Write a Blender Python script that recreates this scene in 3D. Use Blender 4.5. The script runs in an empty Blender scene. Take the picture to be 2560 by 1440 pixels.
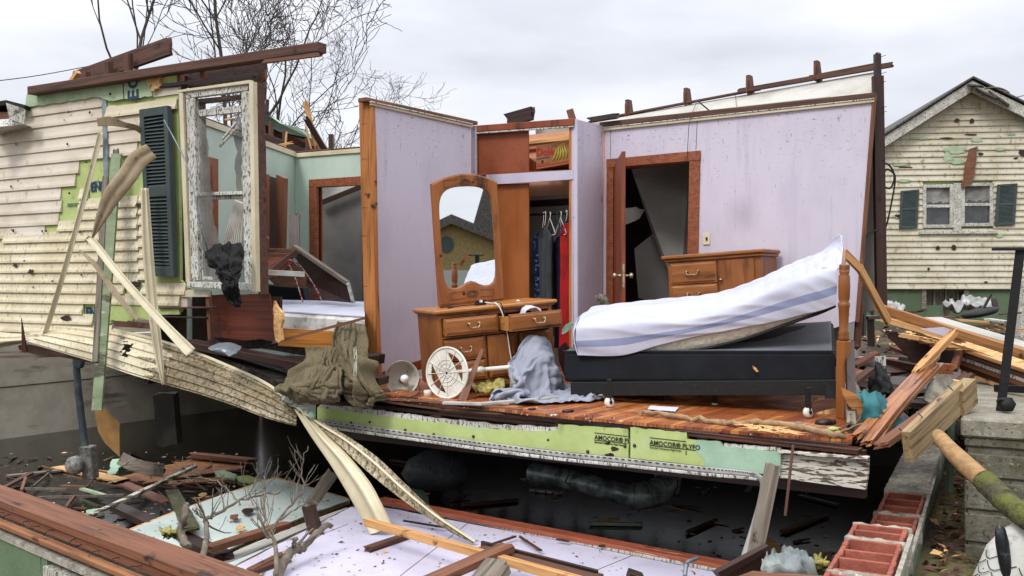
import bpy, bmesh, math, random
from mathutils import Vector, Matrix, noise
random.seed(11)
SC = bpy.context.scene
COL = SC.collection
R = math.radians

# ---------------------------------------------------------------- camera, sky, sun, exposure
EYE, HZ, FPX = 0.9, 697.0, 2400.0
cam = bpy.data.cameras.new('camera'); camo = bpy.data.objects.new('camera', cam); COL.objects.link(camo)
camo.location = (0, 0, EYE); camo.rotation_euler = (R(90), 0, 0)
cam.sensor_width = 36; cam.lens = FPX / 2560 * 36; cam.shift_y = -(720 - HZ) / 2560
cam.clip_start = 0.05; cam.clip_end = 3000
SC.camera = camo
SC.view_settings.view_transform = 'Standard'; SC.view_settings.look = 'None'
SC.view_settings.exposure = 0.4; SC.view_settings.gamma = 1.0
SUN_EL, SUN_ROT = R(52), R(200)
w = bpy.data.worlds.new('World'); SC.world = w; w.use_nodes = True
nt = w.node_tree; nt.nodes.clear()
def wn(t, **k):
    n = nt.nodes.new(t)
    for a, b in k.items(): setattr(n, a, b)
    return n
o_ = wn('ShaderNodeOutputWorld'); bg = wn('ShaderNodeBackground'); nt.links.new(bg.outputs[0], o_.inputs[0])
sky = wn('ShaderNodeTexSky', sky_type='NISHITA', sun_disc=False); sky.sun_elevation = SUN_EL; sky.sun_rotation = SUN_ROT
hs = wn('ShaderNodeHueSaturation'); hs.inputs['Saturation'].default_value = 0.35; nt.links.new(sky.outputs[0], hs.inputs['Color'])
tc = wn('ShaderNodeTexCoord'); mp = wn('ShaderNodeMapping'); mp.inputs['Scale'].default_value = (1.6, 1.6, 5.5)
nt.links.new(tc.outputs['Generated'], mp.inputs[0])
nz = wn('ShaderNodeTexNoise'); nz.inputs['Scale'].default_value = 1.7; nz.inputs['Detail'].default_value = 6; nz.inputs['Roughness'].default_value = .5
nt.links.new(mp.outputs[0], nz.inputs['Vector'])
cr = wn('ShaderNodeValToRGB'); cr.color_ramp.elements[0].position = .36; cr.color_ramp.elements[1].position = .62
cr.color_ramp.elements[0].color = (.60, .625, .695, 1); cr.color_ramp.elements[1].color = (.83, .85, .91, 1)
nt.links.new(nz.outputs[0], cr.inputs[0])
sx = wn('ShaderNodeSeparateXYZ'); nt.links.new(tc.outputs['Generated'], sx.inputs[0])
mr = wn('ShaderNodeMapRange'); mr.inputs[1].default_value = .22; mr.inputs[2].default_value = 1; mr.inputs[3].default_value = 9.3; mr.inputs[4].default_value = 27
nt.links.new(sx.outputs[2], mr.inputs[0])
ml = wn('ShaderNodeVectorMath', operation='SCALE'); nt.links.new(cr.outputs[0], ml.inputs[0]); nt.links.new(mr.outputs[0], ml.inputs['Scale'])
mx = wn('ShaderNodeMix', data_type='RGBA'); mx.inputs[0].default_value = .93
nt.links.new(hs.outputs[0], mx.inputs[6]); nt.links.new(ml.outputs[0], mx.inputs[7])
nt.links.new(mx.outputs[2], bg.inputs[0]); bg.inputs[1].default_value = 0.1
sl = bpy.data.lights.new('sun', 'SUN'); sl.energy = 1.5; sl.angle = R(16); sl.color = (1, .975, .94)
so = bpy.data.objects.new('sun', sl); COL.objects.link(so)
so.rotation_euler = Vector((-0.42, -0.62, 0.85)).to_track_quat('Z', 'Y').to_euler()

# ---------------------------------------------------------------- pixel / plane helpers
def W(px, py, d): return Vector(((px - 1280) / FPX * d, d, EYE - (py - HZ) / FPX * d))
def onZ(px, py, z): return W(px, py, (EYE - z) * FPX / (py - HZ))
TH = R(36.15); CU, SU = math.cos(TH), math.sin(TH)
U2, V2 = Vector((CU, -SU, 0)), Vector((SU, CU, 0))
def H(u, v, z=0): return U2 * u + V2 * v + Vector((0, 0, z))
class Plane:      # a vertical plane through a ground point
    def __init__(s, o, d):
        s.o = Vector((o[0], o[1], 0)); s.d = Vector((d[0], d[1], 0)).normalized(); s.n = Vector((s.d.y, -s.d.x, 0))
        if s.n.dot(Vector((0, 0, 0)) - s.o) < 0: s.n = -s.n           # n faces the camera
    def at(s, px, py, off=0):
        r = Vector(((px - 1280) / FPX, 1, 0)); y = (s.n.dot(s.o) + off) / s.n.dot(r); return W(px, py, y)
    def sz(s, px, py, off=0):
        p = s.at(px, py, off); return ((p - s.o).dot(s.d), p.z)
    def P(s, a, z, off=0): return s.o + s.d * a + Vector((0, 0, z)) + s.n * off
PV = lambda v: Plane(H(0, v), U2)
PU = lambda u: Plane(H(u, 0), V2)
PF = Plane((-2.09, 7.84), (.862, -.507))          # the street facade

# ---------------------------------------------------------------- materials
def hx(h, k=1.0):
    c = [int(h[i:i + 2], 16) / 255 for i in (0, 2, 4)]
    return tuple((((x + .055) / 1.055) ** 2.4 if x > .04 else x / 12.92) * k for x in c) + (1,)
MATS = {}
def mat(name, base, layers=(), rough=.7, bump=.15, bscale=(30, 30, 30), metal=0, world=False, spots=(), spec=.4, bdist=.01, trans=0, alpha=1):
    if name in MATS: return MATS[name]
    m = bpy.data.materials.new(name); m.use_nodes = True; t = m.node_tree; N = t.nodes; L = t.links
    b = N['Principled BSDF']
    if isinstance(base, str): base = hx(base)
    tc = N.new('ShaderNodeTexCoord'); oi = N.new('ShaderNodeObjectInfo'); add = N.new('ShaderNodeVectorMath'); add.operation = 'ADD'
    sc = N.new('ShaderNodeVectorMath'); sc.operation = 'SCALE'; sc.inputs[0].default_value = (7.3, 4.1, 5.7)
    L.new(oi.outputs['Random'], sc.inputs['Scale'])
    if world:
        g = N.new('ShaderNodeNewGeometry'); src = g.outputs['Position']; sc.inputs[0].default_value = (0, 0, 0)
    else: src = tc.outputs['Object']
    L.new(src, add.inputs[0]); L.new(sc.outputs[0], add.inputs[1])
    def ns(scale, detail=5):
        mp = N.new('ShaderNodeMapping'); mp.inputs['Scale'].default_value = scale; L.new(add.outputs[0], mp.inputs[0])
        n = N.new('ShaderNodeTexNoise'); n.inputs['Scale'].default_value = 1; n.inputs['Detail'].default_value = detail; n.inputs['Roughness'].default_value = .6
        L.new(mp.outputs[0], n.inputs['Vector']); return n.outputs[0]
    cur = None
    for ly in layers:
        col, scale, lo, hi = ly[:4]
        if isinstance(col, str): col = hx(col)
        r = N.new('ShaderNodeMapRange'); r.inputs[1].default_value = lo; r.inputs[2].default_value = hi; L.new(ns(scale), r.inputs[0])
        f = r.outputs[0]
        if len(ly) > 4:        # dirt gathered between two world heights
            gg = N.new('ShaderNodeNewGeometry'); s3 = N.new('ShaderNodeSeparateXYZ'); L.new(gg.outputs['Position'], s3.inputs[0])
            r2 = N.new('ShaderNodeMapRange'); r2.inputs[1].default_value = ly[4]; r2.inputs[2].default_value = ly[5]; L.new(s3.outputs[2], r2.inputs[0])
            mu = N.new('ShaderNodeMath'); mu.operation = 'MULTIPLY'; L.new(f, mu.inputs[0]); L.new(r2.outputs[0], mu.inputs[1]); f = mu.outputs[0]
        x = N.new('ShaderNodeMix'); x.data_type = 'RGBA'; L.new(f, x.inputs[0])
        if cur is None: x.inputs[6].default_value = base
        else: L.new(cur, x.inputs[6])
        x.inputs[7].default_value = col; cur = x.outputs[2]
    for loc, rad, col, amt in spots:
        gg = N.new('ShaderNodeNewGeometry'); vm = N.new('ShaderNodeVectorMath'); vm.operation = 'DISTANCE'; L.new(gg.outputs['Position'], vm.inputs[0]); vm.inputs[1].default_value = loc
        r = N.new('ShaderNodeMapRange'); r.inputs[1].default_value = rad; r.inputs[2].default_value = 0; r.inputs[4].default_value = amt; L.new(vm.outputs['Value'], r.inputs[0])
        x = N.new('ShaderNodeMix'); x.data_type = 'RGBA'; L.new(r.outputs[0], x.inputs[0]); x.inputs[6].default_value = base
        if cur: L.new(cur, x.inputs[6])
        x.inputs[7].default_value = hx(col); cur = x.outputs[2]
    if cur: L.new(cur, b.inputs['Base Color'])
    else: b.inputs['Base Color'].default_value = base
    b.inputs['Roughness'].default_value = rough; b.inputs['Metallic'].default_value = metal
    b.inputs['Specular IOR Level'].default_value = spec; b.inputs['Alpha'].default_value = alpha
    if trans: b.inputs['Transmission Weight'].default_value = trans
    if bump:
        bp = N.new('ShaderNodeBump'); bp.inputs['Strength'].default_value = bump; bp.inputs['Distance'].default_value = bdist
        L.new(ns(bscale, 4), bp.inputs['Height']); L.new(bp.outputs[0], b.inputs['Normal'])
    m.diffuse_color = base
    MATS[name] = m; return m
G = (2, 45, 45)     # grain along local x
def wood(name, a, b_, dark, rough=.6, k=1, spk=.62, g=G):
    return mat(name, hx(a, k), [(hx(b_, k), (g[0] * .7, g[1] * .5, g[2] * .5), .35, .65), (hx(dark, k), g, .5, .72), (hx(dark, k * .6), (6, 9, 9), spk, spk + .08)], rough, .35, g)
OLD = wood('old_lumber', '5d3d2e', '492e22', '2a1a14', .7)
OLDR = wood('red_lumber', '7f5139', '65402c', '3c261b', .65)
OLDD = wood('dark_wet_lumber', '3a2118', '2a1811', '150c08', .45)
GREYW = wood('weathered_grey_wood', '857a6c', '665b4e', '3a332b', .8)
PINE = wood('fresh_pine', 'c99a62', 'b07c47', '7c5230', .65)
PALE = wood('pale_splintered_wood', 'd9b078', 'bd8a54', '8a5a32', .75)
STUD = wood('stud_wood', 'b9793f', '9d6030', '5a3418', .65, g=(45, 45, 2))
DRSW = wood('stained_pine', '99602f', '7d481f', '45210f', .38, g=(2, 12, 12), spk=.68)
DRSV = wood('stained_pine_upright', '955c2c', '79451d', '45210f', .38, g=(9, 9, 2), spk=.7)
DOORW = wood('red_brown_door_wood', '874424', '70361b', '471e0f', .4, g=(10, 10, 1.5), spk=.75)
PANB = mat('brown_hardboard', '8a4a2c', [('763b21', (3, 3, 3), .4, .65), ('5c2c18', (30, 30, 30), .6, .75)], .55, .1)
TRIMO = wood('orange_painted_trim', '905234', '794127', '502b1a', .45, spk=.68)
LILD = [('b0a8b8', (2, 2, 1.2), .48, .8), ('6b5f60', (45, 45, 9), .63, .72, .9, 2.6), ('aea7b3', (9, 9, .7), .55, .8), ('5d524e', (80, 80, 30), .69, .73), ('5d5350', (22, 22, 60), .62, .70, 1.6, 2.45)]
LILAC = mat('lilac_wall_paint', 'c1b9c4', LILD, .8, .12, (60, 60, 60), world=True, spots=[((2.15, 8.9, 1.5), .2, '6f6468', .35)])
LILP = mat('lilac_panel_paint', 'bbb5c4', [('aba5b5', (2, 2, 2), .45, .7), ('6c625c', (35, 35, 35), .66, .72), ('4f463f', (9, 9, 9), .72, .76)], .75, .15)
MINT = mat('mint_wall_paint', 'b4c2b4', [('a3b2a3', (1.5, 1.5, 1.2), .45, .7), ('6f7566', (60, 60, 20), .68, .75, .8, 2.5)], .75, .1, world=True)
MINTP = mat('pale_mint_panel', 'b7c2ba', [('a3afa7', (2, 2, 2), .45, .7), ('5e5a4e', (30, 30, 30), .66, .72), ('4a463c', (8, 8, 8), .70, .76)], .7, .15)
PEACH = mat('peach_wall_paint', 'd09a7c', [('c08a6c', (3, 3, 3), .4, .7)], .8)
DRYW = mat('grey_drywall', '93908a', [('7f7c74', (1.5, 1.5, 2.5), .4, .7), ('625e55', (25, 25, 25), .66, .74)], .85, .1)
CEILG = mat('pale_ceiling_board', 'b0ada4', [('8f8b7e', (2, 2, 4), .45, .75), ('6b6558', (30, 30, 30), .66, .74)], .85, .1)
FOAM = mat('green_foam_board', 'afbd78', [('9fae68', (3, 3, 3), .4, .65), ('a9b98a', (5, 5, 9), .58, .68), ('5f6339', (22, 22, 14), .65, .72), ('6d6b45', (70, 70, 70), .66, .72)], .7, .2)
FOAMP = mat('pale_green_foam_board', 'a3b492', [('8ea37c', (4, 4, 4), .45, .65), ('6b7256', (14, 14, 30), .62, .7), ('53553e', (50, 50, 50), .66, .72)], .75, .35, (25, 25, 25))
FOAMB = mat('blue_green_foam', '9ab59c', [('8aa68c', (4, 4, 4), .45, .65), ('617560', (30, 30, 30), .68, .74)], .75, .2)
CLAP = mat('old_cream_clapboard', 'cfc5b4', [('bdb09b', (2, 2, 3), .42, .62), ('a3886b', (9, 9, 5), .6, .75), ('6e5440', (60, 60, 8), .68, .76), ('7a2320', (5, 5, 5), .80, .82)], .75, .2, world=True)
VIN = mat('cream_vinyl_siding', 'd3c9ac', [('c4b797', (3, 3, 3), .42, .62), ('94805e', (38, 38, 18), .56, .68), ('5c4c36', (75, 75, 30), .63, .70)], .5, .12, world=True)
VINC = mat('clean_cream_vinyl', 'c9bfa2', [('b8ac8c', (3, 3, 3), .4, .65), ('86764f', (20, 20, 20), .66, .73)], .42, .1)
VIND = mat('muddy_vinyl_siding', 'aca084', [('85775a', (3, 3, 3), .38, .58), ('5f5038', (40, 40, 22), .48, .58), ('352b1b', (80, 80, 50), .57, .64)], .6, .35, (60, 60, 60), world=True)
VINB = mat('brown_backed_vinyl', '97866a', [('7d6c50', (5, 5, 5), .4, .65), ('5d4729', (30, 30, 12), .6, .72)], .55, .2)
PEEL = mat('peeling_white_paint', 'c6c5bd', [('aaa79b', (4, 4, 4), .4, .6), ('5b5348', (70, 70, 26), .53, .58), ('39322a', (22, 22, 10), .66, .70)], .75, .5, (60, 60, 30))
PEELH = mat('flaking_white_boards', 'c2bdae', [('57493c', (9, 9, 60), .50, .54), ('2d241c', (7, 7, 40), .60, .64)], .8, .6, (10, 10, 50))
SHUT = mat('dark_teal_shutter', '3a4643', [('303c39', (4, 4, 4), .4, .65), ('6d7566', (40, 40, 40), .70, .76)], .6, .15)
CONC = mat('basement_concrete', 'b3aa98', [('968b7a', (1.2, 1.2, 1.6), .4, .62), ('978f81', (2.5, 2.5, 2), .52, .7), ('4c453a', (.9, .9, 4), .58, .72), ('3d372d', (25, 25, 25), .66, .75)], .85, .35, (14, 14, 14), world=True)
CONCS = mat('rough_step_concrete', '8f8a7c', [('77715f', (5, 5, 5), .4, .62), ('a9a392', (30, 30, 30), .58, .68), ('524c3c', (60, 60, 60), .58, .66), ('40412c', (4, 4, 4), .62, .75)], .9, .6, (70, 70, 70))
CONCD = mat('mossy_dark_concrete', '6e6a5e', [('55513f', (5, 5, 5), .4, .62), ('8b8675', (50, 50, 50), .60, .68), ('37352a', (40, 40, 40), .58, .66)], .92, .7, (70, 70, 70))
GRNP = mat('green_painted_block', '62755a', [('54674b', (2, 2, 2), .4, .62), ('8c9a80', (5, 5, 14), .66, .74), ('33452c', (20, 20, 5), .62, .72), ('9c9a8c', (40, 40, 40), .70, .76)], .75, .3, world=True)
TILE = mat('red_clay_tile', '9c5846', [('824335', (6, 6, 6), .4, .62), ('b2644c', (25, 25, 25), .6, .7), ('6d6558', (12, 12, 12), .64, .74)], .85, .5, (60, 60, 60))
MORT = mat('grey_mortar', 'a39d8f', [('7f796c', (12, 12, 12), .4, .62), ('c2beb2', (30, 30, 30), .58, .7)], .95, .8, (60, 60, 60))
SHEET = mat('white_bed_sheet', 'b8b9c6', [('abacba', (3, 3, 3), .45, .7), ('8d8a86', (60, 60, 60), .72, .76)], .85, .25, (16, 16, 16), spec=.15)
STRIPE = mat('blue_grey_sheet_stripe', '868da8', [('7c839f', (3, 3, 3), .4, .7)], .85, .1, spec=.15)
QUILT = mat('beige_quilted_mattress', 'e0d8c6', [('cdc4ae', (34, 34, 34), .5, .6)], .9, .5, (40, 40, 40), spec=.1)
BLKF = mat('black_box_spring_cloth', '15171b', [('1e2126', (4, 4, 4), .4, .7)], .8, .2, spec=.2)
BLKT = mat('grey_box_spring_top', '66696e', [('4b4e54', (2, 2, 2), .35, .7)], .85, .1, spec=.2)
GREYC = mat('grey_sheet_cloth', '90939d', [('82858f', (4, 4, 4), .4, .7)], .85, .2, spec=.15)
OLIVE = mat('olive_comforter_cloth', '635a46', [('544b38', (4, 4, 4), .4, .65), ('6d644e', (90, 90, 90), .5, .6)], .95, .5, (80, 80, 80), spec=.05)
LIND = mat('pale_striped_lining', 'a8ac9c', [('47504f', (3, 60, 60), .55, .58)], .9, .2, spec=.1)
BLKC = mat('black_wet_cloth', '101010', [('1f1d1a', (12, 12, 12), .45, .65), ('5a564c', (40, 40, 40), .70, .76)], .75, .5, (30, 30, 30), spec=.2)
WPL = mat('white_plastic', 'd3cfc4', [('b9b3a4', (8, 8, 8), .5, .7)], .4, .1)
BULB = mat('white_glass_bulb', 'e4e4e0', (), .15, 0)
BRASS = mat('antique_brass', 'b3a283', [('7c6c4c', (30, 30, 30), .5, .7)], .35, .1, metal=.7)
BLKM = mat('black_iron', '1a1a1a', [('30261d', (30, 30, 30), .6, .7)], .6, .3, metal=.3)
GALV = mat('galvanised_steel', '7f878b', [('61696d', (8, 8, 8), .4, .65), ('5d4b3a', (12, 12, 12), .66, .74)], .5, .2, metal=.5)
CARD = mat('cardboard', '94623d', [('83532f', (5, 5, 5), .4, .7)], .85)
RED = mat('red_print', '97271f', (), .7, 0); BLUE = mat('navy_print', '1f3656', (), .7, 0); BLKP = mat('black_print', '1d211c', (), .7, 0)
YEL = mat('banana_yellow', 'a68f3a', [('8d8a25', (20, 20, 20), .5, .6)], .6)
INS = mat('yellow_insulation', 'a59b58', [('7c733d', (25, 25, 25), .4, .6)], .95, 1, (50, 50, 50))
TEAL = mat('teal_cloth', '2a6468', [('1f5054', (4, 4, 4), .4, .65)], .8, .3)
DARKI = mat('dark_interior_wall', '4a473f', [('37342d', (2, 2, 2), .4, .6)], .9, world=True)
BARK = mat('bare_tree_bark', '4b443e', [('3a342f', (6, 6, 6), .4, .6)], .9, .2)
BRANCH = mat('grey_branch_bark', '73695c', [('5a5044', (20, 20, 20), .4, .6), ('938a78', (30, 30, 30), .6, .7)], .9, .4)
LOGW = mat('debarked_log', 'a48156', [('8d6c46', (3, 40, 40), .4, .6), ('6f4a29', (9, 40, 40), .6, .7)], .7, .3, (3, 50, 50))
LOGB = mat('mossy_bark', '4f4a33', [('5f6428', (5, 5, 5), .45, .6), ('2f2b20', (14, 14, 14), .5, .65)], .95, .9, (25, 40, 40), bdist=.03)
DARKG = mat('dark_window_glass', '2a2a2a', [('4a4a48', (3, 3, 3), .4, .7)], .12, 0, spec=.8)
DUST = mat('dirty_plastic_sheet', '77746c', [('5b5850', (6, 6, 6), .4, .7)], .4, .3, alpha=.55)
MIRR = mat('mirror_glass', (.86, .88, .88, 1), (), .01, 0, metal=1)
ROOFD = mat('dark_shingles', '5e5a54', [('3a3632', (20, 20, 20), .4, .6), ('625c54', (6, 6, 40), .6, .7)], .9, .5)
BRICKY = mat('tan_brick_veneer', '8f7c50', [('7a6842', (12, 12, 30), .4, .6), ('5d5238', (20, 20, 60), .58, .66)], .9, .3)

CONCB = mat('shade_dark_concrete', '3f3a32', [('2f2b25', (1.2, 1.2, 1.6), .4, .62), ('544d42', (2.5, 2.5, 2), .55, .7)], .85, .35, (14, 14, 14), world=True)  # basement concrete darkened by colour for shade at the back, also pillar and joint
# floor boards run away from the street
def floor_mat():
    m = bpy.data.materials.new('wet_oak_floorboards'); m.use_nodes = True; N = m.node_tree.nodes; L = m.node_tree.links; b = N['Principled BSDF']
    tc = N.new('ShaderNodeTexCoord'); s = N.new('ShaderNodeSeparateXYZ'); L.new(tc.outputs['Object'], s.inputs[0])
    def mth(op, a, v=None):
        n = N.new('ShaderNodeMath'); n.operation = op
        if isinstance(a, (int, float)): n.inputs[0].default_value = a
        else: L.new(a, n.inputs[0])
        if v is not None:
            if isinstance(v, (int, float)): n.inputs[1].default_value = v
            else: L.new(v, n.inputs[1])
        return n.outputs[0]
    q = mth('DIVIDE', s.outputs[0], .058); fl = mth('FLOOR', q); fr = mth('FRACT', q)
    seg = mth('FLOOR', mth('ADD', mth('DIVIDE', s.outputs[1], .9), mth('MULTIPLY', fl, .37)))
    cm = N.new('ShaderNodeCombineXYZ'); L.new(fl, cm.inputs[0]); L.new(seg, cm.inputs[1])
    wnn = N.new('ShaderNodeTexWhiteNoise'); wnn.noise_dimensions = '2D'; L.new(cm.outputs[0], wnn.inputs['Vector'])
    cr = N.new('ShaderNodeValToRGB'); cr.color_ramp.elements[0].color = hx('7a3c1c'); cr.color_ramp.elements[1].color = hx('b87740')
    e = cr.color_ramp.elements.new(.55); e.color = hx('9c5729'); L.new(wnn.outputs['Value'], cr.inputs[0])
    def noise_(sc, lo, hi):
        mp = N.new('ShaderNodeMapping'); mp.inputs['Scale'].default_value = sc; L.new(tc.outputs['Object'], mp.inputs[0])
        n = N.new('ShaderNodeTexNoise'); n.inputs['Scale'].default_value = 1; n.inputs['Detail'].default_value = 6; L.new(mp.outputs[0], n.inputs['Vector'])
        r = N.new('ShaderNodeMapRange'); r.inputs[1].default_value = lo; r.inputs[2].default_value = hi; L.new(n.outputs[0], r.inputs[0]); return r.outputs[0]
    def mixc(f, a, col):
        x = N.new('ShaderNodeMix'); x.data_type = 'RGBA'; L.new(f, x.inputs[0]); L.new(a, x.inputs[6]); x.inputs[7].default_value = col; return x.outputs[2]
    c = mixc(noise_((60, 4, 1), .5, .75), cr.outputs[0], hx('5a2410'))
    c = mixc(mth('MULTIPLY', noise_((2.2, 3, 1), .60, .70), noise_((40, 10, 1), .42, .6)), c, hx('b3a69a'))
    c = mixc(noise_((7, 7, 1), .66, .72), c, hx('2b1a10'))
    gap = mth('GREATER_THAN', mth('ABSOLUTE', mth('SUBTRACT', fr, .5)), .465)
    c = mixc(gap, c, hx('2a130a')); L.new(c, b.inputs['Base Color'])
    rr = N.new('ShaderNodeMapRange'); rr.inputs[3].default_value = .22; rr.inputs[4].default_value = .6; L.new(noise_((4, 4, 1), .3, .7), rr.inputs[0]); L.new(rr.outputs[0], b.inputs['Roughness'])
    return m
FLOORM = floor_mat()

# ---------------------------------------------------------------- object helpers
def tag(o, label=None, cat=None, group=None, kind=None):
    if label: o['label'] = label
    if cat: o['category'] = cat
    if group: o['group'] = group
    if kind: o['kind'] = kind
    return o
def thing(name, label, cat, loc=(0, 0, 0), rot=(0, 0, 0), group=None):
    o = bpy.data.objects.new(name, None); COL.objects.link(o); o.location = loc; o.rotation_euler = rot; o.empty_display_size = .1
    o['_w'] = 1; return tag(o, label, cat, group)
def wmat(o):
    m = Matrix.LocRotScale(o.location, o.rotation_euler, o.scale)
    return m if not o.parent else wmat(o.parent) @ o.matrix_parent_inverse @ m
def link(name, me, parent=None, world=True):
    o = bpy.data.objects.new(name, me); COL.objects.link(o)
    if parent:
        o.parent = parent
        if world: o.matrix_parent_inverse = wmat(parent).inverted()
    return o
class MB:
    def __init__(s): s.v = []; s.f = []; s.mi = []; s.sm = []
    def add(s, vs, fs, mi=0, smooth=False):
        n = len(s.v); s.v += [Vector(x) for x in vs]
        for f in fs: s.f.append([n + i for i in f]); s.mi.append(mi); s.sm.append(smooth)
        return s
    def box(s, a, b, mi=0):
        (x0, y0, z0), (x1, y1, z1) = a, b
        return s.add([(x0, y0, z0), (x1, y0, z0), (x1, y1, z0), (x0, y1, z0), (x0, y0, z1), (x1, y0, z1), (x1, y1, z1), (x0, y1, z1)],
                     [(0, 3, 2, 1), (4, 5, 6, 7), (0, 1, 5, 4), (1, 2, 6, 5), (2, 3, 7, 6), (3, 0, 4, 7)], mi)
    def hexa(s, p, mi=0): return s.add(p, [(0, 3, 2, 1), (4, 5, 6, 7), (0, 1, 5, 4), (1, 2, 6, 5), (2, 3, 7, 6), (3, 0, 4, 7)], mi)
    def prism(s, pts, ext, mi=0):
        n = len(pts); ext = Vector(ext)
        vs = [Vector(p) for p in pts] + [Vector(p) + ext for p in pts]
        s.add(vs, [list(range(n)), list(range(2 * n - 1, n - 1, -1))] + [(i, n + i, n + (i + 1) % n, (i + 1) % n) for i in range(n)], mi); return s
    def tube(s, pts, rad, seg=8, mi=0, cap=True, smooth=True):
        pts = [Vector(p) for p in pts]; n = len(pts)
        if not isinstance(rad, (list, tuple)): rad = [rad] * n
        vs = []; pv = None
        for i, p in enumerate(pts):
            d = (pts[min(i + 1, n - 1)] - pts[max(i - 1, 0)]).normalized()
            a = d.orthogonal().normalized() if pv is None else (pv - d * pv.dot(d)).normalized()
            pv = a; b = d.cross(a)
            for k in range(seg):
                t = 2 * math.pi * k / seg; vs.append(p + (a * math.cos(t) + b * math.sin(t)) * rad[i])
        fs = [(i * seg + k, i * seg + (k + 1) % seg, (i + 1) * seg + (k + 1) % seg, (i + 1) * seg + k) for i in range(n - 1) for k in range(seg)]
        s.add(vs, fs, mi, smooth)
        if cap: s.add(vs[:seg], [list(range(seg))[::-1]], mi); s.add(vs[-seg:], [list(range(seg))], mi)
        return s
    def lathe(s, prof, seg=20, M=None, mi=0, smooth=True):
        M = M or Matrix(); vs = []
        for (r, z) in prof:
            for k in range(seg):
                t = 2 * math.pi * k / seg; vs.append(M @ Vector((r * math.cos(t), r * math.sin(t), z)))
        fs = [(i * seg + k, i * seg + (k + 1) % seg, (i + 1) * seg + (k + 1) % seg, (i + 1) * seg + k) for i in range(len(prof) - 1) for k in range(seg)]
        return s.add(vs, fs, mi, smooth)
    def obj(s, name, mats, parent=None, label=None, cat=None, group=None, kind=None, bevel=0, world=True, recenter=True, fix=True, split=False):
        if split: return s.split_obj(name, mats, parent)
        if not isinstance(mats, (list, tuple)): mats = [mats]
        c = Vector((0, 0, 0))
        if recenter and world:
            xs = [v.x for v in s.v]; ys = [v.y for v in s.v]; zs = [v.z for v in s.v]
            c = Vector(((min(xs) + max(xs)) / 2, (min(ys) + max(ys)) / 2, min(zs)))
        me = bpy.data.meshes.new(name); me.from_pydata([v - c for v in s.v], [], s.f)
        for m in mats: me.materials.append(m)
        for i, p in enumerate(me.polygons): p.material_index = s.mi[i]; p.use_smooth = s.sm[i]
        if fix:
            bm = bmesh.new(); bm.from_mesh(me); bmesh.ops.recalc_face_normals(bm, faces=bm.faces); bm.to_mesh(me); bm.free()
        me.update()
        o = link(name, me, parent, world); o.location = c
        if bevel:
            bv = o.modifiers.new('bevel', 'BEVEL'); bv.width = bevel; bv.segments = 1; bv.limit_method = 'ANGLE'; bv.angle_limit = R(50)
        return tag(o, label, cat, group, kind)

def split_obj_(s, name, mats, parent):
    par = list(range(len(s.v)))
    def fd(i):
        while par[i] != i: par[i] = par[par[i]]; i = par[i]
        return i
    for f in s.f:
        for k in f[1:]: par[fd(k)] = fd(f[0])
    gr = {}
    for f, m, q in zip(s.f, s.mi, s.sm): gr.setdefault(fd(f[0]), []).append((f, m, q))
    for g in gr.values():
        t = MB(); ix = {}
        for f, m, q in g:
            for k in f:
                if k not in ix: ix[k] = len(t.v); t.v.append(s.v[k])
            t.f.append([ix[k] for k in f]); t.mi.append(m); t.sm.append(q)
        o = t.obj(name, mats, parent)
    return o
MB.split_obj = split_obj_
def jag(pts, step=.06, amp=.01, closed=True, only=None):
    out = []; n = len(pts)
    for i in range(n if closed else n - 1):
        a, b = Vector(pts[i]), Vector(pts[(i + 1) % n]); L = (b - a).length; k = max(1, int(L / step))
        am = amp if (only is None or i in only) else 0
        out.append(a)
        for j in range(1, k): 
            if am: out.append(a.lerp(b, j / k) + Vector((random.uniform(-am, am), random.uniform(-am, am) * .3, random.uniform(-am, am))))
    return out
def slab(plane, pix, thick, off=0, mi=0, mb=None, jg=0, step=.05, only=None):
    """polygon drawn on a vertical plane, extruded away from the street"""
    pts = [plane.at(x, y, off) for x, y in pix]
    if jg:
        out = []; n = len(pts)
        for i in range(n):
            a, b = pts[i], pts[(i + 1) % n]; out.append(a); k = int((b - a).length / step)
            if only is not None and i not in only: continue
            for j in range(1, k): out.append(a.lerp(b, j / k) + plane.d * random.uniform(-jg, jg) + Vector((0, 0, random.uniform(-jg, jg))))
        pts = out
    mb = mb or MB(); return mb.prism(pts, -plane.n * thick, mi)
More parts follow.
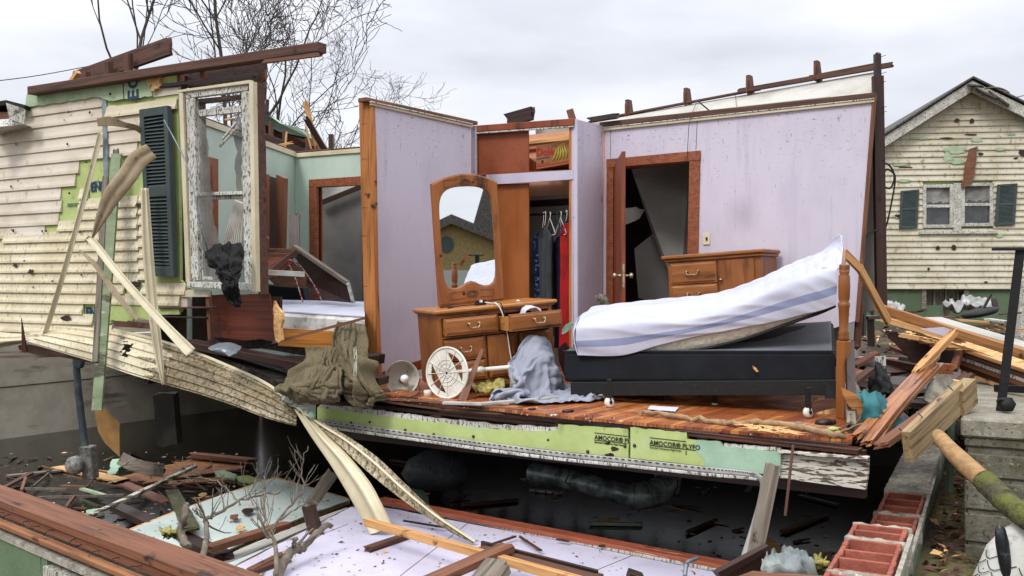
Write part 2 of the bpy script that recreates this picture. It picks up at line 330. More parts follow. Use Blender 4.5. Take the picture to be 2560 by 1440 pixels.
def beam(name, a, b, w_, h_, m, parent=None, label=None, cat=None, group=None, jg=0, up=(0, 0, 1), bend=0, bevel=.003, n=6, taper=0, jg0=None, twist=0):
    """a stick of lumber from a to b; w_ across, h_ along up; jg splinters its ends"""
    a, b = Vector(a), Vector(b); L = (b - a).length; x = (b - a).normalized(); up = Vector(up)
    y = up.cross(x)
    if y.length < .01: y = Vector((0, 1, 0)).cross(x)
    y.normalize(); z = x.cross(y)
    M = Matrix.Translation(a) @ Matrix((x, y, z)).transposed().to_4x4()
    jg0 = jg if jg0 is None else jg0; q = 3 if (jg or jg0) else 1
    ring = []
    for (p0, p1) in (((-.5, -.5), (.5, -.5)), ((.5, -.5), (.5, .5)), ((.5, .5), (-.5, .5)), ((-.5, .5), (-.5, -.5))):
        for k in range(q): ring.append((p0[0] + (p1[0] - p0[0]) * k / q, p0[1] + (p1[1] - p0[1]) * k / q))
    mb = MB(); K = len(ring); vs = []
    for i in range(n + 1):
        t = i / n; bz = bend * 4 * t * (1 - t); s_ = 1 - taper * t; ang = twist * t; ca, sa = math.cos(ang), math.sin(ang)
        for (ry, rz) in ring:
            e = 0
            if i == 0 and jg0: e = random.uniform(-jg0, jg0 * .4)
            if i == n and jg: e = random.uniform(-jg * .4, jg)
            yy, zz = ry * w_ * s_, rz * h_ * s_
            vs.append((t * L + e, yy * ca - zz * sa, yy * sa + zz * ca + bz))
    fs = [(i * K + k, (i + 1) * K + k, (i + 1) * K + (k + 1) % K, i * K + (k + 1) % K) for i in range(n) for k in range(K)]
    mb.add(vs, fs)
    if q > 1:
        for i, jj, sg in ((0, jg0, -1), (n, jg, 1)):
            c0 = len(mb.v); o = i * K; cx = (L if i else 0) + sg * random.uniform(-.4, .5) * jj
            mb.v.append(Vector((cx, 0, bend * 0)));
            for k in range(K): mb.f.append([o + k, o + (k + 1) % K, c0]); mb.mi.append(0); mb.sm.append(False)
    else: mb.add(vs[:K], [list(range(K))]); mb.add(vs[-K:], [list(range(K))])
    me = bpy.data.meshes.new(name); me.from_pydata(mb.v, [], mb.f); me.materials.append(m)
    bm = bmesh.new(); bm.from_mesh(me); bmesh.ops.remove_doubles(bm, verts=bm.verts, dist=1e-6); bmesh.ops.recalc_face_normals(bm, faces=bm.faces); bm.to_mesh(me); bm.free()
    o = link(name, me, parent); lo, ro, _ = M.decompose(); o.location = lo; o.rotation_euler = ro.to_euler()
    if bevel and not (jg or jg0):
        bv = o.modifiers.new('bevel', 'BEVEL'); bv.width = bevel; bv.segments = 1; bv.limit_method = 'ANGLE'; bv.angle_limit = R(50)
    return tag(o, label, cat, group)
def bp(name, A, B, w_, h_, m, *a, **k): return beam(name, W(*A), W(*B), w_, h_, m, *a, **k)

def cr_(p0, p1, p2, p3, t):
    return .5 * ((2 * p1) + (p2 - p0) * t + (2 * p0 - 5 * p1 + 4 * p2 - p3) * t * t + (3 * p1 - p0 - 3 * p2 + p3) * t ** 3)
def spl(pts, n):
    pts = [Vector(p) for p in pts]; m = len(pts); out = []
    for i in range(n + 1):
        x = i / n * (m - 1); k = min(int(x), m - 2); t = x - k
        out.append(cr_(pts[max(k - 1, 0)], pts[k], pts[k + 1], pts[min(k + 2, m - 1)], t))
    return out
def loft(name, rows, nu, nv, mats, thick=.004, disp=None, mfun=None, parent=None, smooth=True, keep=None, **k):
    """surface through rows of control points (each row runs along u), given a real thickness"""
    rr = [spl(r, nu) for r in rows]
    g = [[None] * (nu + 1) for _ in range(nv + 1)]
    for i in range(nu + 1):
        c = spl([r[i] for r in rr], nv)
        for j in range(nv + 1): g[j][i] = c[j]
    def nrm(j, i):
        a = g[j][min(i + 1, nu)] - g[j][max(i - 1, 0)]; b = g[min(j + 1, nv)][i] - g[max(j - 1, 0)][i]; n = a.cross(b)
        return n.normalized() if n.length > 1e-9 else Vector((0, 0, 1))
    N = [[nrm(j, i) for i in range(nu + 1)] for j in range(nv + 1)]
    cc = Vector((0, 0, EYE))
    mid = g[nv // 2][nu // 2]; sg = 1 if N[nv // 2][nu // 2].dot(cc - mid) > 0 else -1
    vs = []; bk = []
    for j in range(nv + 1):
        for i in range(nu + 1):
            n = N[j][i] * sg; p = g[j][i] + (n * disp(i / nu, j / nv) if disp else Vector((0, 0, 0)))
            vs.append(p); bk.append(p - n * thick)
    idx = lambda j, i: j * (nu + 1) + i; T = len(vs); mb = MB(); mb.v = vs + bk
    on = lambda j, i: 0 <= j < nv and 0 <= i < nu and (keep is None or keep((i + .5) / nu, (j + .5) / nv))
    def F(f, m): mb.f.append(f); mb.mi.append(m); mb.sm.append(smooth)
    for j in range(nv):
        for i in range(nu):
            if not on(j, i): continue
            m = mfun((i + .5) / nu, (j + .5) / nv) if mfun else 0
            q = [idx(j, i), idx(j, i + 1), idx(j + 1, i + 1), idx(j + 1, i)]
            F(q, m); F([x + T for x in q[::-1]], m)
            for (dj, di, a, b) in ((-1, 0, 0, 1), (0, 1, 1, 2), (1, 0, 2, 3), (0, -1, 3, 0)):
                if not on(j + dj, i + di): F([q[b], q[a], q[a] + T, q[b] + T], m)
    return mb.obj(name, mats, parent, **k)
def settle(o, frames, shrink, colliders=(), pins=None, thick=.006, mass=.3, bend=.5, quality=6, selfc=True, tens=15):
    """let a cloth surface buckle and drape by a short simulation, then keep the shape as plain mesh"""
    for c in colliders:
        m = c.modifiers.new('col', 'COLLISION'); c.collision.thickness_outer = .008; c.collision.thickness_inner = .02; c.collision.cloth_friction = 30
    if pins is not None:
        vg = o.vertex_groups.new(name='pin'); vg.add(pins, 1.0, 'REPLACE')
    cm = o.modifiers.new('cloth', 'CLOTH'); st = cm.settings; st.quality = quality; st.mass = mass; st.tension_stiffness = tens; st.compression_stiffness = tens; st.shear_stiffness = 5; st.bending_stiffness = bend; st.air_damping = 3
    st.shrink_min = shrink
    if pins is not None: st.vertex_group_mass = 'pin'
    cc = cm.collision_settings; cc.use_collision = True; cc.distance_min = .006; cc.use_self_collision = selfc; cc.self_distance_min = .008; cc.collision_quality = 3
    cm.point_cache.frame_start = 1; cm.point_cache.frame_end = frames + 1
    for f_ in range(1, frames + 1): SC.frame_set(f_)
    dg = bpy.context.evaluated_depsgraph_get(); me = bpy.data.meshes.new_from_object(o.evaluated_get(dg))
    o.modifiers.remove(cm); old = o.data; o.data = me; SC.frame_set(1)
    for c in colliders:
        for m in list(c.modifiers):
            if m.type == 'COLLISION': c.modifiers.remove(m)
    for p in me.polygons: p.use_smooth = True
    so_ = o.modifiers.new('solid', 'SOLIDIFY'); so_.thickness = thick; so_.offset = 0
    ss_ = o.modifiers.new('sub', 'SUBSURF'); ss_.levels = 1; ss_.render_levels = 1
    if pins is not None: o.vertex_groups.clear()
    return o
def sheet_grid(name, rows, nu, nv, m, disp=None, parent=None, **k):
    rr = [spl(r, nu) for r in rows]; vs = []; cols = [spl([r[i] for r in rr], nv) for i in range(nu + 1)]
    for j in range(nv + 1):
        for i in range(nu + 1):
            p = cols[i][j]; vs.append(p + (Vector(disp(i / nu, j / nv)) if disp else Vector((0, 0, 0))))
    fs = [(j * (nu + 1) + i, j * (nu + 1) + i + 1, (j + 1) * (nu + 1) + i + 1, (j + 1) * (nu + 1) + i) for j in range(nv) for i in range(nu)]
    return MB().add(vs, fs, 0, True).obj(name, m, parent, fix=False, **k)
def nz3(x, y=0, z=0): return noise.noise(Vector((x, y, z)))
def ridg(x, y, z=0): return 1 - 2 * abs(noise.noise(Vector((x, y, z))))
def text(s, size, P0, xd, yd, m, parent, name='lettering', bold=0, ext=.0012):
    cu = bpy.data.curves.new('t', 'FONT'); cu.body = s; cu.size = size; cu.extrude = ext; cu.offset = bold; cu.resolution_u = 2
    to = bpy.data.objects.new('t', cu); COL.objects.link(to)
    dg = bpy.context.evaluated_depsgraph_get(); me = bpy.data.meshes.new_from_object(to.evaluated_get(dg)); bpy.data.objects.remove(to)
    me.materials.clear(); me.materials.append(m)
    xd = Vector(xd).normalized(); yd = (Vector(yd) - xd * Vector(yd).dot(xd)).normalized(); z = xd.cross(yd)
    me.transform(Matrix.Translation(P0) @ Matrix((xd, yd, z)).transposed().to_4x4())
    return link(name, me, parent)
def copy_tree(o, parent=None):
    c = o.copy(); COL.objects.link(c); c.parent = parent
    if parent: c.matrix_parent_inverse = o.matrix_parent_inverse.copy()
    for ch in o.children: copy_tree(ch, c)
    return c

# ================================================================ GROUND, BASEMENT, WATER
GZ = -0.72; WZ = -1.38; FT = -0.42
uL, uR, vF, vB = -13.9, -1.2, 2.73, 11.6
A_D = Vector((.45, .893, 0)); A_A = Vector((.893, -.45, 0))          # line of the right-hand foundation wall
RW0 = Vector((1.34, 4.14, 0))
def rw(t, a, z): return RW0 + A_D * t + A_A * a + Vector((0, 0, z))
F0 = Vector((-3.09, 5.44, 0)); FD = Vector((.756, -.655, 0)); NFR = Vector((.655, .756, 0)); sL, sR = -9.2, 4.95; PFR = Plane(F0.xy, FD)
def Hf(s, v, z=0): return F0 + FD * s + NFR * (v - 2.73) + Vector((0, 0, z))
hole = [Hf(-8.6, vF + .1), Hf(sR - .25, vF + .1), rw(-1.75, .05, 0), rw(8.2, .05, 0), H(uL, vB)]
hole = [Vector((p.x, p.y, 0)) for p in hole]
def ground_z(x, y):
    d = max(0, y - 10); return GZ + min(.42, d * .022) + .05 * nz3(x * .5, y * .5) * (1 if y > 3 else 1)
mb = MB(); rings = []; ctr = sum(hole, Vector()) / len(hole)
base = []
for i in range(len(hole)):
    a, b = hole[i], hole[(i + 1) % len(hole)]; k = 16
    for j in range(k): base.append(a.lerp(b, j / k))
for s_ in (0, .25, .8, 1.6, 3, 5, 8, 14, 30, 80, 260, 900):
    r = []
    for p in base:
        d = (p - ctr).normalized(); q = p + d * s_; r.append(Vector((q.x, q.y, ground_z(q.x, q.y) if s_ < 200 else GZ + .3)))
    rings.append(r)
n = len(base); vs = [p for r in rings for p in r]
mb.add(vs, [(i * n + k, i * n + (k + 1) % n, (i + 1) * n + (k + 1) % n, (i + 1) * n + k) for i in range(len(rings) - 1) for k in range(n)], 0, True)
DIRT = mat('wet_littered_soil', '4a3b2c', [('382b20', (2, 2, 2), .4, .6), ('5a5434', (.6, .6, .6), .5, .6), ('77664c', (25, 25, 25), .6, .7), ('241b14', (40, 40, 40), .6, .66)], .95, .8, (30, 30, 30), world=True)
mb.obj('ground', DIRT, kind='structure', recenter=False)
WATER = mat('murky_flood_water', '100f0a', [('1a190e', (.6, .6, .6), .5, .7), ('3a3a2a', (50, 50, 50), .72, .74)], .16, .06, (3, 3, 3), world=True, spec=.5, bdist=.02)
MB().add([Hf(-8.6, vF + .1, WZ), Hf(sR - .1, vF + .1, WZ), rw(-1.6, .05, WZ), rw(8.1, -.05, WZ), H(uL + .02, vB - .02, WZ)], [(0, 1, 2, 3, 4)]).obj('water', WATER, kind='structure', recenter=False)
MB().add([Hf(-8.6, vF, WZ - .9), Hf(sR, vF, WZ - .9), rw(-1.5, .05, WZ - .9), rw(8.3, 0, WZ - .9), H(uL, vB, WZ - .9)], [(0, 1, 2, 3, 4)]).obj('basement_floor', CONC, kind='structure', recenter=False)

def fwall(name, label, a, b, z0, z1, th, m, inward, group=None):
    a, b, inward = Vector(a), Vector(b), Vector(inward); L = (b - a).length; k = max(2, int(L / .25)); mb = MB(); d = (b - a) / k
    top = []
    for i in range(k + 1):
        p = a + d * i; top.append(p + Vector((0, 0, z1 + .012 * nz3(p.x * 3, p.y * 3, 2))))
    pts = [a + Vector((0, 0, z0))] + top + [b + Vector((0, 0, z0))]
    mb.prism(pts, inward * th); return mb.obj(name, m, label=label, cat='foundation wall', group=group)
fwall('foundation_wall', 'stained grey concrete basement wall on the left behind the steel conduit', H(uL, vF + .3), H(uL, vB - .3), WZ - .9, .03, .3, CONC, -U2)
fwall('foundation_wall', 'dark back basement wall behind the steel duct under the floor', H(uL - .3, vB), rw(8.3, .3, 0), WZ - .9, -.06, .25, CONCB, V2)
# front wall, green outside, with a little window
fw = thing('foundation_wall', 'green painted front foundation wall with a white basement window', 'foundation wall', Hf(0, vF, GZ))
PFW = PFR
s0, _ = PFW.sz(118, 1340); s1, _ = PFW.sz(575, 1440)
s1 = s0 + 1.35
def wallu(u0, u1, z0, z1, y0=0, y1=.26, nm='wall', m=GRNP): MB().hexa([Hf(u0, vF + y0, z0), Hf(u1, vF + y0, z0), Hf(u1, vF + y1, z0), Hf(u0, vF + y1, z0), Hf(u0, vF + y0, z1), Hf(u1, vF + y0, z1), Hf(u1, vF + y1, z1), Hf(u0, vF + y1, z1)]).obj(nm, m, fw)
wt = -.485
wallu(sL, s0, WZ - .9, wt); wallu(s1, sR, WZ - .9, wt - .03); wallu(s0, s1, WZ - .9, -1.15)
wallu(s0 + .01, s1 - .01, -.9, wt - .03, .17, .2, 'back_board', OLDD)
fr = MB()
zt = wt - .035
for (u0, u1, z0, z1) in ((s0, s0 + .07, -1.15, zt), (s1 - .07, s1, -1.15, zt), (s0 + .07, s1 - .07, zt - .075, zt), (s0 + .07, s1 - .07, -1.15, -1.09)):
    fr.hexa([Hf(u0, vF - .02, z0), Hf(u1, vF - .02, z0), Hf(u1, vF + .08, z0), Hf(u0, vF + .08, z0), Hf(u0, vF - .02, z1), Hf(u1, vF - .02, z1), Hf(u1, vF + .08, z1), Hf(u0, vF + .08, z1)])
fr.obj('window_frame', PEEL, fw)
beam('window_mullion', Hf(s0 + .55, vF + .05, -1.1), Hf(s0 + .55, vF + .05, zt - .07), .06, .06, OLDD, fw)
tw = MB()
tw.prism([Hf(sL, vF - .012, wt), Hf(sL, vF - .012, wt + .03)] + [Hf(sL + i * .33, vF - .012, wt + .03 + .012 * nz3(i * .9, 4)) for i in range(1, 41)] + [Hf(sR, vF - .012, wt)], NFR * .25); tw.obj('mortar_cap', MORT, fw)

# right-hand foundation wall with hollow clay tiles open on top
beam('form_joint', H(uL + .004, 4.6, -.66), H(uL + .004, 9.5, -.62), .008, .012, CONCB, bpy.data.objects['foundation_wall'], bevel=0)
rwt = thing('foundation_wall', 'green painted right foundation wall topped with open red clay tiles', 'foundation wall', rw(1, .13, GZ))
def rbox(mb, t0, t1, a0, a1, z0, z1, mi=0): return mb.hexa([rw(t0, a0, z0), rw(t1, a0, z0), rw(t1, a1, z0), rw(t0, a1, z0), rw(t0, a0, z1), rw(t1, a0, z1), rw(t1, a1, z1), rw(t0, a1, z1)], mi)
ZN, ZFr = -.36, -.52          # near and far step
core = MB(); rbox(core, -1.9, .775, .0, .29, WZ - .9, ZN - .16); rbox(core, .775, 8.2, .0, .27, WZ - .9, ZFr - .16); core.obj('wall', GRNP, rwt)
def clay(t0, n, zt, cell=.105, a0=.0, a1=.285, filled=()):
    mb = MB(); wb = .017; zb = zt - .158; L = n * cell + wb; j = lambda: random.uniform(-.004, .004)
    def rb(t_0, t_1, a_0, a_1):
        z = zt + random.uniform(-.006, .003)
        rbox(mb, t_0, t_1, a_0, a_1, zb, z)
    for q in range(int(L / .06)):
        tt = t0 + q * L / int(L / .06); te = t0 + (q + 1) * L / int(L / .06)
        rb(tt, te, a0 + .012, a0 + .034 + j()); rb(tt, te, a1 - .036, a1 - .014 + j())
    for i in range(n + 1): rb(t0 + i * cell, t0 + i * cell + wb, a0 + .034, a1 - .036)
    o = mb.obj('clay_tile', TILE, rwt, bevel=.003)
    for i in filled:
        rbox(MB(), t0 + i * cell + wb, t0 + (i + 1) * cell, a0 + .035, a1 - .037, zb, zt - .03).obj('packed_dirt', CONCS, o)
    return t0 + L
def mortar(t0, t1, zt, a0=0, a1=.29, amp=.016):
    nu, nv = max(4, int((t1 - t0) / .02)), 14; mb = MB(); vs = []
    for i in range(nu + 1):
        for j in range(nv + 1):
            t = t0 + (t1 - t0) * i / nu; a = a0 + (a1 - a0) * j / nv
            t += .012 * nz3(a * 20, t0 * 9) if i in (0, nu) else 0
            vs.append(rw(t, a + (.01 * nz3(t * 25, j) if j in (0, nv) else 0), zt + amp * nz3(t * 22, a * 22)))
    fs = [(i * (nv + 1) + j, (i + 1) * (nv + 1) + j, (i + 1) * (nv + 1) + j + 1, i * (nv + 1) + j + 1) for i in range(nu) for j in range(nv)]
    T = len(vs); vs += [p - Vector((0, 0, .16)) for p in vs]; per = [(i * (nv + 1), (i + 1) * (nv + 1)) for i in range(nu)] + [(i * (nv + 1) + nv, (i + 1) * (nv + 1) + nv) for i in range(nu)] + [(j, j + 1) for j in range(nv)] + [(nu * (nv + 1) + j, nu * (nv + 1) + j + 1) for j in range(nv)]
    fs += [(a, b, b + T, a + T) for a, b in per]; mb.add(vs, fs, 0, True); mb.obj('mortar_bed', MORT, rwt)
t = -1.75
while t < 0.1: t = clay(t, 3, ZN, .178); mortar(t, t + .05, ZN, .01, .29, .012); t += .05
t = clay(t, 2, ZN, .18 if t < .3 else .12)
mortar(t, max(t + .03, .772), ZN, .01, .29, .012)
t = .785
t = clay(t, 1, ZFr, .23, 0, .27, (0,)); t = clay(t, 1, ZFr, .15, 0, .27); mortar(t, t + .09, ZFr + .012, 0, .27, .022); t += .09
t = clay(t, 3, ZFr, .2, 0, .27); mortar(t, t + .05, ZFr, 0, .27); t += .05
t = clay(t, 3, ZFr, .19, 0, .27); mortar(t, 7, ZFr + .015, 0, .27)
# ragged mortar edge that hangs over the outer faces
for (t0, t1, zt, a) in ((-1.75, .775, ZN, .287), (.78, 3.2, ZFr, .268)):
    k = int((t1 - t0) / .03); p = [rw(t0 + i * (t1 - t0) / k, a, zt + .008 + .008 * nz3(i * .7)) for i in range(k + 1)] + [rw(t1 - i * (t1 - t0) / k, a, zt - .03 - .02 * nz3(i * .5, 5)) for i in range(k + 1)]
    MB().prism(p, A_A * .02).obj('mortar_edge', MORT, rwt)

# concrete steps
st = thing('concrete_steps', 'weathered concrete entrance steps with mossy recessed side panels', 'steps', (3.2, 6.3, GZ))
S0 = Vector((2.64, 5.6, 0)); stp = lambda t, a, z: S0 + A_D * t + A_A * a + Vector((0, 0, z))
def sbox(mb, t0, t1, a0, a1, z0, z1): return mb.hexa([stp(t0, a0, z0), stp(t0, a1, z0), stp(t1, a1, z0), stp(t1, a0, z0), stp(t0, a0, z1), stp(t0, a1, z1), stp(t1, a1, z1), stp(t1, a0, z1)])
mb = MB(); sbox(mb, -.02, 2.25, -.02, 2.2, -.02, .09); mb.obj('top_slab', CONCS, st, bevel=.012)
mb = MB(); sbox(mb, .018, 2.2, .016, 2.15, GZ - .1, -.02); mb.obj('core', CONCD, st)
for i, (z0, z1) in enumerate(((-.075, -.022), (-.25, -.115), (-.44, -.275), (-.63, -.465), (-.82, -.65))):
    mb = MB(); sbox(mb, .0, .017, .0, 2.2, z0, z1); sbox(mb, .019, 2.2, .0, .015, z0, z1); mb.obj('ledge', CONCD, st, bevel=.012)
# iron rail on the steps
rl = thing('iron_railing', 'black square iron railing post with flat top bar on the concrete steps', 'railing', W(2500, 1044, 5.9))
beam('post', W(2499, 1046, 5.9), W(2551, 622, 5.85), .052, .052, BLKM, rl)
beam('top_bar', W(2482, 623, 5.85), W(2640, 622, 5.8), .05, .018, BLKM, rl)
MB().lathe([(0, 0), (.045, 0), (.045, .008), (.02, .014), (0, .014)], 12, Matrix.Translation(W(2499, 1048, 5.9))).obj('foot_flange', BLKM, rl)
r2 = thing('iron_railing', 'thin rusty iron baluster with small top bracket behind the steps', 'railing', W(2465, 950, 7.5))
beam('post', W(2466, 955, 7.5), W(2479, 862, 7.5), .022, .022, BLKM, r2); beam('bracket', W(2462, 856, 7.5), W(2492, 860, 7.5), .05, .02, BLKM, r2)
pl = thing('padlock', 'black padlock box hanging on the foot of the iron railing post', 'padlock', W(2515, 1010, 5.8))
MB().lathe([(.0, -.03), (.045, -.03), (.05, 0), (.045, .03), (0, .03)], 6, Matrix.Translation(W(2516, 1011, 5.8)) @ Matrix.Rotation(R(80), 4, 'X')).obj('body', BLKM, pl)
MB().tube([W(2493, 1004, 5.8), W(2500, 998, 5.78), W(2510, 1000, 5.78)], .009, 6).obj('shackle', BLKM, pl)
bp('steel_angle', (2490, 970, 6.9), (2640, 978, 6.3), .04, .05, BLKM, None, 'black steel bar lying on the back edge of the concrete steps', 'steel bar')

# goose ornament in the corner
gs = thing('goose_ornament', 'white and black painted bird ornament leaning beside the concrete steps', 'ornament', W(2530, 1440, 4.6))
FEA = mat('painted_white_feathers', 'bdbcb4', [('7d7a70', (9, 9, 9), .55, .7), ('2c2a27', (40, 14, 14), .66, .70)], .7, .5, (22, 22, 22))
Mg = Matrix.Translation(W(2545, 1405, 4.6)) @ Matrix.Rotation(R(28), 4, 'Y') @ Matrix.Scale(1.0, 4, (1, 0, 0))
MB().lathe([(0, -.34), (.09, -.3), (.14, -.16), (.15, 0), (.125, .1), (.075, .19), (.04, .225), (0, .235)], 24, Mg).obj('body', FEA, gs)
fm = MB()
for i in range(9):
    for j in range(5):
        z = .1 - i * .04; a = R(170 + j * 36 + (i % 2) * 18); r = .152 - max(0, z) * .5; pts = []
        for k in range(7):
            aa = a + R(-16 + k * 5.4); zz = z - .03 * math.sin(math.pi * k / 6); pts.append(Mg @ Vector((r * math.cos(aa), r * math.sin(aa), zz)))
        fm.tube(pts, .0022, 4)
fm.obj('feather_lines', BLKP, gs)
Mn = Matrix.Translation(W(2508, 1375, 4.5)) @ Matrix.Rotation(R(-8), 4, 'Y')
MB().lathe([(0, -.2), (.02, -.17), (.028, -.05), (.03, .04), (.022, .1), (0, .125)], 16, Mn).obj('black_neck', mat('black_gloss_paint', '1c1f22', [('4b4c4a', (20, 20, 20), .6, .7)], .4, .2), gs)

# conduit and meter on the left basement wall
cm = thing('electric_conduit', 'grey steel electric conduit pipe with meter box standing in flood water', 'conduit', onZ(212, 1185, WZ))
dC = 10.5
MB().tube([W(190, 900, dC), W(196, 980, dC), W(213, 1118, dC)], .04, 10).obj('pipe', GALV, cm)
MB().prism([W(178, 878, dC - .05), W(203, 878, dC - .05), W(206, 905, dC - .05), W(200, 922, dC - .05), W(184, 922, dC - .05)], (0, .09, 0)).obj('elbow_fitting', GALV, cm, bevel=.01)
MB().prism([W(197, 1118, dC - .1), W(226, 1118, dC - .1), W(233, 1200, dC - .1), W(206, 1200, dC - .1)], (0, .16, 0)).obj('box', mat('corroded_meter_box', '9a9690', [('6f6a62', (20, 20, 20), .45, .6), ('c2bfb8', (30, 30, 30), .62, .7)], .7, .5, (40, 40, 40)), cm, bevel=.008)
Mm = Matrix.Translation(W(188, 1163, dC - .12)) @ Matrix.Rotation(R(85), 4, 'X')
MB().lathe([(0, -.06), (.085, -.06), (.1, -.03), (.1, .03), (.085, .06), (0, .07)], 20, Mm).obj('meter', MATS['corroded_meter_box'], cm)

# steel duct and drums in the dark basement
dk = thing('steel_duct', 'large galvanised steel duct elbow lying in the dark flooded basement', 'duct', onZ(1560, 1250, WZ))
DUCT = mat('wet_galvanised_duct', 'a9b4b0', [('636c6a', (9, 9, 9), .4, .6), ('b3bab6', (40, 40, 40), .64, .7)], .4, .3, metal=.5)
path = [W(1330, 1180, 8.4), W(1450, 1205, 8.1), W(1540, 1230, 7.9), W(1590, 1240, 7.85), W(1640, 1232, 7.9), W(1668, 1208, 8.05), W(1668, 1190, 8.3)]
MB().tube(spl(path, 26), [.085] * 12 + [.11] * 15, 18).obj('pipe', DUCT, dk)
for q in (12, 15, 18, 21, 24):
    pp = spl(path, 26); MB().tube([pp[q], pp[q] + (pp[q + 1] - pp[q]).normalized() * .012], .116, 18).obj('seam', DUCT, dk)
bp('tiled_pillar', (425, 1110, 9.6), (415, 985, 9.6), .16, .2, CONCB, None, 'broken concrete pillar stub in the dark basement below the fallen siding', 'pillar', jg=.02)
MB().lathe([(0, 0), (.2, 0), (.26, .12), (.2, .26), (.08, .34), (0, .34)], 16, Matrix.Translation(W(1090, 1215, 9.2)) @ Matrix.Scale(1.3, 4, (1, 0, 0))).obj('plastic_sack', mat('grey_plastic_sack', '56585a', [('3c3e40', (5, 5, 5), .4, .6)], .5, .6, (7, 7, 7), bdist=.05), label='bulging grey plastic sack in the dark basement under the bedroom floor', cat='sack')

# ================================================================ NEIGHBOUR HOUSE
nb = thing('neighbour_house', 'cream sided gabled house with torn siding behind the wrecked bedroom', 'house', (10, 26, -.4))
PN = Plane(W(2400, 700, 26).xy, Vector((.992, -.12)))
def nz_(px, py, off=0): return PN.at(px, py, off)
sN = lambda px, py: PN.sz(px, py)
# wall behind the siding
slab(PN, [(1990, 721), (1990, 380), (2205, 350), (2420, 222), (2640, 330), (2760, 400), (2760, 721)], .2, mb=MB(), off=-.07).obj('wall', MATS['green_foam_board'], nb)
NS = mat('hail_pocked_cream_siding', 'c2bba6', [('b0a78f', (1.2, 1.2, 1.2), .42, .62), ('8d7c50', (9, 9, 5), .56, .7), ('4e4430', (16, 16, 9), .64, .70), ('8f9d78', (3, 3, 5), .69, .73)], .65, .2, world=True)
def courses(pl, poly, exp, off, th, mats, parent, name='siding', jg=.02, holes=(), proud=.012, tilt=0, mb=None):
    """lap courses filling a polygon given in (s, z)"""
    mb = mb or MB(); zs = [p[1] for p in poly]; z = min(zs); n = len(poly)
    def spans(zz):
        xs = []
        for i in range(n):
            (x0, z0), (x1, z1) = poly[i], poly[(i + 1) % n]
            if (z0 <= zz < z1) or (z1 <= zz < z0): xs.append(x0 + (x1 - x0) * (zz - z0) / (z1 - z0))
        xs.sort(); out = [(xs[i], xs[i + 1]) for i in range(0, len(xs) - 1, 2)]
        for (hx0, hz0, hx1, hz1) in holes:
            if hz0 < zz < hz1:
                o2 = []
                for a, b in out:
                    if hx1 <= a or hx0 >= b: o2.append((a, b)); continue
                    if hx0 > a: o2.append((a, hx0))
                    if hx1 < b: o2.append((hx1, b))
                out = o2
        return out
    while z < max(zs):
        for a, b in spans(z + exp * .5):
            if b - a < .03: continue
            a += random.uniform(-jg, jg); b += random.uniform(-jg, jg); k = max(1, int((b - a) / .5)); prof = [(z, off + proud), (z + exp * .22, off + proud * .95), (z + exp * .5, off + proud * .45), (z + exp * 1.02, off + .001)]
            prof2 = prof + [(z + exp * 1.02, off - th), (z, off - th)]
            vs = []
            for i in range(k + 1):
                s_ = a + (b - a) * i / k; wv = .003 * nz3(s_ * 2, z * 9)
                for (zz, oo) in prof2: vs.append(pl.P(s_ + (zz - z) * tilt * (1 if i in (0, k) else 0), zz + wv, oo + wv))
            K = len(prof2)
            fs = [(i * K + q, (i + 1) * K + q, (i + 1) * K + (q + 1) % K, i * K + (q + 1) % K) for i in range(k) for q in range(K)]
            mb.add(vs, fs); mb.add(vs[:K], [list(range(K))]); mb.add(vs[-K:], [list(range(K))])
        z += exp
    return mb.obj(name, mats, parent)
npoly = [sN(1990, 722), sN(1990, 380), sN(2205, 350), sN(2420, 222), sN(2640, 330), sN(2760, 400), sN(2760, 722)]
wl, wr = sN(2298, 580)[0], sN(2490, 575)[0]; wb, wtp = sN(2400, 578)[1], sN(2400, 458)[1]
courses(PN, npoly, .163, 0, .01, NS, nb, holes=[(wl + .09, wb, wr - .09, wtp)], proud=.035, jg=.0)
# foundation
FGR = mat('green_house_foundation', '54654c', [('47573f', (1, 1, 1), .4, .6), ('7c8a6c', (6, 6, 6), .64, .74)], .8, .2)
b0, b1 = sN(2317, 760)[0], sN(2412, 760)[0]; bz0, bz1 = sN(2360, 764)[1], sN(2360, 725)[1]; zf = sN(2400, 722)[1]
def nbox(s0, s1, z0, z1, o0, o1, nm, m): MB().hexa([PN.P(s0, z0, o1), PN.P(s1, z0, o1), PN.P(s1, z0, o0), PN.P(s0, z0, o0), PN.P(s0, z1, o1), PN.P(s1, z1, o1), PN.P(s1, z1, o0), PN.P(s0, z1, o0)]).obj(nm, m, nb)
sa, sb = npoly[0][0], npoly[-1][0]
nbox(sa, b0, -1.2, zf, -.3, -.06, 'foundation', FGR); nbox(b1, sb, -1.2, zf, -.3, -.06, 'foundation', FGR); nbox(b0, b1, -1.2, bz0, -.3, -.06, 'foundation', FGR)
nbox(b0, b1, bz0, zf, -.4, -.3, 'basement_window', DARKG)
for k in range(3): nbox(b0 + (b1 - b0) * (k + .8) / 3.2, b0 + (b1 - b0) * (k + .8) / 3.2 + .05, bz0, zf, -.3, -.24, 'window_bar', GREYW)
nbox(b0 - .12, b0, bz0 - .1, zf, -.08, -.03, 'window_frame', GREYW); nbox(b1, b1 + .12, bz0 - .1, zf, -.08, -.03, 'window_frame', GREYW)
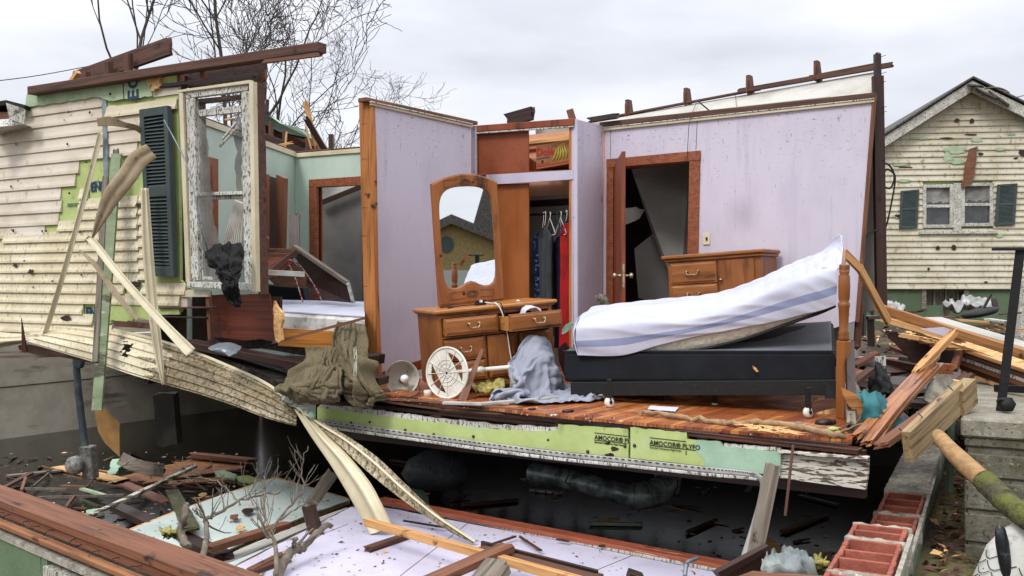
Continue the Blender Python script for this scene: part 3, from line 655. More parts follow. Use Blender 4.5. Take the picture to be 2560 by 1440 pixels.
# double window
def nwin(p, name):
    x0, y0, x1, y1 = p; a, z1 = sN(x0, y0); b, z0 = sN(x1, y1); t = .09
    f = MB()
    for (s0_, s1_, q0, q1) in ((a, a + t, z0, z1), (b - t, b, z0, z1), (a + t, b - t, z1 - t, z1), (a + t, b - t, z0, z0 + t), (a + t, b - t, (z0 + z1) / 2 - .04, (z0 + z1) / 2 + .04)):
        f.hexa([PN.P(s0_, q0, .06), PN.P(s1_, q0, .06), PN.P(s1_, q0, -.06), PN.P(s0_, q0, -.06), PN.P(s0_, q1, .06), PN.P(s1_, q1, .06), PN.P(s1_, q1, -.06), PN.P(s0_, q1, -.06)])
    o = f.obj(name, PEEL, nb, bevel=.008)
    gl = MB().hexa([PN.P(a + t, z0 + t, -.03), PN.P(b - t, z0 + t, -.03), PN.P(b - t, z0 + t, -.05), PN.P(a + t, z0 + t, -.05), PN.P(a + t, z1 - t, -.03), PN.P(b - t, z1 - t, -.03), PN.P(b - t, z1 - t, -.05), PN.P(a + t, z1 - t, -.05)])
    gl.obj('glass', DARKG, o)
    cu = MB(); cs = []
    for i in range(13):
        s_ = a + t + (b - a - 2 * t) * i / 12; cs.append((s_, z1 - t - (.55 + .12 * nz3(i * .6, a)) * (z1 - z0) * .6))
    pts = [PN.P(a + t, z1 - t, -.027)] + [PN.P(s_, z_, -.027) for s_, z_ in cs] + [PN.P(b - t, z1 - t, -.027)]
    cu.prism(pts, -PN.n * .002).obj('curtain', mat('grey_net_curtain', '8d8b84', [('5f5d57', (3, 3, 3), .4, .6)], .9), o)
nwin((2306, 462, 2382, 570), 'window'); nwin((2402, 458, 2482, 566), 'window')
nbox(sN(2382, 500)[0], sN(2402, 500)[0], wb, wtp, -.03, .055, 'window_mullion', PEEL)
nbox(wl - .02, wr + .02, wb - .07, wb, -.03, .09, 'window_sill', PEEL)
def shutter(pl, quad, nm, parent, off=.05, th=.04, nl=14, panels=((.05, .47), (.53, .95))):
    """quad (s,z) corners: bl, br, tr, tl"""
    bl, br, tr, tl = [Vector((q[0], q[1])) for q in quad]
    def q(a, b): return bl.lerp(br, a).lerp(tl.lerp(tr, a), b)
    root = None
    def piece(a0, b0, a1, b1, o0, o1, mb):
        c = [q(a0, b0), q(a1, b0), q(a1, b1), q(a0, b1)]
        mb.hexa([pl.P(c[0].x, c[0].y, o1), pl.P(c[1].x, c[1].y, o1), pl.P(c[1].x, c[1].y, o0), pl.P(c[0].x, c[0].y, o0), pl.P(c[3].x, c[3].y, o1), pl.P(c[2].x, c[2].y, o1), pl.P(c[2].x, c[2].y, o0), pl.P(c[3].x, c[3].y, o0)])
    m = MB(); sw = .15
    piece(0, 0, sw, 1, off, off + th, m); piece(1 - sw, 0, 1, 1, off, off + th, m)
    zs = [0] + [x for p in panels for x in p] + [1]
    for k in range(0, len(zs), 2): piece(sw, zs[k], 1 - sw, zs[k + 1], off, off + th, m)
    piece(sw, .02, 1 - sw, .98, off, off + th * .2, m)
    o = m.obj(nm, SHUT, parent, bevel=.003)
    l = MB()
    for (z0, z1) in panels:
        for i in range(nl):
            b0_ = z0 + (z1 - z0) * i / nl; b1_ = z0 + (z1 - z0) * (i + .8) / nl; c = [q(sw, b0_), q(1 - sw, b0_), q(1 - sw, b1_), q(sw, b1_)]
            dr = random.uniform(-.006, .006) * (1 if nl > 16 else 0)
            l.hexa([pl.P(c[0].x, c[0].y, off + th * .95), pl.P(c[1].x, c[1].y + dr, off + th * .95), pl.P(c[1].x, c[1].y + dr, off + th * .75), pl.P(c[0].x, c[0].y, off + th * .75), pl.P(c[3].x, c[3].y, off + th * .45), pl.P(c[2].x, c[2].y + dr, off + th * .45), pl.P(c[2].x, c[2].y + dr, off + th * .25), pl.P(c[3].x, c[3].y, off + th * .25)])
    l.obj('louvres', SHUT, o); return o
shutter(PN, [sN(2246, 572), sN(2291, 570), sN(2296, 474), sN(2250, 478)], 'shutter', nb)
shutter(PN, [sN(2484, 564), sN(2534, 562), sN(2541, 459), sN(2491, 462)], 'shutter', nb)
# roof: rakes and dark shingles
def rake(p, q, o0, o1, nm, h=.28, m=PEEL):
    a, b = sN(*p), sN(*q); mb = MB(); v = [PN.P(a[0], a[1], o1), PN.P(b[0], b[1], o1), PN.P(b[0], b[1] - h, o1), PN.P(a[0], a[1] - h, o1)]; mb.prism(v, -PN.n * (o1 - o0)); return mb.obj(nm, m, nb)
rake((1960, 500), (2420, 208), .25, .33, 'rake_board', .28); rake((2420.6, 208), (2760, 372), .25, .33, 'rake_board', .3)
rake((1960, 497), (2420, 205), -.3, .249, 'soffit', .08, GREYW); rake((2420.6, 205), (2760, 369), -.3, .249, 'soffit', .08, GREYW)
def roofp(p, q, nm):
    a, b = sN(*p), sN(*q); v = [PN.P(a[0], a[1] + .02, .4), PN.P(b[0], b[1] + .02, .4), PN.P(b[0], b[1] + .07, .4), PN.P(a[0], a[1] + .07, .4)]; MB().prism(v, -PN.n * 9).obj(nm, ROOFD, nb)
roofp((1950, 506), (2420, 204), 'roof'); roofp((2420.6, 204), (2780, 378), 'roof')
for i, (a, b) in enumerate((((2422, 213), (2452, 216)), ((2440, 224), (2490, 246)), ((2475, 232), (2520, 262)))):
    bp('torn_shingle', (a[0], a[1], 25.6), (b[0], b[1], 25.4), .3, .04, ROOFD, nb, jg=.05)
beam('metal_flashing', W(2462, 222, 25.5), W(2524, 232, 25.2), .12, .03, GREYW, nb, bend=.08)
slab(PN, [(2405, 470), (2426, 463), (2438, 420), (2446, 365), (2425, 372), (2412, 420)], .05, .12, jg=.03, step=.12).obj('lumber_shard', OLDR, label='rust red board driven into the cream siding above the neighbour window', cat='board')
torn = MB()
for (px, py, w_, h_) in ((2390, 375, 60, 16), (2440, 350, 40, 10), (2370, 392, 26, 26), (2525, 335, 26, 9), (2500, 372, 34, 8), (2250, 412, 44, 7), (2262, 452, 34, 8), (2330, 260, 18, 8), (2300, 345, 50, 6), (2394, 404, 40, 12), (2555, 300, 30, 7), (2240, 540, 18, 10), (2500, 590, 22, 8), (2300, 690, 24, 6)):
    pts = [(px + w_ * (math.cos(2 * math.pi * k / 9)) * random.uniform(.25, .6), py + h_ * math.sin(2 * math.pi * k / 9) * random.uniform(.3, .7)) for k in range(9)]
    slab(PN, pts, .01, .045, mb=torn)
torn.obj('torn_patch', FOAMP, nb, split=True)
dk_ = MB()
for (px, py, w_, h_) in ((2558, 382, 22, 22), (2385, 618, 16, 14), (2345, 620, 12, 12), (2430, 302, 14, 16), (2392, 300, 16, 10), (2245, 540, 26, 8), (2322, 672, 8, 8), (2452, 385, 14, 8), (2540, 395, 12, 6), (2368, 345, 34, 4), (2430, 336, 40, 4), (2262, 418, 50, 3), (2465, 705, 10, 5)):
    pts = [(px + w_ * (math.cos(2 * math.pi * k / 8)) * random.uniform(.3, .6), py + h_ * math.sin(2 * math.pi * k / 8) * random.uniform(.3, .6)) for k in range(8)]
    slab(PN, pts, .01, .047, mb=dk_)
dk_.obj('hole', OLDD, nb, split=True)
# solid body behind
MB().prism([PN.P(sa, -1.2, -.3), PN.P(sb, -1.2, -.3), PN.P(sb, 3.2, -.3), PN.P(sN(2420, 222)[0], 5.3, -.3), PN.P(sa, 2.6, -.3)], -PN.n * 8).obj('rear_walls', NS, nb)

# houses behind the camera, seen in the dresser mirror
tb = thing('brick_house', 'tan brick house across the street seen in the dresser mirror', 'house', (14, -11, -.7))
mn = Vector((.831, -.556, 0)).normalized(); mo = Vector((-.3, 8, 0)) + mn * 23; PB = Plane((mo.x, mo.y), (mn.y, -mn.x)); 
if PB.n.dot(Vector((-.3, 8, 0)) - PB.o) < 0: PB.n = -PB.n
bd = PB.d
def pb(mb, pts, th, off=0): return mb.prism([PB.P(a, z - 1.0, off) for a, z in pts], -PB.n * th)
# mirror flips left and right: +x in the mirror runs along side sgn
sg = 1 if bd.dot(Vector((-.556, -.831, 0))) > 0 else -1
e = lambda x: -sg * x
pb(MB(), [(e(-4), -.7), (e(-4), 1.3), (e(-.65), 3.0), (e(4), 1.2), (e(4), -.7)], 6).obj('wall', BRICKY, tb)
pb(MB(), [(e(-4.4), 1.15), (e(-4.4), 1.4), (e(-.65), 3.3), (e(4.4), 1.3), (e(4.4), 1.05), (e(-.65), 3.0)], 6.6, .3).obj('roof', ROOFD, tb)
pb(MB(), [(e(-.1), 2.6), (e(.55), 5.0), (e(2.6), 5.0), (e(6), 1.2), (e(6), 0), (e(-.1), 0)], 4, -6.7).obj('dormer', ROOFD, tb)
MB().prism([PB.P(e(-.8) + .24 * math.cos(2 * math.pi * k / 20), 1.33 + .27 * math.sin(2 * math.pi * k / 20), .03) for k in range(20)], -PB.n * .03).obj('round_vent', SHUT, tb)
pb(MB(), [(e(-1.2), .6), (e(-1.2), 1.5), (e(.2), 1.5), (e(.2), .6)], .05, .05).obj('window', mat('pale_window_shade', '9d9f98', (), .5), tb)

# ================================================================ BARE TREES
def tree(name, label, base, h, rad, seed, lean=(0, 0), levels=5, spread=.55, drop=.0, first=.3, cat='tree', kids=3, group=None, twig=.006, seg0=7, keepdir=None, stuff=None):
    rnd = random.Random(seed); root = thing(name, label, cat, base, group=group) if not stuff else None
    tk = MB(); cr2 = MB()
    def grow(p, d, L, r, lv):
        n = 6 if lv < 2 else 4; pts = [p]; rs = [r]; q = Vector(p); dd = Vector(d)
        for i in range(n):
            dd = (dd + Vector((rnd.uniform(-1, 1), rnd.uniform(-1, 1), rnd.uniform(-.6, .8))) * (.13 + .05 * lv) + Vector((0, 0, .05 - drop * lv))).normalized()
            q = q + dd * L / n; pts.append(q.copy()); rs.append(max(twig, r * (1 - .55 * (i + 1) / n)))
        (tk if lv == 0 else cr2).tube(pts, rs, 7 if lv == 0 else (5 if lv < 3 else 3), cap=False)
        if lv >= levels: return
        k = kids + (2 if lv == 0 else 0) + (1 if lv >= 2 else 0)
        for c in range(k):
            t = first + (1 - first) * (c + rnd.random()) / k if lv == 0 else .2 + .8 * (c + rnd.random()) / k
            i = min(n - 1, int(t * n)); f = t * n - i; pp = pts[i].lerp(pts[i + 1], f); d0 = (pts[i + 1] - pts[i]).normalized()
            ax = Vector((rnd.uniform(-1, 1), rnd.uniform(-1, 1), rnd.uniform(-1, 1))).cross(d0).normalized(); ang = spread * rnd.uniform(.7, 1.4)
            nd = (d0 * math.cos(ang) + ax * math.sin(ang))
            if keepdir and lv < 2: nd = (nd + Vector(keepdir) * .35)
            grow(pp, nd.normalized(), L * rnd.uniform(.5, .72), max(twig, rs[i] * rnd.uniform(.45, .65)), lv + 1)
        
    grow(Vector(base), Vector((lean[0], lean[1], 1)).normalized(), h, rad, 0)
    if stuff: return cr2, tk
    tk.obj('trunk', BARK, root, fix=False); cr2.obj('crown', BARK, root, fix=False); return root
tree('bare_tree', 'large bare leafless tree leaning right behind the middle of the house', W(622, 760, 22), 4.8, .1, 5, (.03, .0), 5, .66, .0, .2, keepdir=(.08, 0, .1), kids=3, twig=.0075)
tree('bare_tree', 'bare tree with long thin upright limbs above the roof beam', W(570, 700, 20), 6.6, .06, 12, (.08, 0), 4, .5, 0, .55, keepdir=(.3, 0, .5), twig=.009, kids=3)
tree('bare_tree', 'bare tree with sparse crooked limbs above the broken rafters at far left', W(285, 620, 19), 5.0, .055, 22, (-.03, 0), 4, .6, 0, .5, kids=3, keepdir=(-.25, 0, .35), twig=.009)
tree('bare_tree', 'low bare tree with fine twigs just left of the lilac wall', W(770, 740, 17), 3.0, .035, 8, (-.02, 0), 5, .7, .01, .3, kids=3, keepdir=(.05, 0, 0), twig=.003)
for i, (px, hh, sd) in enumerate(((1130, 5.6, 1), (1172, 5.9, 2), (1215, 5.3, 3), (1255, 5.0, 4))):
    tree('distant_tree', ['thin far tree just right of the lilac wall top', 'tallest of the thin far trees above the closet', 'thin far tree above the closet header board', 'rightmost of the thin far trees above the closet'][i], W(px, 715, 60), hh * .62, .07, 40 + sd, (0, 0), 3, .35, 0, .4, group='thin far trees above the closet', twig=.018, keepdir=(0, 0, .4))
# wires
tag(MB().tube(spl([W(-60, 208, 16), W(100, 188, 17), W(290, 152, 19)], 12), .008, 5).obj('power_line', BLKM), 'thin overhead wire running from the far left to the small tree', 'power line')
tag(MB().tube(spl([W(2420, 232, 34), W(2500, 250, 34), W(2640, 218, 34)], 10), .014, 5).obj('power_line', BLKM), 'thin overhead wire above the neighbour house roof', 'power line')
# ================================================================ THE WRECKED HOUSE
hs_ = thing('wrecked_house', 'storm wrecked house torn open to a lilac bedroom, roof gone', 'house', H(-5.9, 5.4, 0))
PART = PU(-5.93); PBK = PV(8.42); PCL = PV(7.85)
cl1 = -5.0
# floors (local x runs along the street, y into the house)
def floor_piece(poly, z0, z1, m, name='floor'):
    mb = MB(); mb.prism([Vector((u, v, z0)) for u, v in poly], (0, 0, z1 - z0)); o = mb.obj(name, m, hs_, world=True, recenter=False)
    o.matrix_parent_inverse = wmat(hs_).inverted(); o.rotation_euler = (0, 0, -TH); return o
fe = []
pxs = [(948, 984), (1010, 990), (1080, 999), (1160, 1010), (1250, 1022), (1330, 1031), (1420, 1040), (1520, 1049), (1620, 1058), (1700, 1064), (1800, 1073), (1900, 1083), (2000, 1090), (2070, 1096), (2128, 1100)]
for i, (px, py) in enumerate(pxs):
    p = onZ(px, py, 0); fe.append((p.dot(U2), p.dot(V2) + random.uniform(-.012, .012)))
floor_piece([(-5.93, fe[0][1])] + fe + [(-2.3, 8.4), (-5.93, 8.4)], -.02, 0, FLOORM)
floor_piece([(-5.93, 5.6), (-1.75, 5.45), (-2.35, 8.4), (-5.93, 8.4)], -.05, -.022, OLDD, 'subfloor')
floor_piece([(-9.6, 6.35), (-5.95, 6.1), (-5.95, 11.85), (-9.6, 11.85)], -.06, -.03, OLDD, 'subfloor')
floor_piece([(-5.93, 8.402), (-2.35, 8.402), (-3.0, 11.85), (-5.93, 11.85)], -.06, -.03, FLOORM, 'hall_floor')
floor_piece([(-13.9, 8.2), (-9.61, 8.2), (-9.61, 11.85), (-13.9, 11.85)], -.06, -.03, OLDD, 'subfloor')
floor_piece([(-3.6, 8.45), (-1.0, 8.45), (-.2, 11.9), (-3.6, 11.9)], -.14, -.11, OLDD, 'subfloor')  # added dark deck, keeps open sky out of the water's reflection
# joists under the floor
for i in range(10): beam('joist', H(-5.9 + i * .41, 5.5, -.17), H(-5.9 + i * .41, 8.4 if i > 6 else 11.3, -.17), .045, .2, OLDD, hs_, bevel=0)
for i in range(9): beam('joist', H(-9.6 + i * .41, 6.25, -.17), H(-9.6 + i * .41, 11.3, -.17), .045, .2, OLDD, hs_, bevel=0, jg0=.03)
beam('girder', H(-9.6, 8.4, -.4), H(-2.3, 8.4, -.4), .14, .25, OLDD, hs_)
# rim boards along the front edge
def along(name, a, b, w_, h_, m, **k): return beam(name, onV_(*a), onV_(*b), w_, h_, m, hs_, **k)
def onV_(px, py, v): return PV(v).at(px, py)
ED = mat('wet_dark_floor_edge', '3f2015', [('6a3a22', (.8, 60, 60), .52, .62), ('1d100b', (1.5, 50, 50), .45, .6)], .22, .4, (1, 60, 60), spec=.6)
along('rim_board', (900, 987, 5.43), (2125, 1112, 5.41), .07, .018, ED, bevel=.002, n=14, bend=-.01)
along('rim_board', (905, 992, 5.39), (2150, 1128, 5.37), .09, .03, ED, bevel=.003, n=14)
along('rim_board', (795, 1002, 5.41), (2170, 1146, 5.44), .05, .03, ED, bevel=.003, n=14, bend=.005)
along('rim_board', (1100, 1024, 5.38), (1800, 1086, 5.37), .03, .035, OLD, bevel=.003)
along('rim_joist', (800, 1046, 5.50), (2165, 1185, 5.50), .05, .27, OLDD, n=8)
along('sill_beam', (900, 1030, 5.46), (2160, 1150, 5.46), .05, .03, OLDR)
for px in (1080, 1390, 1745, 1905): beam('blocking', onV_(px, 1020 + (px - 945) * .098, 5.42), onV_(px + 26, 1022 + (px - 945) * .098, 5.42), .04, .05, OLDR, hs_)
beam('split_board', onV_(960, 998, 5.36), onV_(1300, 1024, 5.35), .05, .012, OLDR, hs_, bend=.012, jg=.06)
beam('split_board', onV_(965, 1004, 5.34), onV_(1250, 1035, 5.33), .03, .012, OLD, hs_, bend=-.01, jg=.06)
# green foam strip hanging below the floor edge
P33 = PV(5.33)
fo = thing('foam_strip', 'long torn green foam board strip with blue lettering below the bedroom floor edge', 'foam board', H(-4, 5.33, -.2))
slab(P33, [(793, 1018), (870, 1027), (944, 1038), (1100, 1056), (1200, 1069), (1300, 1076), (1392, 1077), (1396, 1060), (1480, 1066), (1569, 1072), (1571, 1145), (1400, 1128), (1240, 1109), (1100, 1090), (940, 1068), (793, 1047)], .025, 0, jg=.006, step=.03, only=(0, 1, 2, 3, 4, 5, 6, 7, 8, 9)).obj('foam_panel', FOAM, fo)
slab(P33, [(1576, 1068), (1650, 1074), (1717, 1081), (1717, 1098), (1760, 1106), (1764, 1166), (1670, 1155), (1576, 1145)], .025, 0, jg=.006, step=.03, only=(0, 1, 2, 3, 4)).obj('foam_panel', FOAM, fo)
slab(P33, [(1738, 1101), (1770, 1103), (1798, 1104), (1808, 1117), (1860, 1121), (1952, 1128), (1950, 1190), (1850, 1178), (1762, 1166), (1762, 1150), (1742, 1130)], .025, .004, jg=.006, step=.03, only=(0, 1, 2, 3, 4, 9)).obj('foam_panel', FOAMB, fo)
mold = MB()
slab(P33, [(800, 1012), (900, 1020), (1000, 1034), (1240, 1062), (1392, 1068), (1392, 1080), (1200, 1071), (1000, 1050), (795, 1020)], .03, -.004, jg=.006, step=.03, mb=mold)
slab(P33, [(1810, 1108), (1950, 1120), (1952, 1129), (1810, 1119)], .03, -.004, jg=.005, step=.03, mb=mold)
mold.obj('moulding', PEEL, fo, split=True)
def ptext(s, size, px, py, plane, off, m, parent, ax=(1, 0), bold=0, name='lettering'):
    p = plane.at(px, py, off); xd = plane.d * ax[0] + Vector((0, 0, ax[1])); yd = Vector((0, 0, ax[0])) - plane.d * ax[1]
    return text(s, size, p, xd, yd, m, parent, name, bold)
sl_ = -.0
ptext('AMOCOR\u00ae PL', .041, 1486, 1098, P33, .003, BLKP, fo, (1, -.0), .0004); ptext('AMOCOR\u00ae PLYFO', .041, 1624, 1111, P33, .006, BLKP, fo, (1, -.0), .0004)
ptext('Extruded Polystyrene Rigid Foam', .016, 1486, 1107, P33, .003, BLKP, fo); ptext('Extruded Polystyrene Rigid Foam', .016, 1624, 1120, P33, .006, BLKP, fo)
for (x0, x1, y0, y1) in ((1486, 1568, 1082, 1091), (1486, 1568, 1100, 1109), (1624, 1715, 1094, 1104), (1624, 1740, 1113, 1126)):
    beam('printed_line', P33.at(x0, y0, .003), P33.at(x1, y1, .003), .002, .004, BLKP, fo, bevel=0)
bt = MB()
for (px, py) in ((878, 1057), (925, 1055), (1014, 1075), (1085, 1086), (1184, 1091), (1470, 1129), (1563, 1115), (1587, 1114)):
    c = P33.at(px, py, .0); bt.lathe([(0, 0), (.011, 0), (.011, .007), (0, .009)], 10, Matrix.Translation(c) @ Matrix.Rotation(TH * -1, 4, 'Z') @ Matrix.Rotation(R(90), 4, 'X'))
bt.obj('fastener', mat('maroon_fastener', '4a1416', (), .5, 0), fo, split=True)
hole_ = MB()
for c in ((1524, 1138, 26, 9), (1520, 1108, 16, 7), (1535, 1122, 22, 10), (1370, 1100, 7, 5), (1715, 1132, 3, 12)):
    slab(P33, [(c[0] + c[2] * math.cos(2 * math.pi * k / 9) * random.uniform(.3, .6), c[1] + c[3] * math.sin(2 * math.pi * k / 9) * random.uniform(.4, .7)) for k in range(9)], .003, .002, mb=hole_)
hole_.obj('hole', OLDD, fo, split=True)
# perforated starter strip
ss = thing('vinyl_strip', 'long white perforated vinyl starter strip bent down at its right end', 'vinyl strip', H(-3, 5.3, -.3))
P31 = PV(5.31)
top = [(793, 1048), (940, 1068), (1100, 1090), (1240, 1109), (1400, 1129), (1571, 1146), (1762, 1167), (1860, 1177), (1893, 1184)]
ht = [19, 20, 21, 22, 22, 22, 22, 20, 17]
WV = mat('dusty_white_vinyl', 'a9a6a0', [('8e8b84', (5, 5, 9), .45, .65), ('4f4a41', (40, 40, 40), .66, .72)], .6, .2)
def strip(pts, hts, f0, f1, off): return [[P31.at(x, y + h * f, off) for (x, y), h in zip(pts, hts)] for f in (f0, (f0 + f1) / 2, f1)]
loft('nail_flange', strip(top, ht, 0, .68, 0), 40, 3, WV, .004, parent=ss)
loft('lower_lip', strip(top, ht, .7, 1.05, .018), 40, 3, PEEL, .008, parent=ss)
pf = MB(); cur = spl([P31.at(x, y + 5, .006) for x, y in top], 90)
for i in range(1, 88, 1):
    for q in (0, 1):
        a = cur[i].lerp(cur[i + 1], .12 + .4 * q * .5); b = cur[i].lerp(cur[i + 1], .6 + .4 * q * .5); z = Vector((0, 0, -.026 * q))
        pf.hexa([a + z, b + z, b + z + V2 * .003, a + z + V2 * .003, a + z + Vector((0, 0, .006)), b + z + Vector((0, 0, .006)), b + z + V2 * .003 + Vector((0, 0, .006)), a + z + V2 * .003 + Vector((0, 0, .006))])
pf.obj('slot', BLKP, ss, kind='stuff')
rowsA = [[P31.at(1880, 1178, 0), P31.at(1903, 1190, .02), P31.at(1912, 1215, .04), W(1900, 1270, 5.35), W(1878, 1340, 5.32), W(1860, 1400, 5.3), W(1853, 1432, 5.3)],
         [P31.at(1872, 1186, 0), P31.at(1893, 1198, .0), P31.at(1900, 1215, .0), W(1889, 1270, 5.42), W(1868, 1340, 5.4), W(1849, 1400, 5.38), W(1842, 1432, 5.36)]]
loft('bent_end', rowsA, 24, 4, WV, .005, parent=ss)
# flaking clapboards on the right of the rim
rb_ = thing('clapboard', 'two flaking white clapboards on the right end of the floor rim', 'clapboard', P31.at(2050, 1200))
slab(PV(5.36), [(1951, 1136), (2100, 1143), (2171, 1147), (2169, 1186), (2060, 1172), (1951, 1160)], .03, 0).obj('board', PEELH, rb_)
slab(PV(5.36), [(1951, 1161), (2060, 1173), (2169, 1187), (2163, 1224), (2050, 1209), (1949, 1195)], .03, .014).obj('board', PEELH, rb_)
beam('cap_board', PV(5.34).at(1950, 1128), PV(5.34).at(2172, 1146), .05, .02, PEELH, rb_)

# --- partition between the rooms
WT = 2.44
mb = MB()
pur = [(930, 256), (1050, 282), (1173, 313), (1176, 884), (1045, 916), (948, 948)]
def poly_uv(plane, pix): return [plane.at(x, y) for x, y in pix]
pw = [PART.at(932, 256)] ; pw = [PART.at(932, 258), PART.at(1178, 313), PART.at(1178, 885), PART.at(948, 951)]
MB().prism(pw, -U2 * .012).obj('lilac_wall_face', LILAC, hs_)
MB().prism([p - U2 * .0125 + Vector((0, 0, 0)) for p in pw], -U2 * .10).obj('wall_core', STUD, hs_)
MB().prism([p - U2 * .113 for p in pw], -U2 * .012).obj('mint_wall_face', MINT, hs_)
slab(Plane(PART.at(931, 600).xy, U2), [(897, 249), (928, 251), (933, 400), (937, 700), (947, 952), (917, 950), (911, 800), (903, 500)], .045, .02).obj('end_stud', STUD, hs_)
beam('crown_trim', PART.at(926, 258, .012), PART.at(1180, 315, .012), .02, .035, VINC, hs_)
beam('crown_trim', PART.at(926, 255, .02), PART.at(1180, 311, .02), .03, .012, PEEL, hs_)
beam('top_plate', PART.at(905, 249, -.05), PART.at(1185, 309, -.05), .1, .035, OLDR, hs_)
beam('baseboard', PART.at(948, 944, .012), PART.at(1178, 872, .012), .016, .085, DOORW, hs_)
nl = MB()
for (py) in (310, 398, 520, 590, 716, 845): nl.tube([W(918, py, 8.3), W(908, py - 1, 8.05), W(905, py + 2, 8.03)], .0028, 4)
nl.obj('nail', BLKM, hs_)
nl = MB()
for px, h in ((942, .06), (956, .05), (1003, .05), (1062, .06), (1100, .035), (1140, .04)): b = PART.at(px, 254 + (px - 930) * .235, -.04); nl.tube([b, b + Vector((0, 0, h))], .003, 4)
nl.obj('nail', BLKM, hs_)
# jog at the back of the partition
slab(PV(7.52), [(1170, 312), (1189, 316), (1191, 860), (1172, 880)], .012, 0).obj('lilac_corner', LILAC, hs_)

# --- closet
beam('closet_header', PCL.at(1184, 323, .02), PCL.at(1436, 305, .02), .05, .065, DOORW, hs_)
beam('closet_header_trim', PCL.at(1190, 333, .03), PCL.at(1434, 316, .03), .02, .018, PEEL, hs_)
beam('closet_jamb', PCL.at(1189, 330, .0), PCL.at(1191, 740, .0), .03, .04, GREYW, hs_, up=(1, 0, 0))
slab(PCL, [(1192, 334), (1321, 320), (1322, 428), (1193, 434)], .012, -.02).obj('upper_sliding_panel', PANB, hs_)
sb_ = slab(PCL, [(1215, 437), (1434, 425), (1434, 448), (1268, 459), (1216, 461)], .02, .02).obj('shelf_face', LILP, hs_)
MB().prism([PCL.at(1193, 434, .019), PCL.at(1426, 424, .019), PCL.at(1426, 424, .019) + V2 * .5, PCL.at(1193, 434, .019) + V2 * .5], (0, 0, -.02)).obj('closet_shelf', PANB, hs_)
slab(PCL, [(1192, 461), (1322, 458), (1322, 800), (1192, 800)], .012, -.03).obj('lower_sliding_panel', mat('orange_hardboard', '9a5c2e', [('85491f', (3, 3, 1), .4, .65), ('6a3a1a', (40, 40, 40), .66, .74)], .5, .1), hs_)
bx = MB(); bx.prism([H(-6.2, 8.40, 0), H(-6.2, 8.40, WT), H(-5.0, 8.40, WT), H(-5.0, 8.40, 0)], V2 * .012); bx.obj('closet_back_wall', PEACH, hs_)
MB().prism([H(-6.2, 8.396, 0), H(-6.2, 8.396, 1.78), H(-5.0, 8.396, 1.78), H(-5.0, 8.396, 0)], V2 * .003).obj('closet_back_lower', DRYW, hs_)
beam('closet_top_trim', H(-6.2, 8.38, 2.36), H(-5.0, 8.38, 2.36), .02, .05, PALE, hs_); beam('closet_top_trim', H(-6.2, 8.38, 2.28), H(-5.0, 8.38, 2.28), .02, .02, DOORW, hs_)
beam('hanging_rod_cleat', H(-6.2, 8.385, 1.70), H(-5.0, 8.385, 1.70), .02, .07, OLDD, hs_)
MB().tube([H(-6.2, 8.1, 1.56), H(-5.02, 8.1, 1.56)], .014, 8).obj('hanging_rod', BLKM, hs_)
# closet end wall
cw = [H(cl1, 7.84, -.0), H(cl1, 7.84, WT + .01), H(cl1, 8.42, WT + .01), H(cl1, 8.42, 0)]
MB().prism(cw, -U2 * .012).obj('closet_side_wall', LILAC, hs_); MB().prism([p - U2 * .0125 for p in cw], -U2 * .03).obj('closet_side_core', STUD, hs_)
slab(PV(7.835), [(1432, 298), (1443, 298), (1444, 860), (1434, 860)], .02, 0).obj('closet_corner_strip', LILP, hs_)

# --- back wall with the doorway
bwp = [(1506, 319), (1743, 295), (2184, 248), (2141, 802), (2138, 862), (1748, 930), (1744, 378), (1515, 398), (1515, 960), (1504, 960)]
# the doorway is a notch in the outline
bwp = [(1506, 319), (1743, 295), (2184, 248), (2141, 802), (1900, 880), (1736, 905), (1743, 392), (1525, 412), (1525, 930), (1504, 932)]
slab(PBK, bwp, .013, 0, jg=.0).obj('lilac_wall_face', LILAC, hs_)
slab(PBK, [(1506, 320), (2184, 249), (2141, 802), (1900, 880), (1736, 905), (1743, 392), (1525, 412), (1525, 930), (1504, 932)], .09, -.0135).obj('wall_core', OLD, hs_)
beam('wall_seam', PBK.at(1743, 300, .001), PBK.at(1740, 374, .001), .002, .005, OLD, hs_, up=(1, 0, 0), bevel=0)
beam('wall_seam', PBK.at(1527, 322, .001), PBK.at(1526, 396, .001), .002, .004, OLD, hs_, up=(1, 0, 0), bevel=0)
beam('peach_corner_strip', PBK.at(1508, 325, .006), PBK.at(1503, 760, .006), .02, .03, PEACH, hs_, up=(1, 0, 0))
beam('crown_trim', PBK.at(1504, 324, .014), PBK.at(2186, 251, .014), .024, .032, VINC, hs_); beam('crown_trim', PBK.at(1504, 320, .02), PBK.at(2186, 247, .02), .03, .01, PEEL, hs_)
beam('top_plate', PBK.at(1504, 313, -.03), PBK.at(2190, 240, -.03), .09, .05, OLD, hs_)
beam('edge_stud', PBK.at(2186, 244, .0), PBK.at(2143, 806, .0), .03, .03, OLDR, hs_, up=(1, 0, 0)); beam('edge_stud', PBK.at(2150, 760, -.06), PBK.at(2142, 868, -.06), .05, .05, OLD, hs_, up=(1, 0, 0), jg=.03)
beam('bottom_plate', PBK.at(1745, 925, -.04), PBK.at(2140, 858, -.04), .09, .06, OLD, hs_, jg=.03)
df = thing('x', '', '') ; bpy.data.objects.remove(df)
def casing(pix, off, nm='door_frame'): return slab(PBK, pix, off + .012, off, jg=0).obj(nm, TRIMO, hs_, bevel=.002)
casing([(1515, 398), (1750, 376), (1750, 400), (1516, 420)], .022); casing([(1723, 403), (1749, 401), (1739, 905), (1712, 905)], .02); casing([(1516, 421), (1533, 420), (1531, 930), (1514, 930)], .02)
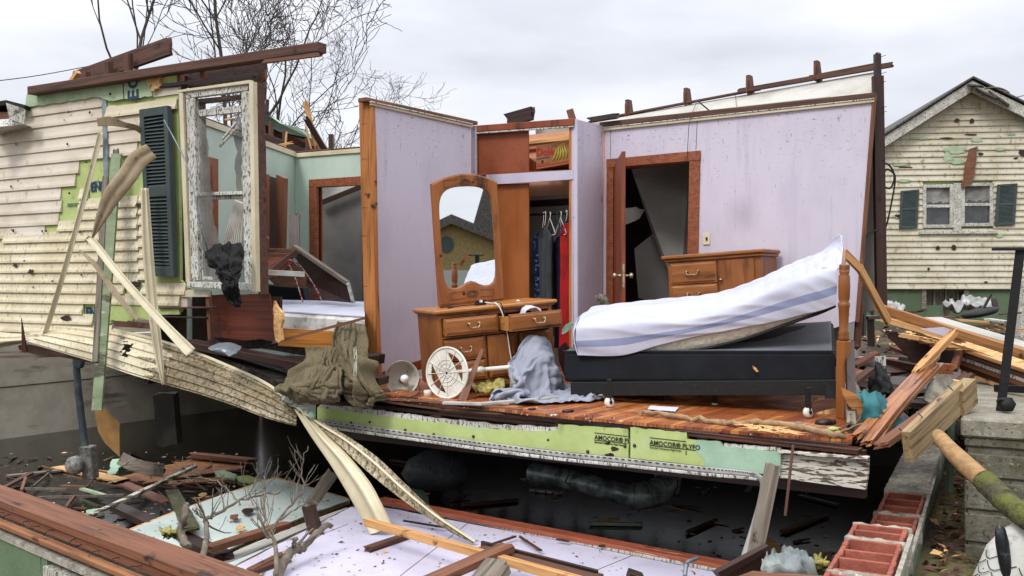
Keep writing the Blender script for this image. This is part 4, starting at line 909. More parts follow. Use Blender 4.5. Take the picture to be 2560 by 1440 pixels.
# jamb depth
for (a, b) in (((1723, 412), (1714, 905)), ((1534, 425), (1532, 930))):
    p, q = PBK.at(*a), PBK.at(*b); MB().prism([p, q, q + V2 * .13, p + V2 * .13], U2 * .02).obj('door_jamb', DOORW, hs_)
p, q = PBK.at(1534, 423), PBK.at(1723, 405); MB().prism([p, q, q + V2 * .13, p + V2 * .13], (0, 0, .02)).obj('door_jamb', DOORW, hs_)
# open door, hinged on the left jamb and swung towards the camera
hA = PBK.at(1535, 420, .03); hd = Vector((.02, -1, 0)); hd = (W(1556, 400, 9.05) - W(1540, 400, 9.55)); hd.z = 0; hd.normalize()
dtop, dlen = 2.04, .62
p0 = Vector((hA.x, hA.y, 0)) + Vector((.0, .0, .0)); 
dr = MB().prism([p0 + Vector((0, 0, .02)), p0 + hd * dlen + Vector((0, 0, .02)), p0 + hd * dlen + Vector((0, 0, dtop + .06)), p0 + Vector((0, 0, dtop))], Vector((-hd.y, hd.x, 0)) * .035).obj('door', DOORW, hs_, bevel=.003)
kn = p0 + hd * (dlen - .06) + Vector((0, 0, .93))
for s_ in (-1, 1):
    nrm_ = Vector((-hd.y, hd.x, 0)) * s_; c_ = kn + nrm_ * (.035 if s_ > 0 else 0)
    MB().lathe([(0, 0), (.02, 0), (.012, .012), (.010, .04), (.026, .05), (.027, .07), (.015, .08), (0, .08)], 14, Matrix.Translation(c_) @ nrm_.to_track_quat('Z', 'Y').to_matrix().to_4x4()).obj('door_knob', BRASS, dr)
beam('latch_plate', p0 + hd * (dlen + .001) + Vector((0, 0, .82)) + Vector((-hd.y, hd.x, 0)) * .017, p0 + hd * (dlen + .001) + Vector((0, 0, 1.04)) + Vector((-hd.y, hd.x, 0)) * .017, .02, .003, BRASS, dr, up=hd)
# light switch
sw = MB(); slab(PBK, [(1757, 584), (1774, 583), (1774, 611), (1757, 612)], .012, .013, mb=sw); swo = sw.obj('light_switch_plate', mat('cream_switch_plastic', 'c9bf9a', (), .4, 0), hs_, bevel=.002)
slab(PBK, [(1764, 593), (1768, 593), (1768, 601), (1764, 601)], .01, .022).obj('switch_toggle', BLKP, swo)
# dark hall behind
PH = PV(10.6)
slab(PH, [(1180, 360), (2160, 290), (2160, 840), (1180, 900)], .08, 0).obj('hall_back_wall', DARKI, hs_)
MB().prism([H(-2.75, 8.9, 0), H(-2.75, 8.9, 2.44), H(-3.1, 10.6, 2.44), H(-3.1, 10.6, 0)], U2 * -.1).obj('hall_end_wall', DRYW, hs_)
MB().prism([H(-5.93, 8.55, 2.46), H(-2.75, 8.55, 2.46), H(-3.1, 10.6, 2.46), H(-5.93, 10.6, 2.46)], (0, 0, .06)).obj('hall_ceiling', CEILG, hs_)
MB().prism([H(-6.2, 7.5, 0), H(-6.2, 7.5, 2.4), H(-6.2, 8.42, 2.4), H(-6.2, 8.42, 0)], -U2 * .05).obj('closet_left_wall', PANB, hs_)
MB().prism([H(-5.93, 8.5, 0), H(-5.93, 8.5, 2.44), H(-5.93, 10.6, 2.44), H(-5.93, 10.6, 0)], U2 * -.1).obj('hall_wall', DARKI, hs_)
def loose(nm, pix, d, th, m, label, cat='ceiling board', jg=0, dd=None, parent=None, **k):
    """flat broken board drawn by its corners, each at its own depth"""
    ds = dd or [d] * len(pix); pts = [W(x, y, q) for (x, y), q in zip(pix, ds)]
    n = (pts[1] - pts[0]).cross(pts[2] - pts[0]).normalized(); n = -n if n.y < 0 else n
    if jg:
        o2 = []
        for i in range(len(pts)):
            a, b = pts[i], pts[(i + 1) % len(pts)]; o2.append(a); kk = int((b - a).length / .05)
            for j in range(1, kk): o2.append(a.lerp(b, j / kk) + Vector((random.uniform(-jg, jg), 0, random.uniform(-jg, jg))))
        pts = o2
    return MB().prism(pts, n * th).obj(nm, m, parent, label if not parent else None, cat if not parent else None, **k)
loose('ceiling_board', [(1578, 422), (1724, 405), (1722, 880), (1700, 745), (1630, 580)], 10.2, .012, DRYW, 'grey ceiling board slumped diagonally in the doorway behind the bedroom', dd=[10.3, 10.2, 9.9, 9.9, 10.2])
loose('wall_fragment', [(1556, 522), (1590, 517), (1612, 524), (1600, 545), (1556, 566)], 10.5, .01, CEILG, 'pale jagged patch of daylit plaster behind the open bedroom door', 'plaster', jg=.012)
loose('ceiling_board', [(1586, 622), (1632, 585), (1712, 660), (1716, 760), (1596, 745)], 10.35, .012, DRYW, 'grey board leaning low in the doorway beside the chest of drawers')
# lifted ceiling strip above the back wall, with joist stubs
clg = thing('ceiling_strip', 'pale ceiling strip lifted above the lilac back wall under a red brown board', 'ceiling', PBK.at(1900, 260))
B1, B2 = PV(8.52), PV(8.95)
ty = lambda px: 301 + (px - 1480) * (160 - 301) / (2228 - 1480)
by = lambda px: 314 + (px - 1504) * (240 - 314) / (2190 - 1504)
MB().prism([B1.at(1530, by(1530) - 2), B1.at(1860, by(1860) - 2), B1.at(2186, by(2186) - 2), B2.at(2186, ty(2186) + 12), B2.at(1860, ty(1860) + 8), B2.at(1530, ty(1530) + 3)], (0, .012, .0)).obj('panel', CEILG, clg)
beam('edge_board', B2.at(1478, ty(1478) + 1, .03), B2.at(1900, ty(1900) + 1, .03), .05, .02, OLD, clg); beam('edge_board', B2.at(1850, ty(1850) - 4, .05), B2.at(2229, ty(2229) + 2, .05), .05, .04, OLD, clg, jg=.02)
beam('edge_board', B2.at(2024, ty(2024) - 5, .02), B2.at(2190, ty(2190) - 5, .02), .05, .03, OLD, clg)
beam('seam', B2.at(1838, ty(1838) + 3, .003), B1.at(1843, 278, .06), .004, .004, OLD, clg, bevel=0)
for i, (px, py, h) in enumerate(((1572, 247, 40), (1718, 218, 38), (1874, 186, 42), (2043, 150, 42))):
    pts = [(px - 10, py + h), (px - 12, py + 14), (px - 3, py), (px + 7, py), (px + 9, py + h - 2)]
    beam('joist_stub', B2.at(px + 4, py + h + 12, .0), B2.at(px - 1, py + 3, .0), .045, .1, OLD, clg, up=V2, jg=0, taper=.15)
    beam('joist_tail', B2.at(px - 4, py + h + 4, .04), B2.at(px - 4, py + 12, .05), .012, .09, OLDR, clg, up=V2)
beam('cable', B1.at(1744, 252, .1), B1.at(1780, 282, .1), .008, .012, BLKM, clg, bevel=0)
MB().tube(spl([B2.at(1744, 250, .1), PBK.at(1725, 300, .08), PBK.at(1720, 350, .04), PBK.at(1718, 404, .05)], 14), .003, 5).obj('wire', BLKM, label='thin black wire hanging down the lilac wall to the door frame', cat='wire')
bp('broken_joist', (1270, 300, 10.4), (1328, 284, 10.2), .05, .14, OLDD, None, 'dark broken joist end poking above the closet header', 'joist', jg=.04)
bp('broken_joist', (1432, 300, 9.9), (1424, 274, 9.9), .05, .07, OLDR, None, 'short red joist stub standing at the closet corner top', 'joist')
bp('broken_joist', (1478, 300, 9.7), (1540, 290, 9.6), .06, .05, OLDD, None, 'dark splintered joist lying on the wall top beside the closet corner', 'joist', jg=.05)
# corner post at the right
po = thing('corner_post', 'dark broken corner post with nails standing at the right end of the house', 'post', W(2195, 760, 8.2))
beam('post', W(2203, 770, 8.3), W(2194, 190, 8.3), .055, .09, OLDD, po, jg=0); beam('post_tip', W(2194, 192, 8.3), W(2193, 138, 8.3), .05, .05, OLDD, po, jg=.03)
nl = MB()
for (px, py) in ((2212, 140), (2214, 182), (2212, 205), (2214, 268), (2214, 280), (2212, 400), (2208, 590)): nl.tube([W(2196, py + 4, 8.28), W(px + 3, py - 2, 8.26)], .0028, 4)
nl.obj('nail', BLKM, po)
PX = PV(8.75)
slab(PX, [(2140, 262), (2192, 258), (2196, 770), (2120, 800)], .012, 0).obj('outer_drywall', DRYW, hs_)
MB().tube(spl([W(2200, 408, 8.3), W(2222, 412, 8.3), W(2236, 440, 8.3), W(2226, 470, 8.3), W(2206, 460, 8.3), W(2214, 425, 8.3), W(2230, 430, 8.3), W(2238, 452, 8.3), W(2222, 540, 8.3), W(2208, 600, 8.3), W(2204, 700, 8.3), W(2212, 770, 8.3)], 60), .008, 6).obj('cable', BLKM, label='tangled black cable coiling off the corner post', cat='cable')
MB().tube(spl([W(2196, 572, 8.2), W(2180, 580, 8.2), W(2170, 585, 8.2), W(2167, 596, 8.2)], 12), .006, 6).obj('hook', BLKM, label='bent iron hook on the grey drywall beside the corner post', cat='hook')

# --- mint room on the left
c0 = W(738, 387, 11.6); zt = c0.z
PMB = Plane(c0.xy, U2); a0 = W(500, 298, 9.1); PML = Plane(c0.xy, (c0 - a0).xy)
mint = PMB.at
slab(PMB, [(738, 387), (905, 374), (905, 442), (772, 450), (772, 900), (738, 900)], .012, 0).obj('mint_wall_face', MINT, hs_)
slab(PMB, [(738, 388), (905, 375), (905, 442), (773, 450), (773, 900), (738, 900)], .1, -.0125).obj('wall_core', OLDD, hs_)
beam('crown_trim', PMB.at(738, 389, .012), PMB.at(905, 376, .012), .02, .05, VINC, hs_); beam('top_plate', PMB.at(738, 384, -.03), PMB.at(905, 371, -.03), .09, .035, OLD, hs_)
lw = [PML.at(470, 290), PML.at(737, 387), PML.at(737, 900), PML.at(470, 960)]
lw[0].z = zt; lw[3].z = 0; lw[2].z = 0; lw[1].z = zt
MB().prism(lw, -PML.n * .012).obj('mint_wall_face', MINT, hs_); MB().prism([p - PML.n * .013 for p in lw], -PML.n * .09).obj('wall_core', OLDD, hs_)
beam('crown_trim', lw[0] + PML.n * .012, lw[1] + PML.n * .012, .02, .06, VINC, hs_); beam('top_plate', lw[0] - PML.n * .03 + Vector((0, 0, .03)), lw[1] - PML.n * .03 + Vector((0, 0, .03)), .09, .035, OLD, hs_)
def pml(pix, th, off, nm, m): return slab(PML, pix, th, off).obj(nm, m, hs_)
pml([(640, 428), (674, 437), (674, 650), (640, 655)], .03, .04, 'closet_door', DOORW); pml([(674, 440), (692, 446), (692, 640), (674, 645)], .01, .008, 'closet_opening', OLDD)
pml([(508, 388), (546, 398), (546, 620), (508, 640)], .03, .03, 'door_frame', TRIMO); pml([(514, 410), (532, 414), (532, 640), (514, 650)], .01, .045, 'door_panel', DOORW)
q = PML.at(712, 440); q2 = PML.at(692, 443)
MB().prism([W(690, 436, 10.4), W(712, 446, 10.0), W(708, 622, 10.0), W(692, 626, 10.4)], (.03, .02, 0)).obj('closet_door', mat('brown_faded_door', '6f4530', [('5d3826', (5, 5, 2), .4, .65)], .5, .1), hs_)
MB().tube([W(667, 590, 10.1), W(672, 596, 10.05), W(667, 603, 10.1)], .008, 6).obj('door_handle', BRASS, hs_)
slab(PMB, [(772, 449), (905, 440), (905, 463), (772, 468)], .04, .03).obj('door_frame', TRIMO, hs_, bevel=.003)
slab(PMB, [(772, 469), (791, 467), (791, 760), (774, 790)], .04, .03).obj('door_frame', TRIMO, hs_, bevel=.003)
slab(PMB, [(792, 469), (803, 468), (803, 760), (792, 770)], .02, -.06).obj('door_jamb', DOORW, hs_)
PMH = Plane(c0.xy + V2.xy * 1.5, U2)
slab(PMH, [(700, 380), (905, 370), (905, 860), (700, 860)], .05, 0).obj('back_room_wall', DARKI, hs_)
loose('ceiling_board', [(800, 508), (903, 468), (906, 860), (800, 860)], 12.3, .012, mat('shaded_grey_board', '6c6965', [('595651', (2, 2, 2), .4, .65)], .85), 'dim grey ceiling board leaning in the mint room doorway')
slab(PMH, [(798, 470), (905, 464), (870, 478), (840, 488), (800, 500)], .02, .06).obj('ceiling_patch', CEILG, hs_)
beam('rafter', W(800, 508, 12.2), W(904, 466, 12.2), .05, .06, OLDD, hs_)
# far eave wreckage over the mint room
rf = thing('collapsed_roof', 'collapsed dark roof edge with exposed rafters above the mint wall', 'roof', W(740, 380, 12.6))
MB().prism([W(640, 285, 12.2), W(672, 288, 12.3), W(700, 308, 12.5), W(740, 318, 12.7), W(770, 332, 12.9), W(775, 345, 12.9), W(700, 330, 12.6), W(640, 300, 12.3)], (0, .5, .02)).obj('torn_sheathing', FOAMB, rf)
MB().prism([W(636, 300, 12.4), W(690, 318, 12.6), W(770, 345, 13), W(800, 352, 13), W(822, 372, 13), W(828, 384, 13), W(636, 376, 12.6)], (0, .06, 0)).obj('roof_boards', OLD, rf)
for (a, b, c, d, w_) in ((645, 300, 652, 372, .08), (676, 305, 680, 372, .09), (712, 325, 712, 378, .08), (768, 345, 770, 380, .05)): beam('rafter', W(a, b, 12.35), W(c, d, 12.35), w_, .05, OLD, rf, up=(1, 0, 0))
beam('rafter', W(640, 330, 12.3), W(790, 392, 12.3), .05, .07, OLDD, rf)
beam('rafter_stub', W(828, 385, 12.2), W(828, 336, 12.2), .07, .06, OLD, rf, up=(1, 0, 0)); beam('rafter_stub', W(790, 360, 12.2), W(765, 262, 12.1), .04, .06, PALE, rf, up=(1, 0, 0), jg=.1)
beam('rafter_stub', W(815, 380, 12.2), W(768, 300, 12.1), .05, .07, OLDD, rf, up=(1, 0, 0), jg=.06)
beam('splinter', W(686, 366, 12.1), W(724, 358, 12.1), .03, .03, PALE, rf, jg=.06); beam('splinter', W(712, 380, 12.1), W(716, 336, 12.1), .025, .02, PALE, rf, up=(1, 0, 0), jg=.05)
beam('splinter', W(766, 322, 12.1), W(775, 360, 12.1), .03, .02, PALE, rf, up=(1, 0, 0), jg=.07)

# ---------------------------------------------------------------- street facade (left)
fc = hs_
f = PF.sz
slab(PF, [(-60, 285), (66, 262), (370, 192), (445, 178), (450, 700), (470, 720), (450, 780), (300, 800), (268, 812), (270, 860), (180, 862), (60, 855), (-60, 880)], .03, -.004).obj('foam_sheathing', FOAM, fc)
MB().prism([PF.at(-60, 290, -.04), PF.at(445, 185, -.04), PF.at(445, 700, -.04), PF.at(-60, 870, -.04)], -PF.n * .1).obj('wall_core', OLDD, fc)
slab(PF, [(66, 236), (110, 228), (360, 196), (372, 192), (380, 240), (275, 252), (240, 243), (62, 268)], .02, .03, jg=.006).obj('foam_top_panel', FOAMP, fc)
ptext('EC', .20, 345, 250, PF, .034, BLUE, fc, (0, 1), .004)
beam('printed_line', PF.at(307, 202, .033), PF.at(310, 250, .033), .002, .008, BLUE, fc, up=(1, 0, 0), bevel=0)
# old clapboards
polyA = [f(*p) for p in [(-70, 600), (-70, 300), (60, 292), (85, 268), (262, 246), (262, 262), (325, 300), (372, 308), (372, 330), (345, 362), (340, 378), (200, 388), (205, 440), (165, 468), (152, 500), (150, 545), (118, 566), (110, 585), (20, 592)]]
courses(PF, polyA, .118, .004, .006, CLAP, fc, 'clapboards', jg=.03, proud=.016)
polyB = [f(*p) for p in [(-70, 872), (-70, 600), (12, 600), (14, 592), (148, 590), (149, 548), (196, 540), (204, 484), (348, 486), (352, 700), (470, 700), (468, 724), (450, 755), (212, 760), (212, 796), (282, 806), (285, 842), (200, 850), (60, 846)]]
hb = [(f(214, 795)[0], f(214, 795)[1], f(256, 752)[0], f(256, 752)[1]), (f(315, 735)[0], f(315, 735)[1], f(358, 702)[0], f(358, 702)[1])]
courses(PF, polyB, .0975, .012, .004, VIN, fc, 'vinyl_siding', jg=.012, holes=hb, proud=.022)
courses(PF, [f(*p) for p in [(268, 268), (445, 243), (445, 268), (360, 282), (268, 296)]], .0975, .012, .004, VINC, fc, 'vinyl_siding', jg=0, proud=.022)
courses(PF, [f(*p) for p in [(352, 486), (372, 486), (372, 700), (352, 700)]], .0975, .012, .004, VIN, fc, 'vinyl_siding', jg=0, proud=.022)
ptext('TENN', .115, 214, 480, PF, .006, BLUE, fc, (1, .02), .004); ptext('ENNI', .115, 214, 790, PF, .006, BLUE, fc, (1, .02), .004)
ptext('Extruded polystyrene', .022, 168, 512, PF, .006, BLUE, fc); ptext('insulation board', .022, 168, 517, PF, .006, BLUE, fc)
MB().tube(spl([PF.at(222, 462, .006), PF.at(240, 453, .006), PF.at(258, 456, .006)], 8), .004, 4).obj('printed_arc', BLUE, fc)
# foam flap showing under the siding on the right
slab(PF, [(270, 762), (448, 752), (448, 786), (425, 786), (395, 790), (385, 800), (340, 794), (330, 802), (292, 806), (285, 800), (270, 800)], .02, .02, jg=.006, step=.04).obj('foam_flap', FOAM, fc)
# impact holes
hl = MB()
for (px, py, a, b) in ((38, 663, 12, 11), (78, 680, 16, 16), (200, 580, 5, 10), (203, 688, 5, 7), (338, 712, 34, 18), (60, 652, 5, 4), (165, 795, 26, 18), (130, 702, 6, 4), (82, 718, 6, 5), (160, 300, 4, 4), (27, 466, 5, 6), (40, 360, 5, 8), (215, 405, 8, 7), (345, 512, 14, 14), (30, 575, 14, 6), (105, 578, 5, 8), (45, 452, 4, 6)):
    slab(PF, [(px + .62 * a * math.cos(2 * math.pi * k / 13) * random.uniform(.3, 1.1), py + .5 * b * math.sin(2 * math.pi * k / 13) * random.uniform(.3, 1.1)) for k in range(13)], .003, .037, mb=hl)
hl.obj('impact_hole', OLDD, fc, split=True)
rd = MB()
for (px, py) in ((172, 280), (169, 360), (174, 483), (28, 466), (276, 235), (34, 578), (116, 577), (225, 281)): rd.lathe([(0, 0), (.012, 0), (.012, .006), (0, .008)], 8, Matrix.Translation(PF.at(px, py, .03)) @ (PF.n.to_track_quat('Z', 'Y').to_matrix().to_4x4()))
rd.obj('fastener', mat('maroon_fastener', '4a1416'), fc, split=True)
# eave return at far left
ev = thing('eave_fragment', 'broken white eave box end with dark gutter at the far left edge', 'eave', W(30, 300, 9.3))
MB().prism([W(15, 257, 9.2), W(50, 268, 9.1), W(63, 275, 9.1), (W(60, 310, 9.1)), W(22, 296, 9.2)], (0, .02, 0)).obj('end_panel', PEEL, ev)
MB().prism([W(-60, 262, 9.3), W(15, 250, 9.3), W(62, 262, 9.25), W(60, 272, 9.25), W(14, 262, 9.3), W(-60, 272, 9.3)], (0, .4, 0)).obj('gutter', BLKM, ev)
MB().prism([W(-60, 280, 9.35), W(22, 280, 9.35), W(24, 298, 9.35), W(-60, 300, 9.35)], (0, .4, 0)).obj('fascia_board', OLDR, ev)
MB().prism([W(-60, 302, 9.25), W(22, 297, 9.25), W(60, 311, 9.2), W(-60, 322, 9.2)], (0, .4, 0)).obj('soffit', PEEL, ev)
# roof beams over the facade
beam('long_beam', PF.at(80, 228, .08), PF.at(806, 119, .08), .10, .075, OLD, fc, bevel=.004, n=8)
sh = slab(PF, [(385, 192), (662, 140), (660, 250), (640, 250), (630, 205), (445, 222), (405, 218), (385, 216)], .03, -.14, jg=.006).obj('roof_sheathing', OLDD, fc)
for (x, y0, y1) in ((452, 184, 214), (510, 172, 208), (395, 196, 214)): beam('cripple_stud', PF.at(x, y0, .0), PF.at(x, y1, .0), .05, .045, OLDR, fc, up=PF.d)
beam('plate', PF.at(400, 216, .02), PF.at(640, 188, .02), .05, .03, OLDD, fc)
slab(PF, [(362, 196), (388, 188), (404, 193), (398, 203), (404, 212), (392, 222), (376, 226), (380, 212), (366, 208)], .03, .05, jg=.01, step=.02).obj('splintered_board', PALE, fc)
slab(PF, [(375, 222), (446, 218), (447, 234), (376, 244)], .02, .01).obj('header_strip', CLAP, fc)
rft = thing('broken_rafter', 'snapped dark brown rafter with two short uprights jutting above the long beam', 'rafter', PF.at(200, 210))
beam('rafter', PF.at(188, 200, -.3), PF.at(424, 116, -.3), .05, .16, OLD, rft, jg=.03)
for (x, y0, y1) in ((216, 180, 205), (272, 155, 190), (322, 134, 184)): beam('upright', PF.at(x, y1, -.2), PF.at(x - 2, y0, -.2), .06, .07, OLD, rft, up=PF.d)
beam('pale_batten', PF.at(178, 206, -.1), PF.at(196, 180, -.1), .05, .04, PALE, rft, up=PF.d)
beam('upright', PF.at(150, 212, -.2), PF.at(262, 196, -.2), .03, .05, OLDD, rft)
bp('lath', (664, 154, 7.5), (802, 136, 6.9), .035, .025, OLDR, None, 'thin reddish lath jutting out below the long roof beam tip', 'lath', jg=.03)
tag(slab(PF, [(645, 180), (662, 180), (663, 198), (656, 205), (660, 218), (652, 232), (658, 246), (646, 248)], .02, -.05, jg=.008, step=.03).obj('torn_board', OLDR), 'torn red brown board end beside the window top right corner', 'board')

# window in the facade
wd = thing('x', 'x', 'x'); bpy.data.objects.remove(wd)
def part_slab(pix, th, off, nm, m, par, **k): return slab(PF, pix, th, off, **k).obj(nm, m, par, bevel=.003)
win = part_slab([(462, 222), (618, 203), (620, 226), (464, 246)], .05, .05, 'window', PEEL, fc)          # head casing is the window's own body
part_slab([(464, 247), (486, 244), (496, 700), (478, 704)], .05, .05, 'casing', PEEL, win); part_slab([(603, 229), (624, 227), (632, 715), (611, 713)], .05, .05, 'casing', PEEL, win)
part_slab([(466, 704), (634, 708), (634, 728), (468, 717)], .09, .09, 'sill', PEEL, win)
part_slab([(446, 225), (622, 200), (628, 200), (628, 208), (462, 229), (446, 232)], .03, .07, 'vinyl_trim', VINC, win)
part_slab([(446, 232), (456, 232), (474, 704), (464, 706)], .03, .07, 'vinyl_trim', VINC, win); part_slab([(622, 208), (632, 203), (640, 730), (630, 730)], .05, .09, 'vinyl_trim', VINC, win)
part_slab([(486, 250), (492, 250), (502, 700), (496, 700)], .1, -.0, 'inner_jamb', GREYW, win); part_slab([(486, 248), (602, 236), (602, 243), (486, 256)], .1, -.0, 'inner_jamb', GREYW, win)
# reveal seen on the right side of the opening
a, b = PF.at(636, 206, .04), PF.at(646, 735, .04)
MB().prism([a, b, b - PF.n * .10 + PF.d * .0, a - PF.n * .10 + PF.d * .0], PF.d * .015).obj('side_jamb', OLD, win)
sash = part_slab([(484, 276), (602, 264), (603, 280), (486, 293)], .035, .01, 'sash', PEEL, win, )
part_slab([(486, 293), (496, 292), (508, 690), (498, 692)], .035, .01, 'sash_stile', PEEL, sash if False else win); part_slab([(496, 481), (606, 478), (606, 486), (497, 490)], .04, .03, 'meeting_rail', PEEL, win)
part_slab([(499, 491), (606, 487), (606, 496), (500, 500)], .04, .0, 'meeting_rail', PEEL, win); part_slab([(502, 690), (560, 690), (562, 700), (504, 700)], .04, .01, 'bottom_rail', PEEL, win)
for (pts, nm) in (([(556, 322), (570, 303), (585, 302), (590, 305), (563, 366), (556, 362), (573, 335)], 'a'),):
    pass
loose('plastic_sheet', [(500, 292), (516, 320), (524, 420), (536, 560), (560, 640), (555, 690), (508, 690), (500, 480)], 8.0, .003, DUST, 'torn cloudy sheet hanging inside the broken facade window', 'plastic sheet', jg=.008)
loose('glass_shard', [(578, 300), (604, 290), (606, 480), (592, 478), (586, 420), (594, 380)], 7.95, .003, DUST, 'cloudy shard stuck in the upper right of the facade window', 'glass shard', jg=.01)
for i, (a, b) in enumerate((((556, 348, 7.9), (590, 306, 7.9)), ((550, 366, 7.9), (592, 320, 7.9)))):
    bp('blind_slat', a, b, .03, .012, PEEL, None, ['upper short white stick wedged in the facade window top', 'lower short white stick wedged in the facade window top'][i], 'slat', jg=.01)
bl = thing('venetian_blind', 'bunched white venetian blind slats leaning inside the facade window', 'blind', W(590, 620, 8.2))
for i in range(9): beam('slat', W(553 + i * 6, 628 - i * 2, 8.2), W(590 + i * 2.4, 500 + i, 8.1), .012, .02, WPL, bl, up=(0, -1, 0))
bp('cross_stick', (562, 300, 7.95), (586, 296, 7.95), .02, .015, PALE, None, 'tiny pale crosspiece in the facade window top', 'stick')
shutter(PF, [f(392, 690), f(457, 692), f(441, 268), f(371, 278)], 'shutter', fc, off=.05, th=.05, nl=20)
# black wet cloth over the sill
rows = [[W(520, 640, 7.7), W(545, 612, 7.6), W(580, 604, 7.6), W(608, 612, 7.75)], [W(526, 668, 7.5), W(548, 650, 7.35), W(582, 648, 7.35), W(606, 655, 7.6)], [W(545, 688, 7.35), W(560, 690, 7.25), W(585, 685, 7.25), W(603, 680, 7.4)], [W(556, 705, 7.3), W(572, 712, 7.2), W(590, 706, 7.2), W(600, 700, 7.3)], [W(566, 740, 7.3), W(578, 745, 7.24), W(590, 742, 7.24), W(602, 732, 7.3)], [W(592, 764, 7.3), W(597, 766, 7.28), W(600, 768, 7.28), W(602, 762, 7.3)]]
bc_ = sheet_grid('black_cloth', rows, 34, 52, BLKC, lambda u, v: (.01 * nz3(u * 9, v * 9), -.05 * ridg(u * 4, v * 3, 1), 0), label='black wet cloth bunched and hanging over the facade window sill', cat='cloth')
settle(bc_, 10, -.2, [], pins=[j * 35 + i for j in (0, 10, 20, 30, 41, 52) for i in range(0, 35, 11)], thick=.01, mass=.4, bend=2)
MB().tube(spl([W(410, 300, 7.8), W(470, 420, 7.6), W(500, 560, 7.5), W(524, 640, 7.6)], 16), .006, 5).obj('bent_rod', GALV, label='thin bent metal rod crossing from the shutter into the window', cat='rod')

# below the window: studs, dark wall, red wood panel
lo = hs_
slab(PF, [(470, 724), (520, 724), (520, 742), (452, 742), (452, 732)], .03, .02).obj('clapboard_end', CLAP, lo); slab(PF, [(450, 744), (468, 744), (468, 772), (452, 772)], .03, .0).obj('clapboard_end', CLAP, lo)
PFb = PF
slab(PF, [(400, 742), (700, 742), (700, 870), (400, 880)], .03, -.5).obj('inner_dark_wall', OLDD, lo)
REDP = wood('red_wood_panelling', '6a2f1b', '50210f', '2a1109', .45, g=(1.2, 1.2, 40))
slab(PF, [(526, 738), (552, 736), (600, 736), (640, 735), (672, 735), (682, 800), (684, 848), (600, 850), (530, 842)], .02, -.12, jg=.004).obj('red_wood_panelling', REDP, lo)
beam('stud', PF.at(521, 728, -.02), PF.at(528, 850, -.02), .04, .04, OLDR, lo, up=PF.d); beam('ledge', PF.at(400, 770, .02), PF.at(535, 768, .02), .05, .015, OLD, lo)
beam('ledge', PF.at(400, 792, .0), PF.at(520, 794, .0), .05, .012, OLDD, lo); beam('ledge', PF.at(290, 808, .0), PF.at(400, 816, .0), .05, .05, OLD, lo)
# ragged inside of the lower wall: torn pale board
slab(PF, [(683, 752), (692, 768), (704, 782), (706, 800), (700, 820), (704, 850), (696, 858), (688, 850), (684, 810)], .03, .1, jg=.006, step=.03).obj('torn_board', PALE, lo)
# charred floor edge of the mint room
chr_ = mat('charred_wet_wood', '1d1712', [('3a3026', (20, 20, 20), .5, .6), ('8b8473', (40, 40, 40), .68, .72)], .5, .9, (25, 25, 25), bdist=.03)
beam('floor_edge', W(500, 868, 8.3), W(735, 965, 7.7), .22, .07, chr_, lo, jg=.05, n=14)
beam('floor_edge', W(520, 860, 8.5), W(760, 962, 7.8), .2, .06, chr_, lo, jg=.05, n=14)
beam('floor_joist', W(470, 858, 8.1), W(960, 952, 7.6), .2, .06, OLDD, lo, n=10)
beam('floor_joist', W(640, 850, 8.4), W(940, 900, 7.95), .3, .08, chr_, lo, n=10)
# ================================================================ FURNITURE
def LB(a, b, nm, m, par, bevel=.003): return MB().box(a, b).obj(nm, m, par, bevel=bevel, world=False)
def local(mb, nm, m, par, **k): return mb.obj(nm, m, par, world=False, **k)
def bail(par, x, y, z, w_=.085, m=BRASS):
    mb = MB()
    for s_ in (-1, 1): mb.lathe([(0, 0), (.012, 0), (.013, .004), (.007, .01), (.007, .02), (.009, .024), (0, .026)], 10, Matrix.Translation((x + s_ * w_ / 2, y, z)) @ Matrix.Rotation(R(90), 4, 'X'))
    mb.tube(spl([(x - w_ / 2, y - .022, z), (x - w_ * .46, y - .026, z - .02), (x - w_ * .25, y - .028, z - .034), (x - w_ * .1, y - .028, z - .028), (x, y - .028, z - .033), (x + w_ * .1, y - .028, z - .028), (x + w_ * .25, y - .028, z - .034), (x + w_ * .46, y - .026, z - .02), (x + w_ / 2, y - .022, z)], 20), .0042, 6)
    return local(mb, 'handle', m, par)
def panel_front(x0, x1, z0, z1, y, nm, m, par, t=.02, raise_=.008, brd=.022):
    mb = MB().box((x0, y - t, z0), (x1, y, z1)); a = brd
    v0 = [(x0 + .006, y - t, z0 + .006), (x1 - .006, y - t, z0 + .006), (x1 - .006, y - t, z1 - .006), (x0 + .006, y - t, z1 - .006)]
    v1 = [(x0 + a, y - t - raise_, z0 + a), (x1 - a, y - t - raise_, z0 + a), (x1 - a, y - t - raise_, z1 - a), (x0 + a, y - t - raise_, z1 - a)]
    mb.add([(v[0], v[1] + .001, v[2]) for v in v0] + v1, [(0, 1, 5, 4), (1, 2, 6, 5), (2, 3, 7, 6), (3, 0, 4, 7), (4, 5, 6, 7)])
    return mb.obj(nm, m, par, world=False, bevel=.002)
dp = onZ(1110, 987, 0)
ds = thing('dresser', 'stained pine dresser with arched mirror and one top drawer pulled open', 'dresser', dp, (0, -R(4.6), R(22.2)))
Wd, Dd, Hd = .97, .56, .615
body = MB().box((0, .012, .05), (.03, Dd, Hd)); body.box((Wd - .03, .012, .05), (Wd, Dd, Hd)); body.box((.03, Dd - .015, .05), (Wd - .03, Dd - .0005, Hd))
body.box((.0305, .012, Hd - .03), (Wd - .0305, Dd - .02, Hd - .001)); body.box((.0305, .012, .06), (Wd - .0305, Dd - .02, .08))
for x in (.375, .655): body.box((x - .012, .012, .0805), (x + .012, .3, .425))
